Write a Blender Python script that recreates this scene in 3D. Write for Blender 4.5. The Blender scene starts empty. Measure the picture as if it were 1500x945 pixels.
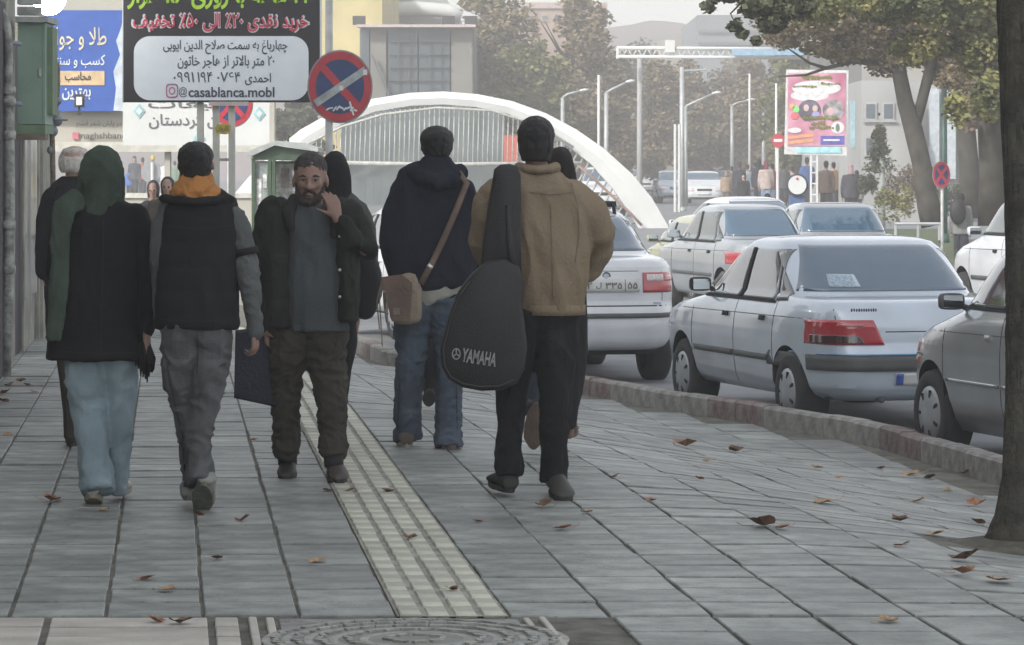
import bpy, bmesh, math, random
from mathutils import Vector, Matrix, noise
R = random.Random(7)
sc = bpy.context.scene
COL = sc.collection
F = 5000.0; HOR = 245.0; CAMH = 1.55; CX = 750.0
rad = math.radians
# ---------------------------------------------------------------- camera
cd = bpy.data.cameras.new('camera'); cam = bpy.data.objects.new('camera', cd); COL.objects.link(cam)
cam.location = (0, 0, CAMH); cam.rotation_euler = (rad(90), 0, 0)
cd.sensor_width = 36; cd.lens = 36 * F / 1500; cd.shift_y = -(472.5 - HOR) / 1500
cd.clip_start = 0.1; cd.clip_end = 6000
sc.camera = cam
# ---------------------------------------------------------------- sky, sun, exposure
SUN_EL, SUN_AZ = 34.0, 222.0          # azimuth measured from +Y towards +X
w = bpy.data.worlds.new('World'); sc.world = w; w.use_nodes = True
nt = w.node_tree; bg = nt.nodes['Background']
sky = nt.nodes.new('ShaderNodeTexSky'); sky.sky_type = 'NISHITA'; sky.sun_disc = False
sky.sun_elevation = rad(SUN_EL); sky.sun_rotation = rad(SUN_AZ)
sky.air_density = 1.0; sky.dust_density = 1.2; sky.ozone_density = 1.0
hs = nt.nodes.new('ShaderNodeHueSaturation'); hs.inputs['Saturation'].default_value = 0.22
nt.links.new(sky.outputs[0], hs.inputs['Color']); nt.links.new(hs.outputs[0], bg.inputs[0]); bg.inputs[1].default_value = 0.145
sl = bpy.data.lights.new('sun', 'SUN'); sl.energy = 2.0; sl.angle = rad(5); sl.color = (1.0, 0.95, 0.88)
so = bpy.data.objects.new('sun', sl); COL.objects.link(so)
sd = Vector((math.sin(rad(SUN_AZ)) * math.cos(rad(SUN_EL)), math.cos(rad(SUN_AZ)) * math.cos(rad(SUN_EL)), math.sin(rad(SUN_EL))))
so.rotation_euler = sd.to_track_quat('Z', 'Y').to_euler()
sc.view_settings.view_transform = 'Standard'; sc.view_settings.look = 'None'
sc.view_settings.exposure = 1.38; sc.view_settings.gamma = 1.0; sc.view_settings.use_curve_mapping = False
sc.cycles.use_denoising = True
sc.cycles.max_bounces = 6; sc.cycles.volume_bounces = 0; sc.cycles.transparent_max_bounces = 8

# ---------------------------------------------------------------- helpers
def P(x, y, Z):                      # where a thing seen at (x, y) stands when it is Z metres off
    return Vector(((x - CX) * Z / F, Z, CAMH - (y - HOR) * Z / F))
def G(x, Z, z=0.0): return Vector(((x - CX) * Z / F, Z, z))
MATS = {}
def mat(name, col, rough=0.7, metal=0.0, var=0.15, scale=8.0, bump=0.0, bscale=60.0, emit=0.0, coat=0.0, spec=None, rnd=0.0, col2=None, alpha=None):
    if name in MATS: return MATS[name]
    m = bpy.data.materials.new(name); m.use_nodes = True; t = m.node_tree; b = t.nodes['Principled BSDF']
    b.inputs['Roughness'].default_value = rough; b.inputs['Metallic'].default_value = metal
    if spec is not None: b.inputs['Specular IOR Level'].default_value = spec
    if coat: b.inputs['Coat Weight'].default_value = coat; b.inputs['Coat Roughness'].default_value = 0.06
    c = tuple(col) + (1,)
    tc = t.nodes.new('ShaderNodeTexCoord')
    nz = t.nodes.new('ShaderNodeTexNoise'); nz.inputs['Scale'].default_value = scale; nz.inputs['Detail'].default_value = 5
    t.links.new(tc.outputs['Object'], nz.inputs['Vector'])
    mx = t.nodes.new('ShaderNodeMix'); mx.data_type = 'RGBA'
    lo = tuple(max(0, v * (1 - var)) for v in col) + (1,)
    hi = (tuple(min(1, v * (1 + var)) for v in col) if col2 is None else tuple(col2)) + (1,)
    mx.inputs['A'].default_value = lo; mx.inputs['B'].default_value = hi
    mr = t.nodes.new('ShaderNodeMapRange'); mr.inputs['From Min'].default_value = 0.35; mr.inputs['From Max'].default_value = 0.65
    t.links.new(nz.outputs[0], mr.inputs['Value']); t.links.new(mr.outputs[0], mx.inputs['Factor'])
    out = mx.outputs['Result']
    if rnd:
        oi = t.nodes.new('ShaderNodeObjectInfo'); ge = t.nodes.new('ShaderNodeNewGeometry')
        ad = t.nodes.new('ShaderNodeMath'); ad.operation = 'ADD'
        t.links.new(oi.outputs['Random'], ad.inputs[0]); t.links.new(ge.outputs['Random Per Island'], ad.inputs[1])
        fr = t.nodes.new('ShaderNodeMath'); fr.operation = 'FRACT'; t.links.new(ad.outputs[0], fr.inputs[0])
        m2 = t.nodes.new('ShaderNodeMapRange'); m2.inputs['To Min'].default_value = 1 - rnd; m2.inputs['To Max'].default_value = 1 + rnd
        t.links.new(fr.outputs[0], m2.inputs['Value'])
        h = t.nodes.new('ShaderNodeHueSaturation'); t.links.new(out, h.inputs['Color']); t.links.new(m2.outputs[0], h.inputs['Value'])
        out = h.outputs[0]
    t.links.new(out, b.inputs['Base Color'])
    if emit:
        b.inputs['Emission Color'].default_value = c; b.inputs['Emission Strength'].default_value = emit
    if bump:
        n2 = t.nodes.new('ShaderNodeTexNoise'); n2.inputs['Scale'].default_value = bscale; n2.inputs['Detail'].default_value = 6
        t.links.new(tc.outputs['Object'], n2.inputs['Vector'])
        bp = t.nodes.new('ShaderNodeBump'); bp.inputs['Strength'].default_value = bump; bp.inputs['Distance'].default_value = 0.02
        t.links.new(n2.outputs[0], bp.inputs['Height']); t.links.new(bp.outputs[0], b.inputs['Normal'])
    MATS[name] = m
    return m

def wloc(o):
    v = Vector((0, 0, 0))
    while o is not None: v = v + o.location; o = o.parent
    return v
class MB:
    def __init__(s): s.v = []; s.f = []
    def add(s, vs, fs):
        n = len(s.v); s.v += [Vector(a) for a in vs]; s.f += [tuple(i + n for i in f) for f in fs]; return s
    def box(s, c, d, rz=0.0, rot=None):
        M = rot if rot is not None else Matrix.Rotation(rz, 3, 'Z')
        vs = [Vector(c) + M @ Vector((i * d[0] / 2, j * d[1] / 2, k * d[2] / 2)) for i in (-1, 1) for j in (-1, 1) for k in (-1, 1)]
        return s.add(vs, [(0, 1, 3, 2), (4, 6, 7, 5), (0, 4, 5, 1), (2, 3, 7, 6), (0, 2, 6, 4), (1, 5, 7, 3)])
    def bx(s, a, b):
        return s.box([(a[i] + b[i]) / 2 for i in range(3)], [abs(b[i] - a[i]) for i in range(3)])
    def tube(s, pts, rx, ry=None, ref=(0, 1, 0), n=12, round_ends=False):
        pts = [Vector(p) for p in pts]; k = len(pts)
        if not hasattr(rx, '__len__'): rx = [rx] * k
        if ry is None: ry = rx
        elif not hasattr(ry, '__len__'): ry = [ry] * k
        rx = list(rx); ry = list(ry)
        if round_ends:
            t0 = (pts[0] - pts[1]).normalized(); t1 = (pts[-1] - pts[-2]).normalized()
            a = min(rx[0], ry[0]); b = min(rx[-1], ry[-1])
            pts = [pts[0] + t0 * a * .95, pts[0] + t0 * a * .6] + pts + [pts[-1] + t1 * b * .6, pts[-1] + t1 * b * .95]
            rx = [rx[0] * .3, rx[0] * .78] + rx + [rx[-1] * .78, rx[-1] * .3]; ry = [ry[0] * .3, ry[0] * .78] + ry + [ry[-1] * .78, ry[-1] * .3]
            k += 4
        ref = Vector(ref); rings = []
        for i in range(k):
            t = (pts[min(i + 1, k - 1)] - pts[max(i - 1, 0)])
            if t.length < 1e-9: t = Vector((0, 0, 1))
            t.normalize(); sd_ = t.cross(ref)
            if sd_.length < 1e-4: sd_ = t.cross(Vector((1, 0.01, 0)))
            sd_.normalize(); dp = sd_.cross(t)
            rings.append([pts[i] + sd_ * (rx[i] * math.cos(2 * math.pi * j / n)) + dp * (ry[i] * math.sin(2 * math.pi * j / n)) for j in range(n)])
        return s.loft(rings)
    def loft(s, rings, cap=True):
        n = len(rings[0]); vs = [p for r in rings for p in r]; fs = []
        for i in range(len(rings) - 1):
            for j in range(n):
                a = i * n + j; b = i * n + (j + 1) % n
                fs.append((a, b, b + n, a + n))
        if cap: fs += [tuple(range(n - 1, -1, -1)), tuple((len(rings) - 1) * n + j for j in range(n))]
        return s.add(vs, fs)
    def ball(s, c, r, n=12, m=8, rot=None):
        if not hasattr(r, '__len__'): r = (r, r, r)
        c = Vector(c); M = rot or Matrix.Identity(3); vs = [c + M @ Vector((0, 0, -r[2]))]
        for i in range(1, m):
            th = math.pi * i / m - math.pi / 2
            for j in range(n):
                a = 2 * math.pi * j / n
                vs.append(c + M @ Vector((r[0] * math.cos(th) * math.cos(a), r[1] * math.cos(th) * math.sin(a), r[2] * math.sin(th))))
        vs.append(c + M @ Vector((0, 0, r[2]))); L = len(vs) - 1; fs = []
        for j in range(n):
            fs.append((0, 1 + (j + 1) % n, 1 + j)); fs.append((L, L - n + j, L - n + (j + 1) % n))
            for i in range(m - 2):
                a = 1 + i * n + j; b = 1 + i * n + (j + 1) % n; fs.append((a, b, b + n, a + n))
        return s.add(vs, fs)
    def prism(s, pts, ext):          # planar polygon pushed along ext
        n = len(pts); e = Vector(ext); pts = [Vector(p) for p in pts]
        return s.add(pts + [p + e for p in pts], [tuple(range(n)), tuple(range(2 * n - 1, n - 1, -1))] + [(j, j + n, (j + 1) % n + n, (j + 1) % n) for j in range(n)])
    def disc(s, c, r, th, n=32, rx=None):   # round plate facing the street (normal along Y)
        c = Vector(c); rx = rx or r
        return s.prism([c + Vector((rx * math.cos(2 * math.pi * j / n), 0, r * math.sin(2 * math.pi * j / n))) for j in range(n)], (0, th, 0))
    def build(s, name, m, parent=None, smooth=False, fix=True, local=False, kind=None):
        off = Vector((0, 0, 0)) if (parent is None or local) else wloc(parent)
        me = bpy.data.meshes.new(name); me.from_pydata([v - off for v in s.v], [], s.f)
        if fix:
            bm = bmesh.new(); bm.from_mesh(me); bmesh.ops.recalc_face_normals(bm, faces=bm.faces); bm.to_mesh(me); bm.free()
        if smooth: me.polygons.foreach_set('use_smooth', [True] * len(me.polygons))
        me.update(); return link(name, me, m, parent, kind)
def link(name, me, m, parent=None, kind=None):
    o = bpy.data.objects.new(name, me); COL.objects.link(o); o.parent = parent
    if m is not None and not me.materials: me.materials.append(m)
    if kind: o['kind'] = kind
    return o
def thing(name, label, cat, loc=(0, 0, 0), group=None, rz=0.0):
    o = bpy.data.objects.new(name, None); COL.objects.link(o); o.location = loc; o.rotation_euler = (0, 0, rz); o.empty_display_size = .2
    o['label'] = label; o['category'] = cat
    if group: o['group'] = group
    return o
def tag(o, label, cat, group=None):
    o['label'] = label; o['category'] = cat
    if group: o['group'] = group
    return o
def struct(o): o['kind'] = 'structure'; return o
def bake(o, mods):
    for ty, kw in mods:
        md = o.modifiers.new(ty, ty)
        for k, v in kw.items(): setattr(md, k, v)
    dg = bpy.context.evaluated_depsgraph_get(); dg.update()
    me = bpy.data.meshes.new_from_object(o.evaluated_get(dg), depsgraph=dg); old = o.data
    o.modifiers.clear(); o.data = me
    bpy.data.meshes.remove(old); return o
def organic(mb, name, m, parent, voxel=0.012, sm=3, fold=0.0, fscale=6.0, fz=0.5):
    """grow one continuous skin over overlapping volumes, then press folds into it"""
    o = mb.build(name, m, parent, fix=True)
    bake(o, [('REMESH', dict(mode='VOXEL', voxel_size=voxel)), ('SMOOTH', dict(factor=0.5, iterations=sm))])
    me = o.data
    if not me.materials: me.materials.append(m)
    if fold:
        off = Vector((R.random() * 50, R.random() * 50, 0)); ns = [v.normal.copy() for v in me.vertices]
        for v, nn in zip(me.vertices, ns):
            q = Vector((v.co.x * fscale, v.co.y * fscale, v.co.z * fscale * fz)) + off
            q = q + noise.noise_vector(q * .6) * .9
            a = 1 - abs(noise.noise(q)) * 2.6
            b = noise.noise(q * 3.1)
            v.co += nn * (fold * (a * .8 - .3 + b * .35))
    me.polygons.foreach_set('use_smooth', [True] * len(me.polygons)); me.update()
    return o

# ---------------------------------------------------------------- lettering
_AR = {'ا': (0xFE8D, 2), 'آ': (0xFE81, 2), 'ب': (0xFE8F, 4), 'پ': (0xFB56, 4), 'ت': (0xFE95, 4), 'ج': (0xFE9D, 4), 'چ': (0xFB7A, 4), 'ح': (0xFEA1, 4),
       'خ': (0xFEA5, 4), 'د': (0xFEA9, 2), 'ر': (0xFEAD, 2), 'ز': (0xFEAF, 2), 'س': (0xFEB1, 4), 'ش': (0xFEB5, 4), 'ص': (0xFEB9, 4), 'ط': (0xFEC1, 4),
       'ع': (0xFEC9, 4), 'غ': (0xFECD, 4), 'ف': (0xFED1, 4), 'ق': (0xFED5, 4), 'ک': (0xFB8E, 4), 'گ': (0xFB92, 4), 'ل': (0xFEDD, 4), 'م': (0xFEE1, 4),
       'ن': (0xFEE5, 4), 'ه': (0xFEE9, 4), 'و': (0xFEED, 2), 'ی': (0xFBFC, 4), 'ﻻ': (0xFEFB, 2)}
def shape(s):                        # right-to-left words as joined letter forms in visual order
    s = s.replace('لا', 'ﻻ'); out = []; dig = ''
    for i, c in enumerate(s):
        if c in '۰۱۲۳۴۵۶۷۸۹': dig += c; continue
        if dig: out.append(dig); dig = ''
        if c in _AR:
            b, k = _AR[c]; pv = i > 0 and s[i - 1] in _AR and _AR[s[i - 1]][1] == 4; nx = k == 4 and i + 1 < len(s) and s[i + 1] in _AR
            out.append(chr(b + (3 if pv and nx else 1 if pv else 2 if nx else 0)))
        else: out.append(c)
    if dig: out.append(dig)
    return ''.join(reversed(out))
def text(s, c, hpx_w, m, parent, name='lettering', bold=0.0, rtl=True, height=None, rz=0.0, rx=90.0, thick=0.002, local=False, tilt=0.0):
    """s centred on world point c, hpx_w = wanted width in metres"""
    cu = bpy.data.curves.new(name, 'FONT'); cu.body = shape(s) if rtl else s; cu.align_x = 'CENTER'; cu.align_y = 'CENTER'; cu.size = 1
    cu.offset = bold; cu.extrude = 0.0; cu.resolution_u = 3
    t = bpy.data.objects.new(name, cu); COL.objects.link(t)
    dg = bpy.context.evaluated_depsgraph_get(); dg.update()
    me = bpy.data.meshes.new_from_object(t.evaluated_get(dg), depsgraph=dg)
    bpy.data.objects.remove(t); bpy.data.curves.remove(cu)
    xs = [v.co.x for v in me.vertices]; ys = [v.co.y for v in me.vertices]
    if not xs: return None
    W = max(xs) - min(xs); H = max(ys) - min(ys); k = hpx_w / W; ky = (height / H) if height else k
    mx, my = (max(xs) + min(xs)) / 2, (max(ys) + min(ys)) / 2
    M = Matrix.Rotation(rz, 3, 'Z') @ Matrix.Rotation(rad(rx), 3, 'X') @ Matrix.Rotation(tilt, 3, 'Z')
    off = Vector((0, 0, 0)) if (local or parent is None) else wloc(parent)
    for v in me.vertices: v.co = Vector(c) - off + M @ Vector(((v.co.x - mx) * k, (v.co.y - my) * ky, 0))
    o = link(name, me, None, parent); me.materials.clear(); me.materials.append(m); return o
# ================================================================ GROUND
KB = [(16.0, 4.1), (18.0, 3.52), (20.3, 2.95), (23.5, 2.45), (24.9, 1.96), (25.8, 1.64), (26.9, 1.19), (28.6, .63), (30.5, -.305), (32.6, -1.25), (35.3, -1.63), (38, -2.1), (60, -6.0), (80, -9.5)]
def XK(Z):
    if Z <= KB[0][0]: return KB[0][1] + (KB[0][0] - Z) * .27
    for (a, b), (c, d) in zip(KB, KB[1:]):
        if Z <= c: return b + (d - b) * (Z - a) / (c - a)
    return KB[-1][1]
def XKS(Z): return 4.1 - .285 * (Z - 16)
def ss(t): t = max(0, min(1, t)); return t * t * (3 - 2 * t)
def ZS(X, Z): return -.35 * ss(1.0 - (XKS(Z) - X) / 3.6)      # pavement falls towards the kerb
def ZR(Z): return -.38 + .38 * ss((Z - 45) / 60)            # road level
m_ground = mat('packed_dirt', (.20, .19, .17), .95, var=.3, scale=2.0, bump=.4)
m_road = mat('road_asphalt', (.17, .18, .19), .8, var=.18, scale=1.2, bump=.3, bscale=90)
m_base = mat('mortar_bed', (.115, .113, .095), .95, var=.4, scale=7, bump=.6, bscale=40)
m_tile = mat('paving_slab_grey', (.205, .220, .208), .55, var=.30, scale=5, bump=.35, bscale=35, rnd=.16)
m_tile2 = mat('paving_slab_beige', (.40, .38, .34), .6, var=.16, scale=4, bump=.3, bscale=35, rnd=.10)
m_tac = mat('tactile_slab_cream', (.40, .40, .33), .6, var=.25, scale=5, bump=.35, bscale=45, rnd=.13)
m_kerb = mat('kerb_stone', (.27, .265, .245), .9, var=.35, scale=6, bump=.5, bscale=30, rnd=.12)
m_kerbr = mat('kerb_stone_red', (.23, .15, .14), .9, var=.4, scale=9, bump=.5, bscale=30, rnd=.12, col2=(.26, .24, .22))
# tile texture: streaks across the walk
for mm in (m_tile,):
    t = mm.node_tree; b = t.nodes['Principled BSDF']; tc = t.nodes.new('ShaderNodeTexCoord'); mp = t.nodes.new('ShaderNodeMapping')
    mp.inputs['Scale'].default_value = (1.2, 26, 1); nz = t.nodes.new('ShaderNodeTexNoise'); nz.inputs['Scale'].default_value = 1.0; nz.inputs['Detail'].default_value = 3
    ge = t.nodes.new('ShaderNodeNewGeometry'); t.links.new(ge.outputs['Position'], mp.inputs['Vector']); t.links.new(mp.outputs[0], nz.inputs['Vector'])
    mr = t.nodes.new('ShaderNodeMapRange'); mr.inputs['From Min'].default_value = .3; mr.inputs['From Max'].default_value = .7; mr.inputs['To Min'].default_value = .87; mr.inputs['To Max'].default_value = 1.13
    t.links.new(nz.outputs[0], mr.inputs['Value']); src = b.inputs['Base Color'].links[0].from_socket
    h = t.nodes.new('ShaderNodeHueSaturation'); t.links.new(src, h.inputs['Color']); t.links.new(mr.outputs[0], h.inputs['Value']); t.links.new(h.outputs[0], b.inputs['Base Color'])
    b.inputs['Specular IOR Level'].default_value = .6
    # worn patches, stains and grit over the slabs
    n3 = t.nodes.new('ShaderNodeTexNoise'); n3.inputs['Scale'].default_value = 1.1; n3.inputs['Detail'].default_value = 8; n3.inputs['Roughness'].default_value = .65; t.links.new(ge.outputs['Position'], n3.inputs['Vector'])
    r3 = t.nodes.new('ShaderNodeMapRange'); r3.inputs['From Min'].default_value = .38; r3.inputs['From Max'].default_value = .62; r3.inputs['To Min'].default_value = .72; r3.inputs['To Max'].default_value = 1.18; t.links.new(n3.outputs[0], r3.inputs['Value'])
    h3 = t.nodes.new('ShaderNodeHueSaturation'); t.links.new(h.outputs[0], h3.inputs['Color']); t.links.new(r3.outputs[0], h3.inputs['Value'])
    n4 = t.nodes.new('ShaderNodeTexNoise'); n4.inputs['Scale'].default_value = 55; n4.inputs['Detail'].default_value = 2; t.links.new(ge.outputs['Position'], n4.inputs['Vector'])
    r4 = t.nodes.new('ShaderNodeMapRange'); r4.inputs['From Min'].default_value = .62; r4.inputs['From Max'].default_value = .70; r4.inputs['To Min'].default_value = 1.0; r4.inputs['To Max'].default_value = .55; t.links.new(n4.outputs[0], r4.inputs['Value'])
    h4 = t.nodes.new('ShaderNodeHueSaturation'); t.links.new(h3.outputs[0], h4.inputs['Color']); t.links.new(r4.outputs[0], h4.inputs['Value']); t.links.new(h4.outputs[0], b.inputs['Base Color'])
# land sheet
mb = MB(); mb.add([(-900, -40, -1.2), (900, -40, -1.2), (900, 2500, -1.2), (-900, 2500, -1.2)], [(0, 1, 2, 3)])
struct(mb.build('ground', m_ground))
# road sheet follows the dip
rows = [2, 8, 14, 18, 20, 22, 24, 26, 28, 30, 33, 36, 40, 45, 50, 56, 62, 70, 80, 90, 105, 130, 170, 260, 400]
vs = []; fs = []
for i, z in enumerate(rows):
    x0 = XK(z) + .05 if z < 80 else -60; vs += [(x0, z, ZR(z)), (x0 + (14 if z < 80 else 0) + (0 if z < 80 else 14 + 60), z, ZR(z) + .002), (80, z, ZR(z) + .004)]
    if i: a = 3 * (i - 1); fs += [(a, a + 1, a + 4, a + 3), (a + 1, a + 2, a + 5, a + 4)]
mb = MB(); mb.add(vs, fs); road = struct(mb.build('road', m_road))
# square beyond the arch
mb = MB(); mb.add([(-90, 80.2, -.016), (XK(70) + 3, 80.2, -.016), (XK(70) + 3, 420, -.012), (-90, 420, -.012)], [(0, 1, 2, 3)])
struct(mb.build('square', mat('square_paving', (.26, .26, .25), .85, scale=.6)))
# pavement base
def sheet(x0f, x1f, z0, z1, nx, nz, dz, name, m, parent=None):
    vs = []; fs = []
    for i in range(nz + 1):
        z = z0 + (z1 - z0) * i / nz
        for j in range(nx + 1):
            a, b = x0f(z), x1f(z); x = a + (b - a) * j / nx
            vs.append((x, z, ZS(x, z) + dz))
            if i and j: k = len(vs) - 1; fs.append((k - nx - 2, k - nx - 1, k, k - 1))
    mb = MB(); mb.add(vs, fs); return mb.build(name, m, parent)
pave = struct(sheet(lambda z: -12, lambda z: XK(z) - .01, 2, 80, 40, 100, -.010, 'pavement', m_base))
SH = -.1
def TX(u, Z): return u + SH * (Z - 11.83)
ROW = .375
def slab_mesh(x0, x1, z0, z1, g, lift, th=.03, bev=.004, tilt=None, gz=None):
    gz = g if gz is None else gz
    """one slab on the falling pavement, four bevelled sides"""
    vs = []
    zc = (z0 + z1) / 2; xc = TX((x0 + x1) / 2, zc)
    for (e, dz) in ((0, -th), (0, lift - bev), (bev, lift)):
        for a, b in ((x0 + g + e, z0 + gz + e), (x1 - g - e, z0 + gz + e), (x1 - g - e, z1 - gz - e), (x0 + g + e, z1 - gz - e)):
            X = TX(a, b); tl = 0 if tilt is None else tilt[0] * (a - (x0 + x1) / 2) + tilt[1] * (b - zc)
            vs.append((X, b, ZS(X, b) + dz + tl))
    fs = [(0, 1, 5, 4), (1, 2, 6, 5), (2, 3, 7, 6), (3, 0, 4, 7), (4, 5, 9, 8), (5, 6, 10, 9), (6, 7, 11, 10), (7, 4, 8, 11), (8, 9, 10, 11)]
    return vs, fs
def add_piece(name, vs, fs, m, parent):
    mb = MB(); mb.add(vs, fs); c = sum((v for v in mb.v), Vector()) / len(mb.v)
    mb.v = [v - c for v in mb.v]; o = mb.build(name, m, parent, local=True, fix=False); o.location = c; return o
cells = []
cols = [(-.402 - .335 * (k + 1), -.402 - .335 * k) for k in range(22)] + [(-.012 + .35 * k, -.012 + .35 * (k + 1)) for k in range(24)]
z = 11.80; rz_ = 0
while z < 44:
    for (a, b) in cols:
        jz = R.uniform(-.03, .03) if R.random() < .25 else 0
        X = TX((a + b) / 2, z + .19)
        if X + .18 > XK(z + .19) - .02: continue
        if X < -3.6 - .1 * (z - 11.8) * .6 - 1.0: continue
        cells.append((a, b, z, z + ROW))
    z += ROW; rz_ += 1
def inview(a, b, z0, z1):
    X = TX((a + b) / 2, z0); x = CX + F * X / z0; y = HOR + F * (CAMH - ZS(X, z0)) / z0
    return -60 < x < 1560 and y < 990
tree_hole = lambda X, Z: (X - 2.30) ** 2 + ((Z - 14.85) * 1.0) ** 2 < .42 ** 2
vis = [c for c in cells if inview(*c) and not tree_hole(TX((c[0] + c[1]) / 2, c[2] + .19), c[2] + .19)]
vis.sort(key=lambda c: c[2]); near = vis[:285]; nset = set(near)
for (a, b, z0, z1) in near:
    vs, fs = slab_mesh(a, b, z0, z1, R.uniform(.002, .007) if a > -.1 else R.uniform(.004, .010), R.uniform(-.003, .003), tilt=(R.uniform(-.010, .010), R.uniform(-.016, .016)), gz=R.uniform(.010, .018))
    if R.random() < .05: continue_ = 1
    add_piece('paving_slab', vs, fs, m_tile, pave)
mb = MB()
for c in cells:
    if c in nset or tree_hole(TX((c[0] + c[1]) / 2, c[2] + .19), c[2] + .19): continue
    vs, fs = slab_mesh(*c, .004, R.uniform(-.003, .003), tilt=(R.uniform(-.006, .006), R.uniform(-.010, .010)), gz=.014); mb.add(vs, fs)
mb.build('paving_slabs_beyond', m_tile, pave, fix=False, kind='stuff')
# tactile strip: four bars per slab row, cream
n = 0; mbf = MB(); z = 11.80
while z < 40:
    for k in range(4):
        x0 = -.392 + k * .0965; w_ = .066
        vs, fs = slab_mesh(x0, x0 + w_ + .014, z, z + .22, .003, .004 + R.uniform(-.0025, .0025), gz=.009)
        if z < 24 and n < 230: add_piece('tactile_bar', vs, fs, m_tac, pave); n += 1
        else: mbf.add(vs, fs)
    z += .235
vs = []; fs = []
for i in range(60):
    z = 11.8 + i * .47
    for a in (-.40, -.014): X = TX(a, z); vs.append((X, z, ZS(X, z) - .003))
    if i: k = 2 * i; fs.append((k - 2, k - 1, k + 1, k))
mb = MB(); mb.add(vs, fs); mb.build('tactile_bed', mat('tactile_bed_grey', (.27, .27, .235), .9, var=.3, scale=9, bump=.4), pave)
mbf.build('tactile_bars_beyond', m_tac, pave, fix=False, kind='stuff')
# front band of pale slabs, manhole surround, bare patch
def pale(a, b, z0, z1, m, name='pale_slab', g=.008):
    vs, fs = slab_mesh(a, b, z0, z1, g, R.uniform(-.003, .004)); add_piece(name, vs, fs, m, pave)
zz = 11.77
for k in range(7):
    z1 = zz - .018; z0 = zz - .235
    for a in (-3.08, -2.52, -1.96, -1.60, -1.04):
        bnd = {-3.08: -2.53, -2.52: -1.97, -1.96: -1.61, -1.60: -1.05, -1.04: -.945}[a]
        pale(a - .02 * 0, bnd, z0, z1, m_tile2)
    zz -= .235
for a in (-.925, -.865): pale(a, a + .045, 10.3, 11.76, m_tile2, 'edging_strip')
for a in (.02, .075): pale(a, a + .04, 10.3, 11.76, m_tile2, 'edging_strip')
mbb = MB(); z = 11.77
for k in range(8):
    for a in cols:
        if a[0] < .30: continue
        if k < 8: vs, fs = slab_mesh(a[0], a[1], z - ROW, z, .008, R.uniform(-.003, .003)); mbb.add(vs, fs)
    z -= ROW
mbb.build('paving_slabs_near', m_tile, pave, fix=False, kind='stuff')
# manhole cover with raised rings and studs
cov = thing('manhole_cover', 'pale round manhole cover with raised ring pattern set at front of the walk', 'manhole cover', (TX(-.38, 11.2), 11.2, .0))
c0 = Vector((TX(-.38, 11.2), 11.2, 0)); m_cov = mat('cover_cast', (.27, .275, .255), .6, var=.3, scale=14, bump=.5)
MB().tube([c0 + Vector((0, 0, -.02)), c0 + Vector((0, 0, .002))], .50, n=48).build('cover_plate', mat('cover_recess', (.21, .215, .195), .8), cov)
for rr in (.49, .425, .355, .27, .17):
    m_ = MB(); rg = []
    for q in range(49):
        a = 2 * math.pi * q / 48; rg.append([c0 + Vector((math.cos(a) * (rr + d), math.sin(a) * (rr + d), h)) for d, h in ((-.016, .001), (-.012, .0035), (.012, .0035), (.016, .001))])
    m_.loft(rg, cap=False).build('raised_ring', m_cov, cov)
m_ = MB()
for rr, cnt in ((.458, 50), (.39, 40), (.312, 32), (.22, 22), (.09, 9)):
    for q in range(cnt):
        a = 2 * math.pi * q / cnt; m_.box(c0 + Vector((math.cos(a) * rr, math.sin(a) * rr, .006)), (.05, .018, .007), a + math.pi / 2 + .5 * (q % 2))
m_.build('raised_studs', m_cov, cov, kind='stuff')
m_ = MB(); q0 = TX(-.80, 11.7); m_.add([(TX(-.81, 11.76), 11.76, -.006), (TX(.01, 11.76), 11.76, -.006), (TX(.01, 10.4), 10.4, -.006), (TX(-.81, 10.4), 10.4, -.006)], [(0, 1, 2, 3)])
struct(m_.build('manhole_surround', mat('surround_cement', (.22, .22, .21), .9, var=.35, scale=12, bump=.6)))
m_ = MB(); m_.add([(TX(.12, 11.78), 11.78, -.012), (TX(.31, 11.78), 11.78, -.012), (TX(.30, 10.4), 10.4, -.012), (TX(.12, 10.4), 10.4, -.012)], [(0, 1, 2, 3)])
struct(m_.build('bare_patch', mat('bare_cement', (.14, .12, .095), .95, var=.4, scale=7, bump=.7)))
# kerb stones
kerb = struct(MB().box((0, 0, -30), (.01, .01, .01)).build('kerb', m_kerb))
kb = []; z = 15.2
pts = []
while z < 60:
    pts.append(Vector((XK(z), z, 0))); z += .05
acc = 0; last = pts[0]; seg = [last]; L = .48; k = 0; red = 0
for a, b in zip(pts, pts[1:]):
    acc += (b - a).length
    if acc >= L:
        p, q = last, b; d = (q - p).normalized(); nn = Vector((d.y, -d.x, 0)); sgn = nn if nn.x > 0 else -nn
        p2, q2 = p + d * .008, q - d * .008; zb = -.75; jt = R.uniform(-.008, .008); hh = ZS(p.x - .01, p.z or p.y) + .14 + jt
        if p.y > 36.5: hh -= .03
        e = .018; rg = []
        o1 = R.uniform(-.006, .006)
        for pt in (p2, q2):
            f_ = pt + sgn * o1
            rg.append([Vector((f_.x, f_.y, zb)), Vector((f_.x, f_.y, hh - e)), f_ + sgn * e + Vector((0, 0, hh)), f_ + sgn * (.14 - e) + Vector((0, 0, hh)), f_ + sgn * .14 + Vector((0, 0, hh - e)), f_ + sgn * .14 + Vector((0, 0, zb))])
        m_ = MB(); m_.loft(rg); c = sum(m_.v, Vector()) / len(m_.v); m_.v = [v - c for v in m_.v]
        o = m_.build('kerb_stone', m_kerbr if (k // 2) % 3 == 1 else m_kerb, kerb, local=True); o.location = c - kerb.location
        last = b; acc = 0; k += 1
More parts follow.
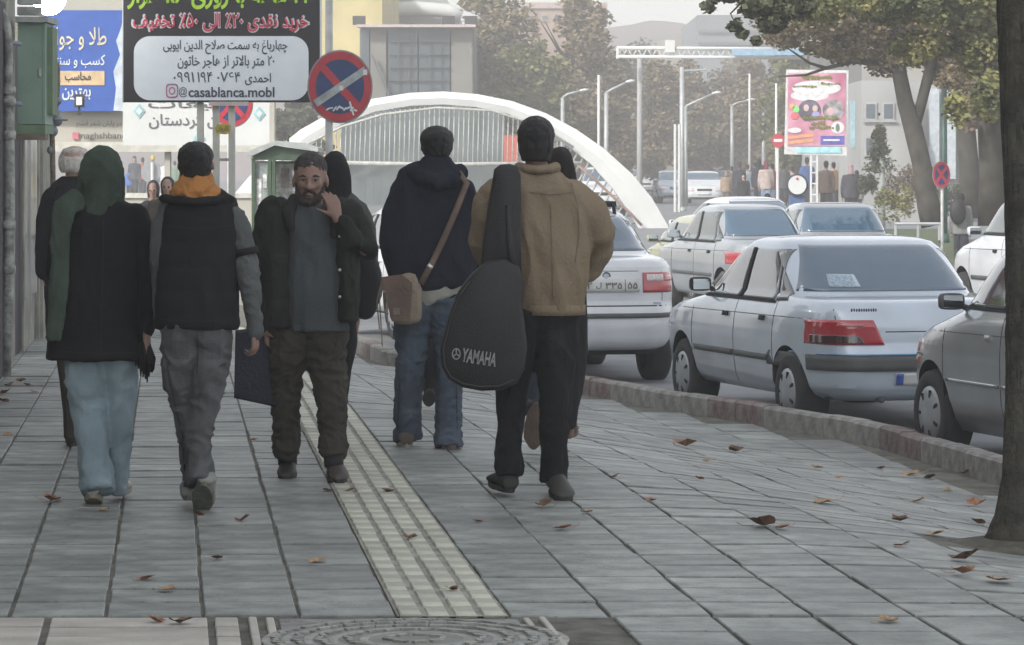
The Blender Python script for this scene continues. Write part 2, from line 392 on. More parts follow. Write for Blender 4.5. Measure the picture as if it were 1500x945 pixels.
# fallen leaves
m_leaf = [mat('dead_leaf_rust', (.27, .13, .07), .8, var=.3, scale=30), mat('dead_leaf_ochre', (.33, .21, .115), .8, var=.3, scale=30), mat('dead_leaf_brown', (.13, .07, .04), .85, var=.3, scale=30)]
def leafmesh(i):
    rr = random.Random(i); n = 15; mb = MB(); ring = []; cu = rr.uniform(.3, 1.0)
    for j in range(n):
        a = 2 * math.pi * j / n; lob = .55 + .45 * abs(math.cos(a * 2.5)) ** .7
        r = .075 * lob * rr.uniform(.85, 1.1); x, y = r * math.cos(a), r * math.sin(a)
        ring.append(Vector((x, y, .004 + cu * (abs(x) ** 1.5) * 1.9 + rr.uniform(0, .014) + .03 * cu * max(0, math.sin(a * 1.5)))))
    mb.add([Vector((0, 0, .008))] + ring, [(0, 1 + j, 1 + (j + 1) % n) for j in range(n)])
    mb.tube([(0, -.06, .01), (.01, -.12, .012), (.02, -.15, .03)], .002, n=4)
    me = bpy.data.meshes.new('leaf'); me.from_pydata(mb.v, [], mb.f); me.update()
    return me
LM = [leafmesh(i) for i in range(6)]
for i, me in enumerate(LM): me.materials.append(m_leaf[i % 3])
spots = [(1005, 655, 1.5), (1038, 676, .7), (1078, 662, 1.0), (1197, 686, .8), (1335, 697, 1.1), (1362, 702, .8), (1412, 695, .7), (1207, 738, 1.0), (1120, 772, 1.1), (1146, 775, .7), (1347, 735, .9), (1320, 765, 1.0),
         (1432, 742, 1.1), (1388, 719, .7), (1436, 768, .7), (1320, 801, .7), (1372, 784, .8), (1415, 822, 1.3), (1410, 842, .9), (1462, 853, 1.1), (797, 743, .8), (825, 776, .8), (860, 752, .6), (568, 722, .8),
         (75, 735, 1.0), (88, 735, .6), (355, 764, .8), (215, 850, .9), (245, 866, .9), (262, 915, 1.0), (228, 912, .7), (465, 824, .9), (600, 790, .7), (480, 720, .7), (512, 720, .8), (318, 820, .6), (5, 590, 1), (10, 638, .8),
         (662, 866, .6), (700, 765, .5), (1480, 790, .9), (1290, 688, .6), (1025, 703, .5), (152, 748, .7), (290, 756, .7), (372, 645, .6), (1302, 912, .8), (30, 560, 1), (15, 566, .9), (50, 575, .8), (8, 577, 1), (40, 565, .8), (1230, 700, .5), (900, 700, .5), (955, 735, .5)]
def region(x, y):
    if x < 120 and y < 650: return 'by the left wall'
    if x < 400 and y > 830: return 'near the pale slab band'
    if x < 400: return 'on slabs behind the couple'
    if x < 740: return 'by the tactile strip'
    if x < 980: return 'on slabs behind the man in tan'
    if x > 1300 and y > 715: return 'round the big tree foot'
    if y < 710: return 'along the kerb by the cars'
    return 'on open slabs at right'
ORD = ['leftmost', 'second from left', 'third from left', 'fourth from left', 'fifth from left', 'sixth from left', 'seventh from left', 'eighth from left', 'ninth from left', 'tenth from left', 'eleventh from left', 'twelfth from left', 'thirteenth from left', 'fourteenth from left']
for k, (x, y, s_) in enumerate(spots):
    nth = sorted(a[0] for a in spots if region(a[0], a[1]) == region(x, y)).index(x)
    Z = 7750 / (y - HOR)
    for _ in range(6):
        X = (x - CX) * Z / F; Z = (CAMH - ZS(X, Z)) * F / (y - HOR)
    o = bpy.data.objects.new('fallen_leaf', LM[k % 6]); COL.objects.link(o); o.location = (X, Z, ZS(X, Z) + .001); o.rotation_euler = (R.uniform(-.2, .2), R.uniform(-.2, .2), R.uniform(0, 6.3)); o.scale = (s_ * (.60 if x < 700 else .74),) * 3
    tag(o, ('curled rusty brown', 'curled ochre', 'dark withered')[k % 3] + ' leaf, ' + ORD[nth] + ' of those ' + region(x, y), 'leaf', 'fallen leaves scattered over the paving')
# ================================================================ BUILDINGS, ARCH, TREES, STREET FURNITURE
def bquad(mb, x0, x1, y0, y1, Z, th): mb.bx(P(x0, y0, Z), P(x1, y1, Z) + Vector((0, th, 0))); return mb
def building(name, label, x0, x1, ytop, Z, depth, m, wins=None, m_win=None, roof=None, cat='building', base=0.0, frame=None):
    a = G(x0, Z); b = G(x1, Z); top = P(0, ytop, Z).z; t = thing(name, label, cat, (a.x / 2 + b.x / 2, Z, 0))
    wl = MB().bx((a.x, Z, base - .3), (b.x, Z + depth, top)).build('wall', m, t)
    if roof: MB().bx((a.x - .2, Z - .2, top - .02), (b.x + .2, Z + depth, top + .35)).build('roof_edge', roof, t)
    for w_ in (wins or []):
        p = P(w_[0], w_[1], Z); q = P(w_[2], w_[3], Z); f = MB().bx((p.x, Z - .06, q.z), (q.x, Z - .012, p.z)).build('window', frame or mat('window_frame', (.32, .33, .33), .6), t)
        MB().bx((p.x + .05, Z - .075, q.z + .05), (q.x - .05, Z - .061, p.z - .05)).build('pane', m_win or mat('far_pane', (.06, .085, .10), .15, coat=.5), f)
        MB().bx((p.x - .05, Z - .12, q.z - .06), (q.x + .05, Z - .062, q.z - .005)).build('sill', m, f)
    return t, wl
m_crm = mat('cream_render', (.36, .345, .30), .85, var=.1, scale=.6); m_gry = mat('grey_render', (.14, .14, .14), .85, var=.15, scale=.5)
m_yel = mat('yellow_render', (.50, .42, .20), .9, var=.15, scale=.5); m_brk = mat('pale_brick', (.33, .25, .20), .9, var=.2, scale=1)
m_wht = mat('white_paint', (.56, .57, .56), .5, var=.06, scale=1); m_stl = mat('galvanised_steel', (.36, .38, .38), .5, metal=.3, var=.15, scale=3)
m_wc = mat('white_cladding', (.31, .315, .31), .7, var=.12, scale=.4)
# grey hall with tall panels
t, w_ = building('grey_building', 'grey civic building with tall blue glass panels rising behind the white arch', 527, 694, 38, 135, 30, m_gry)
for i, (x0, x1, m) in enumerate(((530, 541, 'b'), (543, 566, 'g'), (569, 612, 'b'), (614, 659, 'b'), (661, 692, 'g'))):
    MB().bx(P(x0, 41.2, 134.9), P(x1, 250, 134.9) + Vector((0, -.25, 0))).build('facade_panel', mat('blue_glass_cladding', (.06, .08, .095), .3, var=.2, scale=.5) if m == 'b' else mat('beige_stone_panel', (.165, .16, .14), .8, var=.12, scale=.5), w_)
for y in range(60, 240, 19):
    for (x0, x1) in ((569, 612), (614, 659)): MB().bx(P(x0, y, 134.6), P(x1, y + 1.3, 134.6) + Vector((0, -.12, 0))).build('panel_joint', mat('dark_joint', (.06, .075, .085), .6), w_)
for x in (583, 598, 629, 644): MB().bx(P(x, 40, 134.55), P(x + .9, 245, 134.55) + Vector((0, -.1, 0))).build('mullion', MATS['dark_joint'], w_)
mb = MB(); mb.prism([P(543, 80, 134.4), P(546, 80, 134.4), P(618, 246, 134.4), P(612, 246, 134.4)], (0, -.12, 0)); mb.build('slanted_mullion', MATS['dark_joint'], w_)
MB().bx(P(524, 37, 134.8), P(697, 41, 134.8) + Vector((0, -.8, 0))).build('parapet', mat('pinkish_parapet', (.42, .36, .35), .8), t)
for x in (524, 655, 688):
    MB().box(P(x + 2, 30, 134.5), (.5, .3, .35)).build('floodlight', mat('floodlight_black', (.03, .03, .03), .6), t); MB().tube([P(x + 2, 38, 134.5), P(x + 2, 31, 134.5)], .06, n=6).build('floodlight_stem', m_gry, t)
# white domed block above it
t, w_ = building('white_building', 'white rounded building with blue windows above the grey civic building', 560, 672, 20, 175, 20, m_wc, wins=[(594, 2, 602, 17), (605, 2, 613, 17), (616, 2, 624, 17)])
mb = MB(); mb.tube([P(545, 22, 172), P(560, 14, 172), P(610, 12, 172), P(655, 16, 172), P(676, 24, 172)], [.35] * 5, n=10, ref=(0, 1, 0)); mb.build('curved_canopy', m_wht, t, smooth=True)
mb = MB(); mb.prism([P(x, y, 173) for x, y in ((556, 38), (556, 24), (575, 20), (578, -12), (640, -14), (655, 0), (668, 20), (674, 38))], (0, 1.5, 0)); mb.build('curved_facade', m_wc, t)
for x in (594, 606, 618): 
    f = MB().bx(P(x, 2, 172.9), P(x + 9, 17, 172.9) + Vector((0, -.1, 0))).build('window', mat('window_frame', (.32, .33, .33), .6), t); MB().bx(P(x + 1, 3, 172.7), P(x + 8, 16, 172.7) + Vector((0, -.05, 0))).build('pane', mat('far_pane', (.06, .085, .10), .15, coat=.5), f)
building('yellow_building', 'yellow rendered building behind the round no stopping sign', 470, 560, -60, 150, 25, m_yel, wins=[(488, -30, 500, -6), (515, -30, 527, -6)])
building('brick_building', 'long pinkish brick building with flat roof beyond the trees', 762, 885, 12, 215, 20, m_brk, wins=[(x, 22, x + 9, 30) for x in range(775, 880, 18)], roof=mat('pink_roof_edge', (.42, .33, .31), .8))
building('beige_building', 'beige block showing between tree crowns left of the brick building', 700, 765, 8, 190, 20, m_crm, wins=[(x, 20, x + 7, 34) for x in (712, 728, 744)])
t, w_ = building('concrete_building', 'large blue grey concrete building beyond the road gantry', 1022, 1185, 22, 260, 25, mat('blue_grey_concrete', (.20, .22, .24), .85, var=.12, scale=.2), wins=[(x, 66, x + 10, 72) for x in range(1030, 1180, 16)])
for y in (44, 62): MB().bx(P(1022, y, 259.8), P(1185, y + 2, 259.8) + Vector((0, -.2, 0))).build('floor_band', m_gry, w_)
MB().bx(P(1090, -10, 262), P(1110, 24, 262) + Vector((0, 3, 0))).build('stair_head', m_crm, t)
t, w_ = building('white_building', 'white clad shop building behind the conical tree', 1262, 1420, 118, 98, 20, m_wc, wins=[(1266, 150, 1284, 176), (1292, 150, 1310, 176), (1266, 200, 1284, 226)])
for x in (1360, 1384, 1408): MB().bx(P(x, 130, 97.9), P(x + 14, 262, 97.9) + Vector((0, -.3, 0))).build('wall_panel', mat('pale_blue_panel', (.38, .42, .45), .5), w_)
mb = MB(); mb.prism([P(1316, 128, 97.5), P(1330, 128, 97.5), P(1362, 250, 97.5), P(1340, 250, 97.5)], (0, -.3, 0)); mb.build('slanted_fin', m_wht, w_)
t, w_ = building('tall_building', 'tall glass fronted block with blue banners right of the poster board', 1243, 1262, 60, 115, 15, m_gry)
for x in (1237, 1252): MB().bx(P(x + 8, 148, 100), P(x + 15, 216, 100) + Vector((0, -.1, 0))).build('blue_banner', mat('banner_blue', (.28, .42, .48), .7), w_)
building('far_building', 'pale far building with grid windows behind the arch', 905, 942, 176, 190, 12, m_wc, wins=[(x, y, x + 5, y + 5) for x in (918, 926, 934) for y in (184, 194, 204)])
# hills
def ridge(pts, Z, m, name):
    mb = MB(); vs = []; 
    for x, y in pts: p = P(x, y, Z); vs += [(p.x, p.y, p.z), (p.x, p.y - 30, -1.3), (p.x, p.y + 60, -1.3)]
    fs = []
    for i in range(len(pts) - 1): a = 3 * i; fs += [(a, a + 1, a + 4, a + 3), (a, a + 3, a + 5, a + 2)]
    mb.add(vs, fs); return struct(mb.build(name, m, smooth=True))
m_hill = mat('hill_scrub', (.20, .17, .165), .95, var=.3, scale=.06)
ridge([(-700, 60), (-300, 30), (100, 50), (500, 40), (700, 52), (800, 48), (880, 42), (925, 36), (952, 30), (975, 31), (1000, 34), (1022, 42), (1100, 30), (1300, 20), (1600, 36), (2200, 60)], 470, m_hill, 'hill')
ridge([(700, 110), (850, 80), (940, 66), (980, 56), (1030, 44), (1150, 40), (1400, 66), (1900, 90)], 340, mat('hill_far_slope', (.22, .20, .15), .95, var=.3, scale=.06), 'hill')

# ---- the white arch
ar = thing('arch', 'low white steel arch with thin hanging ribs spanning across the street behind the walkers', 'arch', G(640, 90))
AP = [(300, 330), (330, 300), (362, 262), (400, 222), (440, 190), (490, 162), (545, 145), (600, 136), (650, 134), (700, 138), (750, 148), (800, 166), (845, 190), (885, 218), (925, 254), (955, 290), (978, 330), (985, 348)]
rg = []
mb = MB(); n_ = len(AP)
cen = []
for i, (x, y) in enumerate(AP):
    a = AP[max(0, i - 1)]; b = AP[min(n_ - 1, i + 1)]; t_ = Vector((b[0] - a[0], b[1] - a[1])).normalized(); nn_ = Vector((-t_.y, t_.x)); nn_ = nn_ if nn_.y > 0 else -nn_
    w_ = 19 + 9 * ss((abs(x - 640) - 90) / 140) + 12 * ss((abs(x - 640) - 220) / 110)
    p0 = P(x, y, 90); p1 = P(x + nn_.x * w_, y + nn_.y * w_, 90); cen.append((x + nn_.x * w_, y + nn_.y * w_))
    rg.append([p0, p0 + Vector((0, .25, 0)) * 2, p1 + Vector((0, .5, 0)), p1, p1 + (p0 - p1) * .5 + Vector((0, -.06, 0))])
mb.loft(rg); ao = mb.build('arch_beam', m_wht, ar, smooth=False)
m_rib = mat('rib_steel', (.36, .37, .34), .5, var=.2)
under = sorted(cen)
def uy(x):
    for (a, b), (c, d) in zip(under, under[1:]):
        if a <= x <= c: return b + (d - b) * (x - a) / (c - a)
    return 300
rail = P(0, 240, 89.5).z
x = 392
while x < 938:
    y0 = uy(x)
    if x < 835: y1 = 240; x1 = x - 2
    else: y1 = min(y0 + 34 + (x - 835) * .10, 330); x1 = x - 22
    MB().tube([P(x, y0 - 3, 90.1), P(x1, y1, 89.6)], .017 if x < 835 else .030, n=5).build('rib', m_rib, ar, smooth=True); x += 7.2 if x < 835 else 8.5
mb = MB(); mb.tube([P(480, 238, 89.6), P(640, 241, 89.6), P(850, 239, 89.6)], .06, n=6, ref=(0, 0, 1)); mb.build('hand_rail', m_rib, ar, smooth=True)
mb = MB(); mb.tube([P(x, y, 89.6) for x, y in ((835, 232), (870, 262), (900, 290), (925, 314), (940, 330))], .035, n=6, ref=(0, 1, 0)); mb.build('lower_chord', mat('chord_rust', (.25, .16, .13), .6), ar, smooth=True)
mb = MB(); mb.tube([P(x, y, 89.8) for x, y in ((395, 248), (440, 216), (500, 186), (560, 168), (640, 158), (720, 162), (790, 184), (840, 216))], .035, n=6, ref=(0, 1, 0)); mb.build('inner_chord', m_rib, ar, smooth=True)
MB().bx(P(480, 241, 91), P(760, 262, 91) + Vector((0, .3, 0))).build('parapet_panel', mat('grey_blue_panel', (.15, .175, .175), .7, var=.2, scale=1.5), ar)
# hoarding seen through the ribs
ho = thing('hoarding', 'grey construction hoarding seen through the ribs of the arch', 'hoarding', G(620, 100)); k = 0
for x in range(500, 740, 12): MB().bx(P(x, 160, 100), P(x + 11.6, 300, 100) + Vector((0, .1, 0))).build('hoarding_sheet', mat('hoarding_grey', (.105, .125, .13), .8, var=.2, scale=1.2, rnd=.08), ho)
MB().bx(P(738, 198, 96), P(757, 240, 96) + Vector((0, .4, 0))).build('red_panel', mat('faded_red_board', (.42, .10, .07), .7), ho)

# ---- trees
def leaf_cloud(name, m, parent, blobs, n, size, seed, kind=None, flat=.4):
    rr = random.Random(seed); vs = []; fs = []; tot = sum(b[1].x * b[1].z for b in blobs)
    for c, r in blobs:
        for _ in range(int(n * r.x * r.z / tot)):
            while True:
                q = Vector((rr.uniform(-1, 1), rr.uniform(-1, 1), rr.uniform(-1, 1)))
                if .12 < q.length < 1: break
            q = q * (rr.random() ** .15)
            if noise.noise(Vector((c.x + q.x * r.x, c.y + q.y * r.y, c.z + q.z * r.z)) * (1.1 / max(.35, size * 3))) < -.12: continue
            p = c + Vector((q.x * r.x, q.y * r.y, q.z * r.z)); s_ = size * rr.uniform(.6, 1.4)
            a = Vector((rr.gauss(0, 1), rr.gauss(0, 1), rr.gauss(0, flat))).normalized(); b = a.cross(Vector((rr.gauss(0, 1), rr.gauss(0, 1), rr.gauss(0, 1)))).normalized()
            k = len(vs); vs += [p - a * s_ * .6, p + b * s_ * .35, p + a * s_ * .6, p - b * s_ * .35]; fs.append((k, k + 1, k + 2, k + 3))
    mb = MB(); mb.v = vs; mb.f = fs; return mb.build(name, m, parent, fix=False)
def limb3(mb, pts, r): mb.tube(pts, r, n=9, ref=(.1, 1, .05)); return mb
def leafmat(n, c, c2, tr=True):
    m = mat(n, c, .75, var=.3, scale=1.5, rnd=.35, col2=c2); return m
L_g = leafmat('foliage_green', (.08, .10, .032), (.19, .175, .055)); L_b = leafmat('foliage_autumn', (.14, .105, .055), (.22, .17, .085)); L_d = leafmat('foliage_dark', (.036, .048, .024), (.075, .08, .034)); L_r = leafmat('foliage_reddish', (.17, .10, .07), (.14, .12, .065))
m_bark = mat('bark_grey_brown', (.050, .047, .038), .95, var=.5, scale=9, bump=1.0, bscale=22)
m_bark2 = mat('bark_far', (.050, .046, .038), .95, var=.4, scale=4, bump=.5, bscale=8)
def far_tree(label, x, Z, ytop, ybot, hw, m, n, seed, size=.28, trunk=True, group='trees lining the far street'):
    rr = random.Random(seed); b = G(x, Z); t = thing('tree', label, 'tree', (b.x, Z, 0), group); k = Z / F; zt = P(0, ytop, Z).z; zb = max(1.2, P(0, ybot, Z).z); H = zt - zb; bl = []
    for i in range(9):
        u = i / 8; w_ = hw * k * math.sin(math.pi * (.16 + .74 * u)) ** .5
        bl.append((Vector((b.x + rr.uniform(-.35, .35) * w_, Z + rr.uniform(-.5, .5) * w_, zb + H * (.08 + .84 * u))), Vector((w_ * rr.uniform(.6, .9), w_ * .8, H * rr.uniform(.12, .2)))))
    leaf_cloud('crown', m, t, bl, n, size, seed)
    mb = MB(); limb3(mb, [(b.x, Z, -.1), (b.x + .1, Z, zb), (b.x - .1, Z, zb + H * .5), (b.x, Z, zt - .2)], [.22, .18, .10, .03])
    for i in range(5):
        u = rr.uniform(.0, .6); a = rr.uniform(0, 6.3); s_ = hw * k * .8; limb3(mb, [(b.x, Z, zb + H * u), (b.x + math.cos(a) * s_ * .5, Z + math.sin(a) * s_ * .5, zb + H * (u + .15)), (b.x + math.cos(a) * s_, Z + math.sin(a) * s_, zb + H * (u + .32))], [.07, .05, .015])
    mb.build('trunk', m_bark2, t, smooth=True); return t
FT = [(715, 150, -40, 200, 52, L_b, 'tall autumn tree right of the grey civic building, thin yellowing crown'), (775, 140, 60, 215, 48, L_g, 'green broad tree behind the top of the arch'), (842, 150, -10, 230, 50, L_b, 'tall brown green tree in front of the brick building'), (690, 160, 40, 190, 34, L_g, 'narrow green tree beside the grey civic building'),
      (905, 165, 90, 262, 44, L_b, 'brown tree left of the tall road pole'), (960, 175, 96, 268, 40, L_b, 'brown tree between the two road poles'), (1010, 185, 100, 268, 42, L_b, 'brown bare tree right of the second road pole'), (1062, 190, 106, 265, 46, L_r, 'reddish brown tree over the waiting crowd'), (1110, 180, 90, 262, 44, L_b, 'brown tree just left of the poster board'),
      (1165, 150, 60, 240, 46, L_g, 'green brown tree behind the poster board'), (1225, 140, 110, 262, 30, L_g, 'green tree beside the blue banners'), (940, 240, 70, 250, 40, L_d, 'dark tree deep down the street'), (1075, 250, 84, 250, 44, L_b, 'hazy brown tree deep down the street, right'), (430, 120, 150, 285, 44, L_d, 'dark green tree under the left side of the arch'), (640, 190, 200, 240, 30, L_d, 'low dark tree seen through the arch')]
for i, (x, Z, yt, yb, hw, m, lab) in enumerate(FT): far_tree(lab, x, Z, yt, yb, hw * 1.5, m, 11000, 40 + i, size=.21)
# street trees on the right
def st_tree(label, Z, trunk, limbs, blobs, m, n, size, seed, rb=None):
    x, y = trunk[0][0], trunk[0][1]; b = P(x, y, Z); t = thing('tree', label, 'tree', (b.x, Z, b.z))
    mb = MB(); mb.tube([P(a[0], a[1], Z + a[3]) for a in trunk], [a[2] * Z / F for a in trunk], n=16, ref=(0, 1, 0)); mb.build('trunk', m_bark if Z < 30 else m_bark2, t, smooth=True)
    for lb in limbs: MB().tube([P(a[0], a[1], Z + a[3]) for a in lb], [a[2] * Z / F for a in lb], n=9, ref=(0, 1, .1)).build('limb', m_bark if Z < 30 else m_bark2, t, smooth=True)
    k = Z / F; leaf_cloud('crown', m, t, [(P(c[0], c[1], Z + c[4]), Vector((c[2] * k, c[5] if len(c) > 5 else 1.2, c[3] * k))) for c in blobs], n, size, seed); return t
st_tree('tree with forked slanting trunk behind the grey hatchback', 62, [(1368, 330, 19, 0), (1360, 300, 17, 0), (1350, 240, 14, 0), (1338, 190, 14, 0), (1326, 150, 12, 0), (1318, 110, 11, 0), (1312, 60, 9, .2), (1300, 0, 7, .4), (1290, -60, 4, .5)],
        [[(1342, 180, 8, 0), (1350, 150, 8, 0), (1360, 110, 8, 0), (1372, 60, 7, 0), (1390, 0, 5, .3)], [(1322, 110, 7, 0), (1295, 96, 4, 0), (1250, 90, 3, 0), (1210, 100, 3, 0), (1185, 92, 2, 0), (1150, 68, 1, 0)], [(1210, 100, 2.4, 0), (1180, 110, 2, 0), (1140, 112, 1, 0)]],
        [(1180, 20, 90, 42, -.8), (1265, 45, 80, 50, .3), (1340, 30, 90, 62, 0), (1300, 90, 40, 26, .5), (1120, -10, 60, 30, .0), (1405, 60, 60, 60, .4), (1240, -20, 120, 40, 0), (1390, 110, 34, 26, 0), (1200, 70, 30, 14, 0), (1150, 50, 40, 26, .5), (1240, 84, 36, 14, .4)], L_b, 42000, .078, 5)
st_tree('tree with thick grey trunk beside the big trunk on the right', 48, [(1458, 330, 26, 0), (1455, 250, 21, 0), (1452, 150, 21, 0), (1455, 60, 18, 0), (1462, -40, 14, 0)], [[(1452, 140, 10, 0), (1430, 80, 8, 0), (1390, 20, 5, 0), (1340, -30, 3, 0)]],
        [(1440, 60, 50, 60, 0), (1400, 0, 90, 50, -.5), (1300, 0, 70, 40, 0), (1450, 140, 26, 40, -.8), (1400, 160, 14, 30, -.5), (1200, 10, 60, 30, 0), (1350, 70, 50, 30, .4)], L_g, 24000, .075, 6)
st_tree('tree with dark straight trunk between the blue street pole and the grey trunk', 70, [(1424, 320, 17, 0), (1420, 250, 15, 0), (1414, 180, 14, 0), (1412, 100, 12, 0), (1405, 0, 10, 0)], [[(1412, 120, 7, 0), (1440, 60, 5, 0), (1470, 0, 3, 0)]],
        [(1400, 80, 60, 60, 0), (1420, 150, 30, 50, 0), (1340, 60, 50, 40, 0)], L_r, 10000, .11, 7)
st_tree('tree whose hanging leafy branch tips reach in from the top of the picture', 40, [(1700, 260, 30, 0), (1690, 60, 26, 0), (1640, -160, 20, 0)], [[(1660, -100, 10, 0), (1450, -130, 8, 0), (1250, -90, 6, 0), (1120, -30, 3, 0), (1070, 20, 1.2, 0), (1090, 60, .6, 0)], [(1120, -30, 2, 0), (1050, -10, 1, 0), (1030, 16, .5, 0)]],
        [(1040, 8, 13, 12, 0, .3), (1075, 36, 12, 10, 0, .3), (1088, 50, 10, 6, 0, .3), (1100, 12, 30, 14, 0, .4), (1062, -8, 30, 12, 0, .4), (1108, 60, 8, 6, 0, .3), (1130, 34, 22, 16, 0, .4), (1160, 10, 40, 22, 0, .5)], L_d, 3400, .085, 8)
bt = st_tree('large dark tree trunk rising out of the picture at the right edge', 14.9, [(1492, 800, 62, 0), (1491, 782, 46, 0), (1493, 758, 36, 0), (1498, 700, 30, 0), (1502, 560, 28, 0), (1502, 420, 29, 0), (1502, 300, 30, 0), (1500, 180, 33, 0), (1500, 100, 36, 0), (1498, 0, 38, 0), (1496, -120, 40, 0), (1520, -300, 34, .2)],
        [[(1500, -60, 24, 0), (1400, -220, 14, .5), (1250, -330, 8, 1)], [(1515, -120, 24, 0), (1640, -300, 14, -.5)]], [(1250, -360, 160, 60, .6), (1450, -420, 200, 80, 0), (1650, -380, 160, 80, 0)], L_d, 6000, .10, 9)
tr_ = [(1492, 806, 62), (1491, 782, 46), (1493, 758, 36), (1498, 700, 30), (1502, 560, 28), (1502, 420, 29), (1502, 300, 30), (1500, 180, 33), (1500, 100, 36), (1498, 0, 38), (1496, -120, 40), (1520, -300, 34)]
fine = []
for a, b in zip(tr_, tr_[1:]):
    m_ = max(2, int(abs(a[1] - b[1]) / 7)); fine += [tuple(a[q] + (b[q] - a[q]) * i / m_ for q in range(3)) for i in range(m_)]
old = bt.children[0]; bpy.data.objects.remove(old)
mb = MB(); mb.tube([P(a[0], a[1], 14.9) for a in fine], [a[2] * 14.9 / F for a in fine], n=110, ref=(0, 1, 0)); tk = mb.build('trunk', mat('bark_near', (.040, .038, .028), .95, var=.55, scale=16, bump=1.0, bscale=60), bt, smooth=True)
for v in tk.data.vertices:
    w0 = v.co + wloc(tk); cx_ = P(1500, 0, 14.9).x; a = math.atan2(w0.y - 14.9, w0.x - cx_); q = Vector((math.cos(a) * 3.2, math.sin(a) * 3.2, w0.z * 1.6)); q += noise.noise_vector(q * 1.5) * .3
    r_ = abs(noise.noise(Vector((q.x * 3.2, q.y * 3.2, q.z)))) ; d = Vector((math.cos(a), math.sin(a), 0)); v.co += d * (-.016 * max(0, .22 - r_) / .22 + .006 * noise.noise(q * 4))
me = bpy.data.meshes.new('none')
for v in me.vertices:
    q = v.co * 6; d = Vector((v.co.x, v.co.y, 0)); v.co += d.normalized() * (.010 * noise.noise(Vector((q.x * 3, q.y * 3, q.z * .6))) + .006 * noise.noise(q * 2)) if d.length > 0 else Vector()
# soil bed round the trunk
c0 = P(1490, 800, 14.9); mb = MB(); rg = []
for rr_, h in ((.62, -.10), (.50, -.045), (.32, .0), (.15, .03)):
    rg.append([Vector((c0.x + rr_ * math.cos(2 * math.pi * j / 28) * (1 + .12 * noise.noise(Vector((j * .6, rr_, 0)))), 14.9 + rr_ * math.sin(2 * math.pi * j / 28), ZS(c0.x, 14.9) + h + .02)) for j in range(28)])
mb.loft(rg); so_ = mb.build('soil', mat('tree_bed_soil', (.085, .080, .060), .95, var=.4, scale=12, bump=1.0, bscale=50), smooth=True); so_['kind'] = 'structure'
# conical clipped conifer
ct = thing('conifer', 'small cone shaped conifer on a pale stem in front of the white building', 'tree', G(1292, 85)); bl = []
for i in range(14):
    u = i / 13; y = 248 - 78 * u; w_ = 28 * (1 - u) ** .75 + 2; bl.append((P(1289 + R.uniform(-2, 2), y, 85), Vector((w_ * .017 * .9, w_ * .017 * .9, .12))))
leaf_cloud('crown', L_d, ct, bl, 5200, .055, 11); MB().tube([G(1292, 85, -.1), P(1292, 244, 85), P(1290, 180, 85)], [.09, .07, .02], n=10).build('trunk', mat('pale_green_stem', (.30, .33, .30), .8), ct, smooth=True)
def bush(label, x, y, Z, hw, hh, m, n, seed, cat='shrub'):
    o = leaf_cloud('shrub', m, None, [(P(x + dx * hw, y + R.uniform(-.2, .2) * hh, Z), Vector((hw * .55 * Z / F, .6, hh * Z / F))) for dx in (-.5, 0, .5)], n, .06, seed); tag(o, label, cat); return o
bush('round dark shrub left of the conifer stem', 1271, 268, 83, 15, 20, L_d, 1400, 21); bush('reddish barberry hedge between the conifer and the forked trunk', 1334, 272, 88, 42, 34, L_r, 5200, 22); bush('low green shrub by the forked trunk', 1310, 300, 80, 30, 28, L_g, 3000, 23); bush('dark rounded shrub behind the small no stopping sign', 1395, 292, 92, 34, 30, L_d, 3400, 24); bush('brown leafy shrub beside the youth in grey', 1432, 280, 96, 30, 34, L_b, 3400, 25)
gm = MB(); gm.add([G(1292, 62, -.05), G(1372, 62, -.05), G(1352, 95, -.0), G(1275, 95, -.0)], [(0, 1, 2, 3)])
gm = MB(); a0 = G(1285, 58, -.30); gm.add([a0, G(1400, 58, -.30), G(1420, 80, .10), G(1262, 80, .10)], [(0, 1, 2, 3)]); struct(gm.build('verge', mat('verge_grass', (.065, .085, .035), .95, var=.35, scale=8, bump=.8)))

# ---- poles, lamps, gantry
def pole(label, x, Z, ytop, r=.09, m=None, name='street_pole', cat='pole', z0=-.4):
    b = G(x, Z); t = thing(name, label, cat, (b.x, Z, 0)); top = P(x, ytop, Z).z
    MB().tube([(b.x, Z, z0), (b.x, Z, top)], [r, r * .8], n=12).build('post', m or m_stl, t, smooth=True); MB().tube([(b.x, Z, z0 + .3), (b.x, Z, z0 + .55)], r * 1.6, n=12).build('foot', m or m_stl, t, smooth=True); return t, Vector((b.x, Z, top))
t, p = pole('tall pale road pole carrying the left end of the blue gantry', 937, 125, 80, .115, m_wc)
g_ = thing('road_gantry', 'long lattice road gantry in white and pale blue spanning the far road', 'gantry', P(1040, 78, 124))
for y in (70, 83): MB().tube([P(904, y - 0, 124), P(1180, y + 2, 124)], .07, n=6, ref=(0, 0, 1)).build('chord', m_wht, g_, smooth=True)
for i in range(20): x = 905 + i * 14.4; MB().tube([P(x, 70, 124), P(x + 7, 83.5, 124), P(x + 14.4, 70.5, 124)], .03, n=5).build('lattice_bar', m_wht, g_)
for x in (905, 1180): MB().tube([P(x, 69, 124), P(x, 86, 124)], .06, n=6).build('end_bar', m_wht, g_)
MB().bx(P(1072, 72, 123.8), P(1180, 81, 123.8) + Vector((0, -.1, 0))).build('blue_sign_panel', mat('panel_sky_blue', (.22, .36, .48), .6), g_)
MB().box(P(981, 68, 124), (.35, .3, .45)).build('camera_box', m_wht, g_)
t, p = pole('tall grey concrete pole between brown trees', 999, 120, 98, .10, m_stl); MB().tube([P(999, 104, 120), P(1035, 102, 120)], .04, n=6).build('crossarm', m_stl, t)
for x in (989, 995): MB().tube([G(x, 118, -.1), P(x, 182, 118)], .05, n=6).build('ladder_rail', m_wht, t)
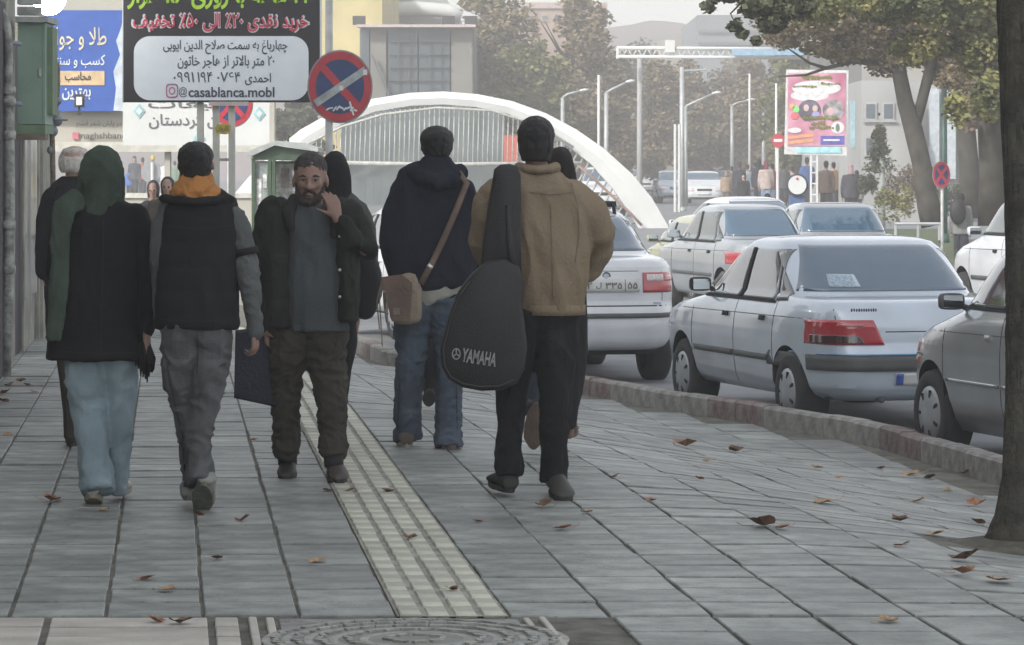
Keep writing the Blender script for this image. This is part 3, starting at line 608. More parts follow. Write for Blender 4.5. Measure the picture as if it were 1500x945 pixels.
pole('pale pole beyond the gantry', 1098, 150, 108, .06, m_wht); pole('thin pole left of the no entry sign', 1137, 140, 122, .055, m_wht)
pole('pale grey bracketed pole behind the arch', 877, 130, 110, .06, m_wht)
pole('green painted street pole in front of the white building', 1383, 72, 100, .075, mat('pole_green', (.02, .065, .05), .5))
def lamp(label, x0, y0, x1, y1, Z):
    t = thing('street_lamp', label, 'street lamp', G(x0, Z), 'street lamps with outreach arms')
    MB().tube([G(x0, Z, -.1), P(x0, y0 + 6, Z)], [.10, .07], n=8).build('post', m_stl, t, smooth=True)
    MB().tube([P(x0, y0 + 6, Z), P(x0 + (x1 - x0) * .2, y0 + 1, Z), P(x1 - 10, y1 + 1, Z)], .05, n=6, ref=(0, 1, 0)).build('arm', m_stl, t, smooth=True)
    MB().tube([P(x1 - 13, y1 + 1.2, Z), P(x1 - 6, y1, Z), P(x1, y1 - .5, Z)], [.1, .2, .1], [.04, .07, .04], n=10, ref=(0, 0, 1)).build('lamp_head', m_wht, t, smooth=True)
lamp('street lamp behind the arch, arm level to the right', 824, 137, 862, 132, 130); lamp('street lamp left of the tall road pole', 888, 130, 930, 119, 120); lamp('street lamp above the oncoming white car', 1004, 150, 1056, 136, 135); lamp('street lamp right of centre, small and level', 1072, 150, 1106, 146, 160); lamp('small street lamp beside the no entry sign', 1118, 160, 1146, 156, 170)
# ================================================================ CARS
m_glass = mat('car_glass', (.045, .088, .135), .06, var=.05, coat=1.0, spec=.9)  # blue of the reflected sky put into the base colour
m_glass2 = mat('car_glass_tinted', (.024, .034, .032), .07, var=.05, coat=1.0, spec=.8)
m_tyre = mat('tyre_rubber', (.022, .022, .023), .85, var=.2, bump=.2)
m_rim = mat('wheel_cover_grey', (.33, .35, .37), .4, metal=.35, var=.15)
m_under = mat('underbody_black', (.012, .012, .012), .9)
m_red = mat('tail_lens_red', (.34, .012, .022), .18, var=.08, coat=1.0)
m_redd = mat('tail_lens_smoked', (.045, .012, .014), .2, var=.08, coat=1.0)
m_clear = mat('tail_lens_clear', (.50, .42, .42), .15, var=.25, scale=60, coat=1.0)
m_trim = mat('bumper_plastic_grey', (.060, .064, .066), .6, var=.15)
m_chrome = mat('chrome_strip', (.55, .56, .58), .18, metal=1.0, var=.05)
m_plate = mat('number_plate_white', (.50, .50, .48), .5, var=.04)
m_ink = mat('plate_ink', (.05, .05, .06), .6)
def paint(n, c, metal=.0): return mat(n, c, .30, metal=metal, var=.09, scale=2.2, coat=1.0, bump=0)
SEDAN = dict(  # z, rear y, front y, half width, plan roundness
    box=[(.25, -1.84, 1.84, .66, 5), (.29, -1.93, 1.92, .70, 5.5), (.35, -1.975, 1.98, .725, 6), (.46, -1.995, 2.0, .742, 6), (.58, -1.985, 1.99, .750, 6), (.66, -1.95, 1.97, .752, 6.5), (.74, -1.945, 1.94, .748, 6.5), (.80, -1.94, 1.86, .742, 7), (.85, -1.925, 1.66, .733, 7), (.89, -1.91, 1.38, .722, 7), (.93, -1.885, 1.10, .708, 7),
         (.965, -1.84, 1.0, .692, 6.5), (.985, -1.70, .97, .680, 6), (.995, -1.45, .95, .672, 6), (1.005, -1.26, .93, .664, 6), (1.05, -1.20, .86, .652, 6), (1.15, -1.07, .68, .628, 6), (1.25, -.93, .50, .602, 6), (1.34, -.79, .33, .575, 6), (1.385, -.70, .22, .545, 5.5), (1.41, -.58, .10, .49, 5), (1.425, -.40, -.06, .38, 4.5), (1.43, -.25, -.15, .2, 4)],
    round=[(.29, -1.92, 1.86, .68, 4.5), (.32, -1.99, 1.93, .72, 4.5), (.37, -2.03, 1.98, .745, 4.6), (.48, -2.045, 2.0, .757, 4.8), (.60, -2.03, 1.99, .760, 5), (.68, -1.985, 1.97, .760, 5.2), (.76, -1.98, 1.93, .756, 5.4), (.83, -1.975, 1.84, .748, 5.6), (.91, -1.96, 1.62, .738, 5.6), (.98, -1.94, 1.32, .722, 5.6), (1.02, -1.89, 1.12, .705, 5.4),
           (1.045, -1.78, 1.04, .690, 5), (1.058, -1.55, 1.0, .678, 5), (1.07, -1.34, .97, .667, 5), (1.10, -1.26, .88, .652, 5), (1.18, -1.10, .68, .622, 5), (1.28, -.93, .50, .590, 5), (1.36, -.77, .33, .555, 5), (1.41, -.64, .18, .515, 4.6), (1.44, -.48, .02, .44, 4.2), (1.455, -.33, -.10, .32, 4), (1.46, -.22, -.16, .16, 4)],
    hatch=[(.20, -1.70, 1.74, .64, 4.5), (.28, -1.80, 1.84, .70, 4.5), (.40, -1.84, 1.90, .735, 4.8), (.54, -1.84, 1.91, .745, 5), (.66, -1.80, 1.88, .748, 5), (.76, -1.78, 1.82, .745, 5), (.84, -1.76, 1.60, .737, 5), (.90, -1.74, 1.30, .725, 5), (.95, -1.71, 1.08, .708, 5), (.99, -1.68, .98, .69, 5),
           (1.06, -1.62, .89, .664, 5), (1.16, -1.54, .77, .635, 5), (1.26, -1.45, .64, .605, 5), (1.35, -1.34, .50, .570, 5), (1.41, -1.20, .36, .52, 4.6), (1.45, -.98, .0, .43, 4), (1.465, -.7, -.2, .28, 4), (1.47, -.5, -.35, .14, 4)])
class Car:
    def __init__(s, name, label, loc, rz, kind, pm, group, sx=1.0, sy=1.0, sz=1.0, n=104, arches=True, wy=(-1.24, 1.22), wr=.285):
        s.T = SEDAN[kind]; s.sx, s.sy, s.sz = sx, sy, sz; s.kind = kind; s.pm = pm; s.wy = wy; s.wr = wr
        s.t = thing(name, label, 'car', loc, group, rz)
        rings = []
        zs = []
        for (a, b) in zip(s.T, s.T[1:]):
            k = 3 if b[0] - a[0] > .05 else 1
            zs += [a[0] + (b[0] - a[0]) * i / k for i in range(k)]
        zs.append(s.T[-1][0])
        for z in zs:
            r, f, w, e = s.lv(z); r_ = []
            for j in range(n):
                # denser at corners
                a = 2 * math.pi * j / n; ca, sa = math.cos(a), math.sin(a)
                r_.append(Vector((w * math.copysign(abs(ca) ** (2 / e), ca) * sx, ((r + f) / 2 + (f - r) / 2 * math.copysign(abs(sa) ** (2 / e), sa)) * sy, z * sz)))
            rings.append(r_)
        o = MB().loft(rings).build('body', pm, s.t, smooth=True, local=True)
        if arches:
            mb = MB()
            for y in wy:
                for sd_ in (-1, 1):
                    mb.tube([(sd_ * .40 * sx, y * sy, wr * sz + .01), (sd_ * .9 * sx, y * sy, wr * sz + .01)], (wr + .055) * sz, n=28, ref=(0, 0, 1))
            cut = mb.build('cut', None, s.t, local=True)
            if m_under.name not in [m.name for m in o.data.materials if m]: o.data.materials.append(m_under)
            cut.data.materials.append(pm); cut.data.materials.append(m_under)
            for p in cut.data.polygons: p.material_index = 1
            bpy.context.view_layer.update()
            bake(o, [('BOOLEAN', dict(operation='DIFFERENCE', object=cut, solver='EXACT', material_mode='INDEX'))])
            bpy.data.objects.remove(cut)
        try:
            o.data.polygons.foreach_set('use_smooth', [True] * len(o.data.polygons)); o.data.set_sharp_from_angle(angle=rad(32))
        except Exception: pass
        s.body = o
    def lv(s, z):
        T = s.T
        if z <= T[0][0]: return T[0][1:]
        for i, (a, b) in enumerate(zip(T, T[1:])):
            if z <= b[0]:
                t = (z - a[0]) / (b[0] - a[0]); return tuple(a[k] + (b[k] - a[k]) * t for k in range(1, 5))
        return T[-1][1:]
    def side(s, y, z, sg, o=.003):
        r, f, w, e = s.lv(z); v = min(.999, abs((y - (r + f) / 2) / ((f - r) / 2)))
        return Vector((sg * (w * (1 - v ** e) ** (1 / e) + o) * s.sx, y * s.sy, z * s.sz))
    def end(s, x, z, sg, o=.003):       # sg -1 rear, +1 front
        r, f, w, e = s.lv(z); v = min(.999, abs(x / w)); q = (1 - v ** e) ** (1 / e)
        return Vector((x * s.sx, ((r + f) / 2 + sg * ((f - r) / 2 * q + o)) * s.sy, z * s.sz))
    def patch(s, fn, quad, name, m, parent=None, nu=6, nv=6, th=.004, smooth=True):
        """quad corners in surface coordinates, bilinear grid laid on the body, with an edge"""
        a, b, c, d = quad; mb = MB(); top = []; bot = []
        if name in ('tail_light', 'lamp_lower_lens', 'indicator_lens', 'reversing_lens', 'bumper_moulding', 'bumper_chrome', 'bumper', 'headlight', 'bumper_gap', 'bumper_side'): nu = max(nu, 26); nv = max(nv, 8) if name in ('tail_light', 'lamp_lower_lens') else nv
        for i in range(nv + 1):
            for j in range(nu + 1):
                u, v = j / nu, i / nv
                x = (a[0] * (1 - u) + b[0] * u) * (1 - v) + (d[0] * (1 - u) + c[0] * u) * v
                y = (a[1] * (1 - u) + b[1] * u) * (1 - v) + (d[1] * (1 - u) + c[1] * u) * v
                top.append(fn(x, y, th)); bot.append(fn(x, y, -.02))
        N = (nu + 1) * (nv + 1); fs = []
        for i in range(nv):
            for j in range(nu):
                k = i * (nu + 1) + j; fs.append((k, k + 1, k + nu + 2, k + nu + 1))
        rim = [j for j in range(nu + 1)] + [(i + 1) * (nu + 1) - 1 for i in range(1, nv + 1)] + [nv * (nu + 1) + j for j in range(nu - 1, -1, -1)] + [i * (nu + 1) for i in range(nv - 1, 0, -1)]
        for p, q_ in zip(rim, rim[1:] + rim[:1]): fs.append((p, q_, q_ + N, p + N))
        mb.add(top + bot, fs); o = mb.build(name, m, parent or s.t, smooth=False, local=True)
        for p in o.data.polygons[:nu * nv]: p.use_smooth = True
        return o
    def S(s, sg): return lambda y, z, o: s.side(y, z, sg, o)
    def Rr(s): return lambda x, z, o: s.end(x, z, -1, o)
    def Fr(s): return lambda x, z, o: s.end(x, z, 1, o)
    def quadside(s, sg, q, name, m, **k): return s.patch(s.S(sg), q, name, m, **k)
    def wheels(s, cover=True):
        for y in s.wy:
            for sg in (-1, 1):
                r = s.wr * s.sz; x1 = sg * .735 * s.sx; x0 = sg * (.735 - .215) * s.sx; c = Vector(((x0 + x1) / 2, y * s.sy, r)); hw = abs(x1 - x0) / 2
                w = bpy.data.objects.new('wheel', None); COL.objects.link(w); w.parent = s.t; w.location = c; w.empty_display_size = .1
                rg = []
                for (dx, rr) in ((-1, .62), (-1, .9), (-.85, .98), (-.5, 1), (.5, 1), (.85, .98), (1, .9), (1.0, .66), (.9, .62)):
                    rg.append([Vector((sg * dx * hw, rr * r * math.cos(2 * math.pi * j / 30), rr * r * math.sin(2 * math.pi * j / 30))) for j in range(30)])
                MB().loft(rg, cap=False).build('tyre', m_tyre, w, smooth=True, local=True)
                mb = MB(); rg = []
                for (dx, rr) in ((.85, .64), (.98, .62), (1.03, .50), (1.10, .40), (1.12, .12), (1.14, .02)):
                    rg.append([Vector((sg * dx * hw, rr * r * math.cos(2 * math.pi * j / 30), rr * r * math.sin(2 * math.pi * j / 30))) for j in range(30)])
                mb.loft(rg); rm = mb.build('rim', m_rim, w, smooth=True, local=True)
                mb = MB()
                for j in range(7):
                    a = 2 * math.pi * j / 7; mb.box((sg * hw * 1.07, .46 * r * math.cos(a), .46 * r * math.sin(a)), (.012, .05, .02), rot=Matrix.Rotation(a, 3, 'X'))
                mb.build('cover_slot', m_under, rm, local=True, kind='stuff')
        MB().bx((-.60 * s.sx, -1.7 * s.sy, .26), (.60 * s.sx, 1.7 * s.sy, .32)).build('underbody', m_under, s.t, local=True)
    def glazing(s, m=None, cab=None, rear=True, sides=True, front=True, zt=None):
        m = m or m_glass; zb, zt_ = (1.03, 1.37) if s.kind == 'box' else (1.10, 1.39) if s.kind == 'round' else (1.02, 1.36)
        zt_ = zt or zt_
        def wd(z): return s.lv(z)[2]
        if rear:
            a, b = wd(zb) * .93, wd(zt_) * .86; s.patch(s.Rr(), [(-a, zb), (a, zb), (b, zt_), (-b, zt_)], 'rear_window', m, nu=26, nv=14, th=.007)
        if front:
            a, b = wd(zb) * .93, wd(zt_) * .88; s.patch(s.Fr(), [(-a, zb), (a, zb), (b, zt_), (-b, zt_)], 'windscreen', m, nu=26, nv=14, th=.007)
        if sides:
            r0, f0 = s.lv(1.0 if s.kind != 'round' else 1.075)[:2]; r1, f1 = s.lv(zt_ - .02)[:2]
            zq = .955 if s.kind == 'box' else 1.0; zq2 = zt_ - .035
            for sg in (-1, 1):
                ym = -.08
                w1 = s.quadside(sg, [(ym + .03, zq), (f0 - .12, zq), (f1 - .02, zq2), (ym + .03, zq2)], 'front_side_window', m_glass2 if m is m_glass else m, nu=20, nv=14, th=.007)
                yr = -.86 if s.kind != 'hatch' else -.95
                s.quadside(sg, [(yr, zq), (ym - .03, zq), (ym - .03, zq2), (yr + .14, zq2)], 'rear_side_window', m_glass2 if m is m_glass else m, nu=14, nv=14, th=.007)
                if s.kind != 'hatch': s.quadside(sg, [(r0 + .22 if s.kind == 'box' else r0 + .26, zq + .01), (yr - .03, zq), (yr + .11, zq2), (r1 + .12 + .04, zq2 - .03)], 'quarter_window', m_glass2, nu=8, nv=12, th=.007)
                else: s.quadside(sg, [(-1.42, zq + .01), (yr - .03, zq), (yr + .11, zq2), (-1.26, zq2 - .03)], 'quarter_window', m_glass2, nu=8, nv=12, th=.007)
                # dark window seals and door gaps
                for (q, nm) in (([(yr - .035, zq - .018), (f0 - .06, zq - .018), (f0 - .06, zq - .002), (yr - .035, zq - .002)], 'window_seal'), ([(ym - .03, zq), (ym + .03, zq), (ym + .03, zq2), (ym - .03, zq2)], 'door_pillar')):
                    s.quadside(sg, q, nm, m_under, nu=16, nv=12, th=.010)
    def doors(s, strip=m_trim, zst=(.50, .545), handle=m_under):
        for sg in (-1, 1):
            for (x0, x1) in ((-.082, -.074), (-.955, -.947), (.93, .938)):
                s.quadside(sg, [(x0, .30), (x1, .30), (x1, .95), (x0, .95)], 'door_gap', m_under, nu=1, nv=12, th=.0015)
            if strip is not None:
                for (y0, y1) in ((-.86, -.10), (-.06, .86)): s.quadside(sg, [(y0, zst[0]), (y1, zst[0]), (y1, zst[1]), (y0, zst[1])], 'side_moulding', strip, nu=10, nv=2, th=.012)
            for y in (-.72, .12):
                s.quadside(sg, [(y - .05, .80), (y + .05, .80), (y + .05, .835), (y - .05, .835)], 'door_handle', handle, nu=3, nv=2, th=.016)
            s.quadside(sg, [(-1.8, .845), (1.5, .82), (1.5, .826), (-1.8, .851)], 'crease_line', m_trim, nu=20, nv=1, th=.0008)
    def mirrors(s, m=m_under, only=None, y=.72):
        for sg in ((-1, 1) if only is None else (only,)):
            c = s.side(y, .98, sg, .0); mb = MB()
            mb.tube([c + Vector((sg * .0, -.0, -.0)), c + Vector((sg * .05, -.0, .02))], .02, n=8, ref=(0, 1, 0))
            mr = mb.build('mirror', m, s.t, smooth=True, local=True)
            mb = MB(); rg = []
            for dy, e in ((-.035, .8), (-.03, 1), (.02, 1), (.05, .6)):
                rg.append([c + Vector((sg * .115, 0, .045)) + Vector((e * .085 * math.copysign(abs(math.cos(a)) ** .5, math.cos(a)), dy, e * .055 * math.copysign(abs(math.sin(a)) ** .5, math.sin(a)))) for a in [2 * math.pi * j / 20 for j in range(20)]])
            mb.loft(rg).build('mirror_shell', m, mr, smooth=True, local=True)
            mb = MB(); mb.box(c + Vector((sg * .115, -.037, .045)), (.135, .004, .082)); mb.build('mirror_glass', mat('mirror_glass', (.45, .5, .52), .05, metal=1, var=.02), mr, local=True)
CG = 'parked and passing cars'
# ---- white saloon behind the man in tan
K = Car('white_car', 'white saloon with horse-head badge and red and clear tail lamps, behind the man in tan', Vector((.43, 32.15, -.385)), rad(12), 'round', paint('paint_white', (.52, .54, .56)), CG, sz=1.07, sx=.98)
K.wheels(); K.glazing(); K.doors(); K.mirrors(K.pm)
for sg in (-1, 1):
    K.patch(K.Rr(), [(sg * .335, .77), (sg * .715, .77), (sg * .715, .935), (sg * .335, .935)], 'tail_light', m_red, nu=8, nv=4, th=.012)
    K.patch(K.Rr(), [(sg * .37, .862), (sg * .54, .862), (sg * .54, .922), (sg * .37, .922)], 'reversing_lens', m_clear, nu=4, nv=3, th=.015)
    K.patch(K.Rr(), [(sg * .56, .862), (sg * .69, .862), (sg * .69, .912), (sg * .56, .912)], 'indicator_lens', mat('tail_lens_pink', (.42, .12, .12), .2, coat=1), nu=4, nv=3, th=.015)
    K.patch(K.Rr(), [(sg * .525, .70), (sg * .53, .70), (sg * .53, 1.0), (sg * .525, 1.0)], 'boot_gap', m_under, nu=1, nv=5, th=.001)
K.patch(K.Rr(), [(-.74, .655), (.74, .655), (.74, .665), (-.74, .665)], 'bumper_gap', m_under, nu=14, nv=1, th=.001)
K.patch(K.Rr(), [(-.745, .56), (.745, .56), (.745, .60), (-.745, .60)], 'bumper_moulding', m_trim, nu=16, nv=2, th=.012)
K.patch(K.Rr(), [(-.3, .945), (.3, .945), (.3, .95), (-.3, .95)], 'boot_crease', m_trim, nu=8, nv=1, th=.001)
pl = K.patch(K.Rr(), [(-.21, .775), (.30, .775), (.30, .885), (-.21, .885)], 'number_plate', m_plate, nu=4, nv=3, th=.014)
def on_rear(c, x, z, o): return c.end(x, z, -1, o)
for s_, x, w_ in (('۲', -.165, .045), ('ل', -.08, .05), ('۳۳۵', .06, .15), ('۵۵', .235, .09)):
    text(s_, on_rear(K, x, .83, .018), w_, m_ink, pl, 'plate_digits', local=True, height=.06 if s_ != 'ل' else .055, bold=.012)
K.patch(K.Rr(), [(.165, .78), (.170, .78), (.170, .88), (.165, .88)], 'plate_divider', m_ink, nu=1, nv=2, th=.0175, parent=pl)
cb = on_rear(K, 0, 1.0 - .02, .004); cb.z = .985
mb = MB(); mb.disc(Vector((0, on_rear(K, 0, .94, .01).y, .965)), .042, .006, rx=.038); bd = mb.build('badge', m_under, K.t, local=True)
mb = MB(); y_ = on_rear(K, 0, .94, .014).y; mb.prism([(-.026, y_, .955), (-.03, y_, .985), (-.01, y_, .995), (.012, y_, .992), (.028, y_, .975), (.018, y_, .965), (.006, y_, .972), (.008, y_, .940), (-.012, y_, .945)], (0, .003, 0)); mb.build('horse_head_emblem', m_chrome, bd, local=True)
mb = MB(); mb.bx((.36, on_rear(K, .45, .73, .006).y, .722), (.50, on_rear(K, .45, .73, .0).y, .736)); mb.build('boot_lettering_strip', m_chrome, K.t, local=True)
# roof rack bars on the white saloon
for sg in (-1, 1): MB().tube([(sg * .40, -.62, 1.50), (sg * .42, -.5, 1.575), (sg * .40, .1, 1.58)], .018, n=8).build('roof_rail', m_under, K.t, smooth=True, local=True)
MB().tube([(-.45, -.46, 1.595), (0, -.46, 1.605), (.45, -.46, 1.595)], .024, ref=(0, 0, 1), n=8).build('roof_crossbar', m_under, K.t, smooth=True, local=True)

# ---- silver-blue saloon at the kerb
th_ = math.atan2(.64, 2.3); rzS = th_
def place(xr, Zr, rz, wy, xw, sx=1.0, sy=1.0):   # world origin so that the near left wheel stands at pixel xr, depth Zr
    p = Vector(((xr - CX) * Zr / F, Zr, 0)); M = Matrix.Rotation(rz, 3, 'Z'); return p - M @ Vector((-xw * sx, wy * sy, 0))
pS = paint('paint_silver_blue', (.43, .49, .56), .15)
l_ = place(1160, 25.35, rzS, -1.24, .70, sx=1.13); l_.z = -.405
S4 = Car('silver_car', 'silver blue saloon at the kerb with black letters on boot and slanted red lamp', l_, rzS, 'box', pS, CG, sx=1.13)
S4.wheels(); S4.glazing(); S4.doors(); S4.mirrors()
def rear405(c, det=True, plate=True):
    for sg in (-1, 1):
        c.patch(c.Rr(), [(sg * .30, .665), (sg * .722, .665), (sg * .715, .845), (sg * .37, .845)], 'tail_light', m_red, nu=8, nv=5, th=.010)
        if det:
            c.patch(c.Rr(), [(sg * .43, .672), (sg * .712, .672), (sg * .708, .735), (sg * .47, .735)], 'lamp_lower_lens', m_redd, nu=6, nv=3, th=.013)
            c.patch(c.Rr(), [(sg * .44, .80), (sg * .60, .80), (sg * .60, .82), (sg * .44, .82)], 'lamp_highlight_lens', mat('tail_lens_pink', (.42, .12, .12), .2, coat=1), nu=4, nv=2, th=.013)
            c.patch(c.Rr(), [(sg * .60, .66), (sg * .605, .66), (sg * .605, .975), (sg * .60, .975)], 'boot_gap', m_under, nu=1, nv=6, th=.001)
    c.patch(c.Rr(), [(-.29, .755), (.29, .755), (.29, .762), (-.29, .762)], 'boot_crease', m_under, nu=8, nv=1, th=.001)
    b = c.patch(c.Rr(), [(-.749, .475), (.749, .475), (.749, .585), (-.749, .585)], 'bumper_moulding', m_trim, nu=20, nv=3, th=.018)
    for sg in (-1, 1): c.quadside(sg, [(-1.93, .475), (-1.60, .475), (-1.60, .585), (-1.93, .585)], 'bumper_side', m_trim, nu=6, nv=3, th=.016)
    c.patch(c.Rr(), [(-.74, .588), (.74, .588), (.74, .60), (-.74, .60)], 'bumper_chrome', mat('blue_tinted_strip', (.12, .28, .42), .25, metal=.5), nu=16, nv=1, th=.019)
    if plate: 
        p_ = c.patch(c.Rr(), [(-.24, .37), (.26, .37), (.26, .46), (-.24, .46)], 'number_plate', m_plate, nu=8, nv=4, th=.010)
        c.patch(c.Rr(), [(-.235, .375), (-.185, .375), (-.185, .455), (-.235, .455)], 'plate_band', mat('plate_blue', (.03, .08, .32), .5), nu=2, nv=4, th=.013, parent=p_)
rear405(S4)
text('LAHIJAN', S4.end(-.42, .93, -1, .012), .15, m_under, S4.t, 'boot_lettering', rtl=False, local=True, bold=.03, height=.026) if False else None
for k in range(11): MB().box(S4.end(-.50 + .016 * k * 1.0, .915, -1, .004), (.009 if k % 3 else .011, .004, .022 + .003 * (k % 2))).build('boot_letter', m_under, S4.t, local=True)
MB().tube([(-.35, -1.70, .27), (-.35, -1.93, .262)], .022, n=10).build('exhaust_pipe', m_trim, S4.t, smooth=True, local=True)
mb = MB(); mb.box(Vector((.0, -1.02, .99)), (1.0, .3, .02)); mb.build('parcel_shelf', m_under, S4.t, local=True)
pp = S4.patch(S4.Rr(), [(-.42, 1.06), (-.20, 1.058), (-.21, 1.15), (-.40, 1.155)], 'paper_in_window', mat('paper_behind_glass', (.24, .32, .38), .15, var=.3, scale=50, coat=1), nu=6, nv=6, th=.010)

# ---- silver grey hatch nearest, right
rzN = rad(16)
pN = paint('paint_grey_silver', (.235, .25, .265), .35)
l_ = place(1370, 22.9, rzN, 1.20, .70, sy=.9); l_.z = -.40
N2 = Car('grey_car', 'grey silver hatchback nearest the big tree trunk, chrome strip along its doors', l_, rzN, 'hatch', pN, CG, sy=.92, sz=1.04, wy=(-1.15, 1.20))
N2.wheels(); N2.glazing(m_glass2); N2.doors(strip=m_chrome, zst=(.515, .535), handle=pN); N2.mirrors(m_trim, y=.78)
for sg in (-1, 1):
    N2.quadside(sg, [(1.48, .60), (1.56, .60), (1.56, .635), (1.48, .635)], 'side_indicator', mat('amber_red_lens', (.45, .10, .03), .2, coat=1), nu=2, nv=2, th=.01)
    N2.patch(N2.Fr(), [(sg * .42, .63), (sg * .72, .65), (sg * .71, .76), (sg * .42, .74)], 'headlight', m_clear, nu=5, nv=4, th=.01)
    N2.patch(N2.Rr(), [(sg * .52, .66), (sg * .72, .66), (sg * .70, .90), (sg * .55, .90)], 'tail_light', m_red, nu=4, nv=4, th=.01)

# ---- simple rear details for the cars further up the road
def backend(c, lens=m_red, plate=True, bump=m_trim):
    for sg in (-1, 1): c.patch(c.Rr(), [(sg * .40, .68), (sg * .735, .68), (sg * .73, .83), (sg * .40, .83)], 'tail_light', lens, nu=5, nv=3, th=.012)
    if plate: c.patch(c.Rr(), [(-.22, .70), (.22, .70), (.22, .80), (-.22, .80)], 'number_plate', m_plate, nu=3, nv=2, th=.012)
    if bump: c.patch(c.Rr(), [(-.74, .40), (.74, .40), (.74, .58), (-.74, .58)], 'bumper', bump, nu=12, nv=3, th=.02)
def frontend(c):
    for sg in (-1, 1): c.patch(c.Fr(), [(sg * .36, .62), (sg * .72, .63), (sg * .70, .76), (sg * .36, .74)], 'headlight', m_clear, nu=5, nv=3, th=.012)
    c.patch(c.Fr(), [(-.24, .63), (.24, .63), (.24, .72), (-.24, .72)], 'grille', m_under, nu=4, nv=2, th=.012)
    c.patch(c.Fr(), [(-.22, .46), (.22, .46), (.22, .54), (-.22, .54)], 'number_plate', m_plate, nu=3, nv=2, th=.014)
    c.patch(c.Fr(), [(-.6, .30), (.6, .30), (.6, .37), (-.6, .37)], 'air_intake', m_under, nu=8, nv=2, th=.01)
def far_car(name, label, x, Z, rz, kind, pm, z=None, rear=True, sz=1.0, sx=1.0, arches=True, g=m_glass):
    c = Car(name, label, G(x, Z, ZR(Z) if z is None else z), rz, kind, pm, CG, n=40, arches=arches, sz=sz, sx=sx); c.wheels(); c.glazing(g); c.mirrors(pm); c.doors()
    (backend if rear else frontend)(c); return c
pW = MATS['paint_white']
far_car('silver_car', 'older silver saloon behind the white car, grey bumper and long red tail lamps', 1080, 45.0, rad(14), 'box', paint('paint_silver', (.25, .27, .29), .2), z=-.36, sx=.84)
M5 = far_car('silver_car', 'silver saloon seen through its rear window above the roof of the silver blue saloon', 1212, 49.0, rad(6), 'box', MATS['paint_silver'], z=-.38)
far_car('taxi', 'yellow green taxi half hidden between the white saloon and older silver saloon', 1038, 50.5, rad(13), 'hatch', paint('paint_taxi_yellow', (.27, .265, .12)), z=-.40, sx=.85, sz=.86)
far_car('white_car', 'white saloon crossing beyond the taxi, long smooth roof', 1082, 55, rad(20), 'round', pW, z=-.38)
far_car('white_car', 'oncoming white saloon facing us on the far road', 1028, 140, rad(180), 'round', pW, z=-.02, rear=False, sx=1.22, sz=.97)
far_car('blue_car', 'pale blue saloon facing us beside the oncoming white saloon', 984, 148, rad(182), 'box', paint('paint_pale_blue', (.28, .34, .42), .2), z=-.02, rear=False)
far_car('white_car', 'white saloon parked far off beside the foot of the arch', 936, 185, rad(190), 'round', pW, z=-.02, rear=False)
far_car('grey_car', 'grey blue saloon partly behind the oncoming white saloon', 1062, 180, rad(180), 'box', MATS['paint_pale_blue'], z=-.02, rear=False)
far_car('white_car', 'white car seen through the ribs of the arch', 882, 108, rad(178), 'box', pW, z=-.02, rear=False, sz=1.1)
far_car('white_car', 'white hatchback with orange red tail lamp beside the tree trunk, right', 1550, 40, rad(14), 'hatch', pW, z=-.33, sz=1.1)
far_car('white_car', 'white saloon at the kerb, glimpsed between the walkers', 622, 38.5, rad(18), 'round', pW, z=-.33)
# ================================================================ LEFT FRONTAGE, SIGNS, STALLS
m_pipe = mat('pipe_flaking_grey', (.27, .28, .26), .7, var=.45, scale=14, bump=.6, bscale=40)
m_grn = mat('cabinet_green', (.19, .28, .225), .5, var=.12, scale=3, bump=.1); m_grn2 = mat('cabinet_green_dark', (.13, .19, .12), .6, var=.15)
m_ban = mat('banner_white', (.50, .51, .50), .6, var=.04, scale=2)
def pbox(name, x0, x1, y0, y1, Z, th, m, parent=None): return MB().bx(P(x0, y0, Z), P(x1, y1, Z) + Vector((0, th, 0))).build(name, m, parent)
def plate_thing(name, label, cat, x, y, Z): return thing(name, label, cat, P(x, y, Z))
fr = thing('shopfront', 'cream and grey shop front wall with dark opening along the left edge of the walk', 'wall', G(30, 27))
def wallseg(name, x0, Z0, x1, Z1, yt, m, th=.25, zb=-.2):
    a = G(x0, Z0); b = G(x1, Z1); d = (b - a).normalized(); n_ = Vector((-d.y, d.x, 0)) * th; n_ = n_ if n_.x < 0 else -n_; zt = P(0, yt, Z0).z
    mb = MB(); mb.prism([Vector((a.x, a.y, zb)), Vector((b.x, b.y, zb)), Vector((b.x + n_.x, b.y + n_.y, zb)), Vector((a.x + n_.x, a.y + n_.y, zb))], (0, 0, zt - zb)); return mb.build(name, m, fr)
wallseg('dark_panel', -80, 20, 8, 25.5, -60, mat('dark_infill', (.03, .025, .035), .7), .3)
wallseg('wall_panel', 9, 26.2, 22, 27.2, -60, mat('dirty_cream_wall', (.25, .245, .21), .85, var=.3, scale=4, bump=.3))
wallseg('gap_shade_panel', 22, 28.0, 36, 29.3, 60, mat('dark_infill', (.03, .025, .035), .7))  # solid panel, the shade inside the gap put into its dark colour
wallseg('glass_panel', 37, 29.4, 57, 31.5, 60, mat('hazy_glass_panel', (.17, .18, .18), .35, var=.35, scale=3, coat=.3))
wallseg('wall_panel', 57.5, 31.6, 78, 34, 30, MATS['dirty_cream_wall'], .3)
wallseg('wall_plinth', 36, 29.2, 79, 33.9, 440, MATS['dirty_cream_wall'], .18)
for (x, Z, w_, yt) in ((33.5, 28.6, 1.2, 190), (60.5, 30.9, 2.6, 20), (55.5, 30.7, 1.2, 200)): pbox('door_post', x - w_, x + w_, yt, 245 + 7700 / Z, Z, .08, MATS['dirty_cream_wall'], fr)
MB().bx(P(14, 197, 27.8), P(66, 205, 27.8) + Vector((0, .2, 0))).build('lintel', mat('lintel_rust', (.17, .14, .11), .8, var=.3), fr)
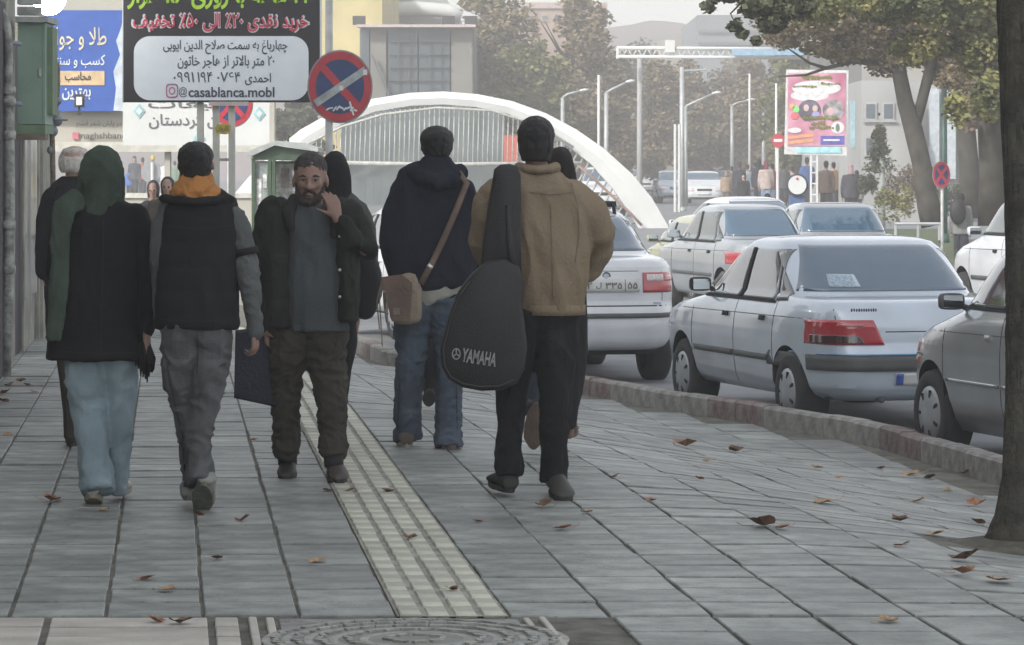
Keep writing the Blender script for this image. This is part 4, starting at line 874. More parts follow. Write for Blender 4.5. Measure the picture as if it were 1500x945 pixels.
for (y0, y1) in ((-30, 6), (10, 22)): pbox('fascia_board', 25, 58, y0, y1, 27.6, .15, mat('fascia_grey', (.26, .28, .27), .7, var=.3, scale=8), fr)
# unseen block added to shade the walk, from behind the camera to the cream wall
rw_ = thing('added_shade_block', 'unseen tall rendered block added on the left to shade the walk', 'building', (-6, 5, 0))
mb = MB(); mb.prism([Vector(v) for v in ((-4.4, -30, -.2), (-4.05, 24.9, -.2), (-9.5, 24.9, -.2), (-9.8, -30, -.2))], (0, 0, 9.7)); mb.build('wall', m_crm, rw_)
mb = MB(); mb.prism([Vector(v) for v in ((-4.2, -30, 9.5), (-3.85, 25.0, 9.5), (-9.6, 25.0, 9.5), (-9.9, -30, 9.5))], (0, 0, .3)); mb.build('roof_edge', m_gry, rw_)
for i in range(9):
    for z in (3.6, 6.6): f = MB().bx((-4.6, -26 + i * 5.5, z), (-4.02 - .0064 * (25 - (-26 + i * 5.5)) + .02, -24.2 + i * 5.5, z + 1.6)).build('window', mat('far_pane', (.06, .085, .10), .15, coat=.5), rw_)
# pipe
pt = thing('gas_pipe', 'thick flaking pale grey pipe with clamps rising up the left edge', 'pipe', G(13, 25.3)); Z = 25.3
MB().tube([P(-8, 8, Z), P(0, 14, Z), P(8, 26, Z), P(12, 50, Z), P(13, 130, Z), P(14, 300, Z), P(12, 420, Z), P(9, 552, Z)], [.026, .028, .030, .032, .035, .040, .040, .036], n=12).build('pipe_run', m_pipe, pt, smooth=True)
for y in (133, 150, 198, 330, 395): MB().tube([P(13, y - 6, Z), P(13, y + 6, Z)], .052, n=10).build('pipe_clamp', m_pipe, pt, smooth=True)
for y in (150, 62): MB().tube([P(13, y, Z), P(30, y + 3, Z + .1)], .018, n=7).build('pipe_bracket', mat('bracket_blue_grey', (.18, .20, .24), .6), pt)
# green cabinet
cb_ = thing('utility_cabinet', 'pale green metal meter cabinet fixed high on the left wall', 'cabinet', P(50, 196, 27)); Z = 26.6
pbox('cabinet_box', 26, 66, 33, 182, Z, .45, m_grn, cb_); pbox('cabinet_side', 66.3, 77, 40, 168, Z + .12, .3, m_grn2, cb_); pbox('cabinet_base', 24, 66, 183, 196, Z - .03, .5, m_grn2, cb_); pbox('cabinet_hood', 22, 70, 24, 32.5, Z - .06, .6, mat('hood_grey', (.30, .32, .31), .6), cb_)
pbox('door_seam', 62, 62.8, 36, 180, Z - .003, .003, m_grn2, cb_); pbox('cabinet_latch', 57, 60, 100, 112, Z - .02, .02, m_stl, cb_)
# valve and cable cluster
vc = thing('valve_pipe', 'thin corroded pipe with valve fittings between the green cabinet and the blue banner', 'pipe', P(77, 290, 28)); Z = 28.2; m_rp = mat('pipe_rusty', (.15, .13, .10), .8, var=.5, scale=20, bump=.6)
MB().tube([P(72, 60, Z), P(73, 120, Z), P(75, 170, Z), P(77, 215, Z), P(78, 290, Z), P(76, 300, Z)], .022, n=8).build('pipe_run', m_rp, vc, smooth=True)
MB().tube([P(85, 92, Z), P(86, 120, Z), P(84, 150, Z), P(82, 172, Z)], .014, n=7).build('branch_pipe', m_rp, vc, smooth=True)
for (x, y, r) in ((85, 148, .03), (80, 168, .05), (84, 176, .045), (76, 182, .04), (78, 192, .04), (72, 135, .04), (74, 220, .03)): MB().ball(P(x, y, Z), (r, r, r * 1.2), 10, 7).build('fitting', mat('fitting_grey', (.20, .22, .24), .5, metal=.3), vc, smooth=True)
MB().tube([P(80, 175, Z - .05), P(99, 176, Z - .05)], .008, n=6).build('valve_lever', MATS['fitting_grey'], vc)
# lit lamp
lp = thing('street_lamp', 'glaring white lit lamp at the top left corner', 'lamp', P(75, 2, 30)); m_lit = mat('lit_lamp', (1, .97, .90), .5, emit=12, var=0)
MB().ball(P(72, -4, 30), (.15, .12, .16), 20, 14).build('lamp_globe', m_lit, lp, smooth=True); MB().tube([P(75, -60, 30), P(75, -22, 30)], .03, n=8).build('lamp_stem', m_stl, lp)
# cream advertising frame with blue banner
ad = thing('advert_frame', 'tall cream advertising frame standing over the stalls, carrying a blue banner', 'hoarding', G(235, 50)); Z = 50
pbox('cream_panel', 70, 402, -60, 222, Z, .3, m_crm, ad)
for i in range(0): pbox('panel_rib', 72 + i * 20.6, 73 + i * 20.6, 166, 204, Z - .02, .02, mat('rib_shadow_cream', (.36, .35, .30), .8), ad)
pbox('header_beam', 70, 405, 208, 222.5, Z - .14, .13, mat('header_cream', (.46, .45, .40), .8), ad)
for x in (245, 372): pbox('stand_post', x - 4, x + 4, 222.6, 400, Z, .2, m_crm, ad)
bb = thing('banner', 'blue banner with gold and white Persian lettering left of the black board', 'banner', P(128, 163, 49.8)); Z = 49.75
m_blu = mat('banner_royal_blue', (.028, .085, .33), .5, var=.08); pbox('blue_sheet', 60, 180, 15, 163, Z, .03, m_blu, bb)
m_cream = mat('letter_cream', (.55, .50, .36), .6, var=.1); m_wl = mat('letter_white', (.58, .60, .60), .6, var=.03); m_dark = mat('letter_dark', (.045, .045, .055), .7, var=.03)
def tx(s, xc, yc, wpx, Z, m, parent, hpx=None, bold=.02, rtl=True, **k):
    return text(s, P(xc, yc, Z), wpx * Z / F, m, parent, bold=bold, rtl=rtl, height=hpx * Z / F if hpx else None, **k)
tx('طلا و جواهر', 108, 57, 96, Z - .01, m_cream, bb, 34, .008); tx('کسب و سنتی', 112, 90, 84, Z - .01, m_wl, bb, 20, .008)
pbox('tan_box', 84, 153, 104, 125, Z - .012, .01, mat('banner_tan', (.50, .37, .22), .6), bb); tx('محاسب', 114, 113, 38, Z - .02, m_dark, bb, 16, .02); tx('بهترین', 112, 138, 42, Z - .01, m_wl, bb, 18, .02)
mb = MB(); mb.prism([P(x, y, Z - .012) for x, y in ((180, 30), (176, 45), (170, 60), (176, 80), (166, 105), (170, 130), (166, 162), (180, 163))], (0, .008, 0)); mb.build('pale_figure_print', mat('print_pale', (.42, .47, .52), .6), bb)
tx('در پایان شهر قشم', 145, 182, 66, 49.95, m_dark, ad, 11, .0); tx('naghshband', 152, 200, 66, 49.95, m_dark, ad, 12, .01, rtl=False); pbox('pink_logo_square', 106, 115, 194, 204, 49.96, .02, mat('logo_pink', (.50, .16, .20), .6), ad)
fl = thing('floodlight', 'small black framed square lamp in front of the blue banner', 'lamp', P(116, 160, 47)); pbox('lamp_frame', 108.5, 123, 138, 157, 47, .08, m_under_ := mat('floodlight_black', (.03, .03, .03), .6), fl); pbox('lamp_lens', 111.5, 120, 142, 154, 46.97, .029, m_wl, fl); MB().tube([P(116, 157, 47.04), P(116, 169, 47.04)], .018, n=6).build('lamp_stem', m_under_, fl)
wb = thing('banner', 'long white board with grey Persian lettering behind the posts of the black board', 'banner', P(288, 213, 47)); Z = 47
pbox('white_sheet', 180, 395, 138, 213, Z, .05, m_ban, wb); tx('تبلیغات', 282, 153, 130, Z - .01, mat('letter_grey', (.10, .10, .11), .7), wb, 18, .01); tx('ن کردستان', 268, 178, 100, Z - .01, MATS['letter_grey'], wb, 22, .01)
for x in (204, 380, 292):
    y = 163 if x < 250 else 167 if x > 300 else 203
    for s_, mm in ((9, mat('logo_teal', (.22, .42, .45), .6)), (5, m_ban)):
        mb = MB(); mb.prism([P(x, y - s_ * 1.2, Z - .012 - (9 - s_) * .002), P(x + s_, y, Z - .012 - (9 - s_) * .002), P(x, y + s_ * 1.2, Z - .012 - (9 - s_) * .002), P(x - s_, y, Z - .012 - (9 - s_) * .002)], (0, .006, 0)); mb.build('diamond_logo', mm, wb)
# black billboard on three posts
bk = thing('billboard', 'black advertising board with white panel and red discount line on pale posts', 'billboard', G(325, 31)); Z = 30.8
m_bk = mat('board_black', (.028, .026, .032), .5, var=.1); pbox('board', 181, 468, -90, 150, Z, .06, m_bk, bk); pbox('board_edge', 179, 180.6, -90, 150, Z + .002, .05, m_wl, bk); pbox('board_edge', 468.4, 471, -90, 150, Z + .002, .05, m_wl, bk); pbox('board_foot', 306, 364, 149, 155, Z - .01, .03, mat('foot_cream_pink', (.5, .42, .40), .7), bk)
for x in (293, 316, 339): pbox('post', x - 4.5, x + 4.5, 150.2, 520, Z + .04 + (.02 if x == 316 else 0), .09, mat('post_cream', (.46, .46, .42), .6, var=.15, scale=6), bk)
for y in (192, 232): pbox('post_tie', 312, 343, y, y + 4, Z + .14, .04, MATS['post_cream'], bk)
rr_ = 24; pts_ = []
for (cx_, cy_, a0) in ((452 - rr_, 53 + rr_, -90), (452 - rr_, 147 - rr_, 0), (196 + rr_, 147 - rr_, 90), (196 + rr_, 53 + rr_, 180)):
    for a in range(0, 91, 10): pts_.append(P(cx_ + rr_ * math.cos(rad(a0 + a)), cy_ + rr_ * math.sin(rad(a0 + a)), Z - .006))
mb = MB(); mb.prism(pts_, (0, .004, 0)); mb.build('white_panel', mat('panel_bluish_white', (.66, .71, .75), .5, var=.03), bk)
m_yg = mat('letter_lime', (.38, .60, .06), .5); m_rd = mat('letter_red', (.55, .045, .09), .5); m_nvl = mat('letter_navy', (.045, .045, .085), .6)
tx('۲۴ ماهه با روزی ۱۵۰ هزار', 322, -6, 272, Z - .008, m_yg, bk, 40, .03)
tx('خرید نقدی ۲۰٪ الی ۵۰٪ تخفیف', 323, 33, 262, Z - .008, m_wl, bk, 31, .055); tx('خرید نقدی ۲۰٪ الی ۵۰٪ تخفیف', 323, 33, 256, Z - .012, m_rd, bk, 27, .018)
tx('چهارباغ به سمت صلاح الدین ایوبی', 330, 69, 182, Z - .010, m_nvl, bk, 21, .012); tx('۲۰ متر بالاتر از هاجر خاتون', 331, 91, 142, Z - .010, m_nvl, bk, 20, .012)
tx('احمدی', 378, 116, 38, Z - .010, m_nvl, bk, 18, .012)
for s_, x, w_ in (('۰۷۶۴', 335, 34), ('۱۹۴', 300, 22), ('۰۹۹۱', 269, 30)): tx(s_, x, 113, w_, Z - .010, m_nvl, bk, 15, .004)
tx('casablanca.mobl', 339, 135, 126, Z - .010, m_nvl, bk, 15, .018, rtl=False); tx('@', 268, 135, 12, Z - .010, m_nvl, bk, 15, .0, rtl=False)
mb = MB(); sq = lambda s_: [P(252 + s_ * 9 * math.copysign(abs(math.cos(a)) ** .5, math.cos(a)), 133 + s_ * 10.5 * math.copysign(abs(math.sin(a)) ** .5, math.sin(a)), Z - .012) for a in [2 * math.pi * j / 24 for j in range(24)]]
A1, A2 = sq(1), sq(.82); n0 = 24; mb.add(A1 + A2, [(j, (j + 1) % 24, 24 + (j + 1) % 24, 24 + j) for j in range(24)]); B1 = [P(252 + 4.8 * math.cos(2 * math.pi * j / 24), 133 + 5.6 * math.sin(2 * math.pi * j / 24), Z - .012) for j in range(24)]; B2 = [P(252 + 3.2 * math.cos(2 * math.pi * j / 24), 133 + 3.8 * math.sin(2 * math.pi * j / 24), Z - .012) for j in range(24)]
mb.add(B1 + B2, [(j, (j + 1) % 24, 24 + (j + 1) % 24, 24 + j) for j in range(24)]); mb.build('camera_icon', mat('icon_purple', (.30, .10, .30), .6, col2=(.5, .16, .22)), bk)
# round no-stopping signs
m_sr = mat('sign_red', (.38, .035, .05), .4, var=.1); m_sb = mat('sign_blue', (.020, .045, .13), .4, var=.12); m_sg = mat('sign_back_grey', (.24, .25, .26), .5)
def nostop(label, x, y, rx, ry, Z, pole_x, pole_w, ytop, tape=False, ybot=None, group=None):
    t = thing('road_sign', label, 'road sign', G(pole_x, Z), group); k = Z / F; c = P(x, y, Z)
    MB().disc(c + Vector((0, .004, 0)), ry * k, .02, rx=rx * k).build('sign_back', m_sg, t)
    MB().disc(c + Vector((0, -.002, 0)), ry * k * .955, .005, rx=rx * k * .955).build('red_ring', m_sr, t); MB().disc(c + Vector((0, -.006, 0)), ry * k * .74, .0035, rx=rx * k * .74).build('blue_face', m_sb, t)
    for i, s_ in enumerate((1, -1)):
        if s_ == -1 and tape: continue
        a = Vector((-s_ * -.54 * rx * k * -1, 0, .54 * ry * k)); b = -a; d = (b - a).normalized(); nn = Vector((-d.z, 0, d.x)) * (.105 * ry * k); yy = Vector((0, -.009 - .002 * i, 0)); mb = MB(); mb.prism([c + a + nn + yy, c + b + nn + yy, c + b - nn + yy, c + a - nn + yy], (0, .002, 0)); mb.build('red_bar', m_sr, t)
    MB().tube([P(pole_x, ybot or (HOR + (CAMH + .4) * F / Z), Z + .045), P(pole_x, ytop, Z + .045)], pole_w * k, n=10).build('pole', mat('sign_pole_pale', (.40, .41, .40), .5, var=.2, scale=6), t, smooth=True)
    return t, c
t, c = nostop('round red and blue no stopping sign with grey tape across it, beside the black board', 498, 127, 48, 54, 29.5, 482, 5.5, -60, True); k = 29.5 / F
a = Vector((-36 * k, -.012, -25 * k)); b = Vector((38 * k, -.012, 25 * k)); nn = Vector((-.5, 0, .85)) * (5.5 * k); mb = MB(); mb.prism([c + a + nn, c + b + nn, c + b - nn, c + a - nn], (0, .002, 0)); mb.build('grey_tape', mat('tape_grey', (.30, .33, .33), .6, var=.25, scale=15), t)
for (dx, dy, w_, h_) in ((37, 21, 6, 8), (2, -2, 6, 7)): mb = MB(); mb.box(c + Vector((dx * k, -.016, dy * k)), (w_ * k, .002, h_ * k)); mb.build('tape_patch', m_wl, t)
rs_ = random.Random(3)
mb = MB()
for j in range(9): x = -20 + j * 5; mb.tube([c + Vector((x * k, -.010, (-32 + rs_.uniform(-4, 3)) * k)), c + Vector(((x + 5) * k, -.010, (-33 + rs_.uniform(-3, 5)) * k))], .006 + .004 * rs_.random(), .001, n=5)
mb.tube([c + Vector((14 * k, -.010, -22 * k)), c + Vector((20 * k, -.010, -42 * k))], .008, .001, n=5); mb.build('torn_sticker_scraps', m_wl, t, kind='stuff')
MB().tube([P(486, 74, 29.54), P(486, 68, 29.54)], .006, n=5).build('sign_bolt', m_sg, t)
t, c = nostop('round no stopping sign half hidden under the black board', 340, 152, 31, 35, 38, 336, 3, 100)
t2 = thing('small_sign', 'small yellow lozenge sign on the posts under the black board', 'road sign', P(326, 188, 30.6)); mb = MB(); mb.prism([P(x, y, 30.6) for x, y in ((314, 188), (318, 182), (332, 181), (338, 184), (337, 194), (331, 197), (317, 196))], (0, .01, 0)); mb.build('sign_plate', mat('sign_ochre', (.42, .34, .05), .5), t2)
tx('کاروان', 326, 189, 18, 30.59, MATS['letter_grey'], t2, 9, .02)
nostop('small round no stopping sign in front of the forked tree on the right', 1379, 256, 13, 20, 50, 1380, 2.2, 250)
# green kiosk
kk = thing('kiosk', 'dark green kiosk with pale sloping roof and pictures behind glass, behind the bearded man', 'kiosk', G(412, 42)); Z = 42; m_kg = mat('kiosk_green', (.035, .065, .035), .5, var=.15)
mb = MB(); mb.prism([P(362, 228, Z - .1), P(365, 221, Z - .1), P(402, 206, Z - .1), P(440, 209, Z - .1), P(466, 216, Z - .1), P(466, 222, Z - .1), P(402, 213, Z - .1), P(370, 228, Z - .1)], (0, 1.1, 0)); mb.build('roof', mat('kiosk_roof', (.30, .32, .31), .6), kk)
mb = MB(); mb.prism([P(370, 228, Z), P(402, 213.5, Z), P(466, 223, Z), P(466, 236, Z), P(372, 234, Z)], (0, .9, 0)); mb.build('fascia', m_kg, kk)
for x in (371, 395, 401, 462): pbox('post', x - 2.4, x + 2.4, 232, 430, Z - .02, .1, m_kg, kk)
pbox('back_wall', 373, 462, 236, 432, Z + .6, .1, mat('kiosk_inside', (.12, .135, .12), .7, var=.3), kk); pbox('side_glass', 374, 392, 238, 380, Z + .04, .02, mat('kiosk_glass', (.22, .25, .24), .25, var=.3, scale=8, coat=.5), kk)
for (x0, x1, y0, y1, c_) in ((404, 460, 240, 300, (.30, .31, .28)), (376, 383, 262, 300, (.5, .5, .48)), (385, 391, 255, 275, (.45, .46, .45)), (412, 424, 246, 275, (.16, .13, .12)), (428, 440, 250, 290, (.5, .5, .5))): pbox('picture', x0, x1, y0, y1, Z + (.03 if x0 < 400 else .3 if x1 - x0 > 30 else .28), .01, mat('picture_%d' % x0, c_, .6, var=.4, scale=20), kk)
MB().tube([P(422, 208, Z), P(422, 198, Z)], .015, n=6).build('roof_spike', m_kg, kk)
# low wall behind the couple and market bits
lw = thing('low_wall', 'cream low wall behind the couple under the advertising frame', 'wall', G(230, 60)); pbox('wall_body', 60, 372, 290, 340, 60, .3, m_crm, lw); pbox('wall_coping', 58, 374, 283, 290, 59.95, .4, mat('header_cream', (.46, .45, .40), .8), lw)
sg = thing('road_sign', 'grey back of a round road sign on white post behind the couple', 'road sign', G(221, 110)); MB().disc(P(221, 252, 110), .36, .03, rx=.32).build('sign_back', m_sg, sg); MB().tube([G(223, 109.9, -.1), P(223, 238, 109.9)], .05, n=8).build('pole', m_wl, sg)
# poster board
pb = thing('poster_board', 'pink advertising poster board on two white posts by the far crowd', 'poster', G(1196, 80)); Z = 80
m_pf = mat('poster_frame', (.52, .52, .52), .6); fr_ = [P(1152, 102, Z), P(1243, 103, Z), P(1240, 228, Z), P(1149, 226, Z)]
mb = MB(); mb.prism(fr_, (0, .08, 0)); mb.build('frame', m_pf, pb); pbox('pink_sheet', 1154, 1239, 107, 214, Z - .02, .01, mat('poster_pink', (.55, .16, .28), .6, var=.35, scale=1.2, col2=(.62, .36, .44)), pb)
def blob(name, x, y, rx, ry, m, d=.03, n=20): MB().disc(P(x, y, Z - d), ry * Z / F, .006, rx=rx * Z / F, n=n).build(name, m, pb)
m_pw = mat('poster_white', (.60, .60, .60), .6); blob('white_cloud', 1196, 129, 36, 11, m_pw); blob('white_cloud', 1186, 140, 28, 8, m_pw, .022); blob('dark_oval', 1186, 162, 17, 16, mat('oval_dark', (.10, .09, .12), .6, var=.4, scale=6)); blob('dark_oval', 1221, 161, 16, 16, mat('oval_mauve', (.20, .18, .19), .6, var=.5, scale=5, col2=(.45, .42, .45)))
for (x, y, rx, ry, c_) in ((1181, 158, 4, 5, (.55, .40, .38)), (1194, 159, 4, 5, (.50, .38, .33)), (1195, 168, 6, 5, (.30, .27, .50)), (1216, 163, 5, 6, (.5, .33, .33)), (1166, 160, 5, 5, (.20, .62, .18)), (1160, 156, 4, 4, (.60, .36, .14)), (1164, 170, 6, 5, (.60, .12, .14)), (1227, 187, 10, 9, (.58, .58, .58)), (1164, 191, 10, 4, (.58, .57, .58)), (1227, 187, 3, 6, (.12, .15, .12))): blob('printed_spot', x, y, rx, ry, mat('spot_%d_%d_%d' % (x, y, rx), c_, .6, var=.1), .038 if rx > 3 else .046, 14)
m_pg = mat('poster_olive_print', (.38, .40, .05), .6, var=.5, scale=30, col2=(.10, .10, .02))
for (x, y, w_, h_) in ((1196, 113, 44, 7), (1178, 126, 34, 4), (1215, 123, 26, 4), (1200, 173, 50, 7), (1198, 181, 20, 6), (1202, 187, 34, 5)):
    mb = MB(); rr2 = random.Random(x * y); q = x - w_ / 2
    while q < x + w_ / 2: d = rr2.uniform(2, 5); mb.box(P(q + d / 2, y + rr2.uniform(-1, 1), Z - .045), (d * .8 * Z / F, .004, h_ * rr2.uniform(.3, 1) * Z / F)); q += d
    mb.build('illegible_print', m_pg, pb, kind='stuff')
for y in (198, 206): mb = MB(); mb.prism([P(1155, y + 1, Z - .03), P(1192, y - 3, Z - .03), P(1192, y + 2, Z - .03), P(1155, y + 6, Z - .03)], (0, .006, 0)); mb.build('orange_stripe', mat('poster_orange', (.55, .27, .14), .6, var=.2), pb)
pbox('blue_label', 1202, 1237, 199, 212, Z - .03, .008, mat('poster_purple_blue', (.08, .08, .32), .6, var=.3, scale=8), pb); pbox('cyan_strip', 1167, 1232, 216, 224, Z - .022, .008, mat('poster_cyan', (.30, .55, .60), .6, var=.2), pb); pbox('white_strip', 1206, 1230, 204, 206.5, Z - .036, .005, m_pw, pb)
for x in (1188, 1197): pbox('post', x - 1.4, x + 1.4, 227.5, 345, Z + .02, .06, m_wht, pb)
for y in (236, 252, 268, 284): pbox('rung', 1189.5, 1195.5, y, y + 2, Z + .03, .04, m_wht, pb)
# no-entry sign and round white board
ne = thing('road_sign', 'red round no entry sign on white post left of the poster board', 'road sign', G(1139, 95)); Z = 95
MB().disc(P(1140, 206, Z), 10.5 * Z / F, .03, rx=9.7 * Z / F).build('sign_face', m_sr, ne); pbox('white_bar', 1133.5, 1146, 203.5, 208, Z - .01, .009, m_wl, ne); MB().tube([G(1139, Z + .05, -.3), P(1139, 214, Z + .05)], .04, n=8).build('pole', m_wht, ne)
rw = thing('round_sign', 'round white disc sign with dark rim on a blue base beyond the parked cars', 'road sign', G(1168, 75)); Z = 75
MB().disc(P(1168, 271, Z), 16.5 * Z / F, .06, rx=16 * Z / F).build('rim', mat('rim_navy', (.03, .035, .06), .6), rw); MB().disc(P(1168, 271, Z - .05), 13.8 * Z / F, .04, rx=13.2 * Z / F).build('white_face', m_wht, rw); MB().disc(P(1168, 262, Z - .06), .03, .008).build('small_mark', m_sr, rw)
mb = MB(); mb.prism([P(1158, 286, Z + .07), P(1178, 286, Z + .07), P(1182, 345, Z + .07), P(1154, 345, Z + .07)], (0, .3, 0)); mb.build('blue_base', mat('base_blue', (.05, .10, .22), .6), rw)
# barrier rail beyond the grey hatch
gr_ = thing('guard_rail', 'low pale guard rail along the verge right of centre', 'rail', G(1340, 57)); MB().tube([P(1310, 328, 57), P(1378, 328, 57)], .03, n=6, ref=(0, 0, 1)).build('rail', m_stl, gr_)
for x in (1312, 1345, 1376): MB().tube([P(x, 328, 57), P(x, 352, 57)], .025, n=6).build('rail_post', m_stl, gr_)

# ================================================================ PEOPLE
m_skin = mat('skin_tanned', (.225, .135, .105), .55, var=.12, scale=9, bump=.15, bscale=90)
m_skinp = mat('skin_pale', (.42, .27, .21), .55, var=.12, scale=9)
m_hair = mat('black_hair', (.011, .010, .011), .6, var=.3, scale=60, bump=.7, bscale=220)
m_white = mat('eye_white', (.55, .52, .5), .3, var=.02)
def cloth(name, col, var=.18, bump=.35, rough=.9, **k): return mat(name, col, rough, var=var, scale=k.pop('scale', 5), bump=bump, bscale=k.pop('bscale', 110), spec=.2, **k)
class Fig:
    """a figure at distance Z whose outline points are measured in the photograph's scale"""
    def __init__(s, Z, name, label, base, group=None):
        s.Z = Z; s.k = Z / F; b = P(base[0], base[1], Z); s.t = thing(name, label, 'person', (b.x, b.y, ZS(b.x, Z)), group)
    def p(s, x, y, d=0.0): return Vector(((x - CX) * s.k, s.Z + d, CAMH - (y - HOR) * s.k))
    def limb(s, mb, pts, ref=(0, 1, 0), n=14, ends=True, flat=1.0):
        """pts: (x, y, depth m, half width px[, half depth m])"""
        P3 = [s.p(a[0], a[1], a[2]) for a in pts]; rx = [a[3] * s.k for a in pts]; ry = [(a[4] if len(a) > 4 else a[3] * s.k * flat) for a in pts]
        return mb.tube(P3, rx, ry, ref=ref, n=n, round_ends=ends)
def finger(mb, p, d, n, L, r, curl):
    """three bones bending by curl towards n"""
    d = d.normalized(); n = n.normalized(); pts = [p]; a = 0
    for i, l in enumerate((.42, .33, .25)):
        a += curl * (.7, 1, .8)[i]; q = d * math.cos(a) + n * math.sin(a); pts.append(pts[-1] + q * (L * l))
    mb.tube(pts, [r, r * .95, r * .88, r * .75], ref=n.cross(d) if abs(n.cross(d).y) < .9 else (0, 0, 1), n=7, round_ends=True)
def hand(mb, wrist, d, n, thumb, s=1.0, curl=.5, r=.0085):
    """wrist, direction of the fingers, palm normal (side the fingers close to), direction of the thumb side"""
    d = Vector(d).normalized(); n = Vector(n); n = (n - d * n.dot(d)).normalized(); sd_ = Vector(thumb); sd_ = (sd_ - d * sd_.dot(d) - n * sd_.dot(n)).normalized()
    w = Vector(wrist); rr = []
    for t_, hw, hd in ((-.02, .026, .02), (.0, .026, .019), (.03, .034, .017), (.065, .041, .015), (.09, .040, .013)):
        c = w + d * (t_ * s); rr.append([c + sd_ * (hw * s * math.cos(2 * math.pi * j / 12)) + n * (hd * s * math.sin(2 * math.pi * j / 12)) for j in range(12)])
    mb.loft(rr)
    for i, (o, L, fw) in enumerate(((.030, .070, .086), (.010, .078, .090), (-.010, .073, .088), (-.029, .058, .080))):
        finger(mb, w + d * (fw * s) + sd_ * (o * s), d + sd_ * (.07 - .05 * i), n, L * s, r * s, curl * (1 + .12 * i))
    finger(mb, w + d * (.025 * s) + sd_ * (.030 * s), d * .75 + sd_ * .75, n, .075 * s, r * 1.15 * s, curl * .6)
def skull(fg, mb, cx, top, chin, hw, face='away', neck=None, d=0.0, ears=True, yaw=0.0):
    """continuous head: skull, jaw, nose, ears, neck.  hw = half width px"""
    k = fg.k; H = (chin - top) * k; c = fg.p(cx, (top + chin) / 2, d); W = hw * k; fy = {'away': 1, 'cam': -1, 'left': 0, 'right': 0}[face]
    fx = {'left': -1, 'right': 1}.get(face, 0); f = Vector((fx, fy, 0)).normalized(); sdv = Vector((f.y, -f.x, 0)); D = W * 1.2
    M = Matrix((sdv, f, Vector((0, 0, 1)))).transposed()
    def q(a, b, h): return c + sdv * a * W + f * b * D + Vector((0, 0, h * H / 2))
    mb.ball(q(0, -.12, .30), (W * .98, D * .95, H * .36), 18, 12, M)       # braincase
    mb.ball(q(0, .22, .0), (W * .83, D * .70, H * .36), 16, 10, M)         # cheeks
    mb.tube([q(0, .25, .0), q(0, .42, -.5), q(0, .50, -.93)], [W * .78, W * .66, W * .34], [D * .62, D * .46, D * .26], ref=f, n=14, round_ends=True)  # jaw
    mb.tube([q(-.5, .80, .10), q(0, .92, .13), q(.5, .80, .10)], W * .16, ref=f, n=8, round_ends=True)   # brow
    mb.tube([q(0, .90, .10), q(0, 1.04, -.14), q(0, 1.10, -.25)], [W * .10, W * .15, W * .19], ref=f, n=8, round_ends=True)  # nose
    for s_ in (-1, 1):
        mb.ball(q(s_ * .22, .98, -.27), W * .12)
        mb.ball(q(s_ * .45, .72, -.12), (W * .28, D * .2, H * .1))          # cheekbones
        if ears: mb.ball(q(s_ * 1.0, -.05, -.05), (W * .11, D * .20, H * .125), 10, 8, M)
    mb.tube([q(-.22, .86, -.50), q(0, .93, -.49), q(.22, .86, -.50)], W * .085, ref=f, n=8, round_ends=True)   # upper lip
    mb.tube([q(-.18, .84, -.60), q(0, .91, -.60), q(.18, .84, -.60)], W * .095, ref=f, n=8, round_ends=True)
    if neck: mb.tube([q(0, -.25, -.2), fg.p(neck[0], neck[1], d + .0)], [W * .66, W * .72], [W * .66, W * .72], n=14, round_ends=True)
    return q, W, D, H, M, f
def shoe(fg, heel, toe, w=.043, h=.075, m=None, sole=None, name='shoe', up=(0, 0, 1), open_=.05):
    """heel and toe are world points on the sole's underside"""
    heel = Vector(heel); toe = Vector(toe); f = (toe - heel); L = f.length; f.normalize(); up = Vector(up); up = (up - f * up.dot(f)).normalized(); sdv = f.cross(up)
    rg = []
    for t_, hw, hh in ((-.02, .55, .30), (.0, .80, .72), (.12, .92, 1.05), (.3, .86, 1.0), (.5, .93, .78), (.7, 1.05, .58), (.85, .98, .46), (.96, .70, .34), (1.0, .38, .2)):
        c = heel + f * (L * t_); r_ = []
        for j in range(14):
            a = 2 * math.pi * j / 14; z_ = math.sin(a); zz = (.5 + .5 * z_) if z_ > -.4 else .28
            r_.append(c + sdv * (w * hw * math.cos(a) * (1 if z_ > -.2 else .95)) + up * (.014 + h * hh * (.5 + .5 * z_)))
        rg.append(r_)
    o = MB().loft(rg).build(name, m, fg.t, smooth=True)
    rg = []
    for zz_, g in ((.0, .96), (.004, 1.0), (.022, 1.04)):
        r_ = []
        for j in range(24):
            a = 2 * math.pi * j / 24; t_ = .5 - .53 * math.cos(a); wd = w * (math.sin(a)) * (1.0 if t_ > .5 else .88)
            r_.append(heel + f * (L * t_) + sdv * wd * g + up * zz_)
        rg.append(r_)
    MB().loft(rg).build('sole', sole or m, o)
    return o
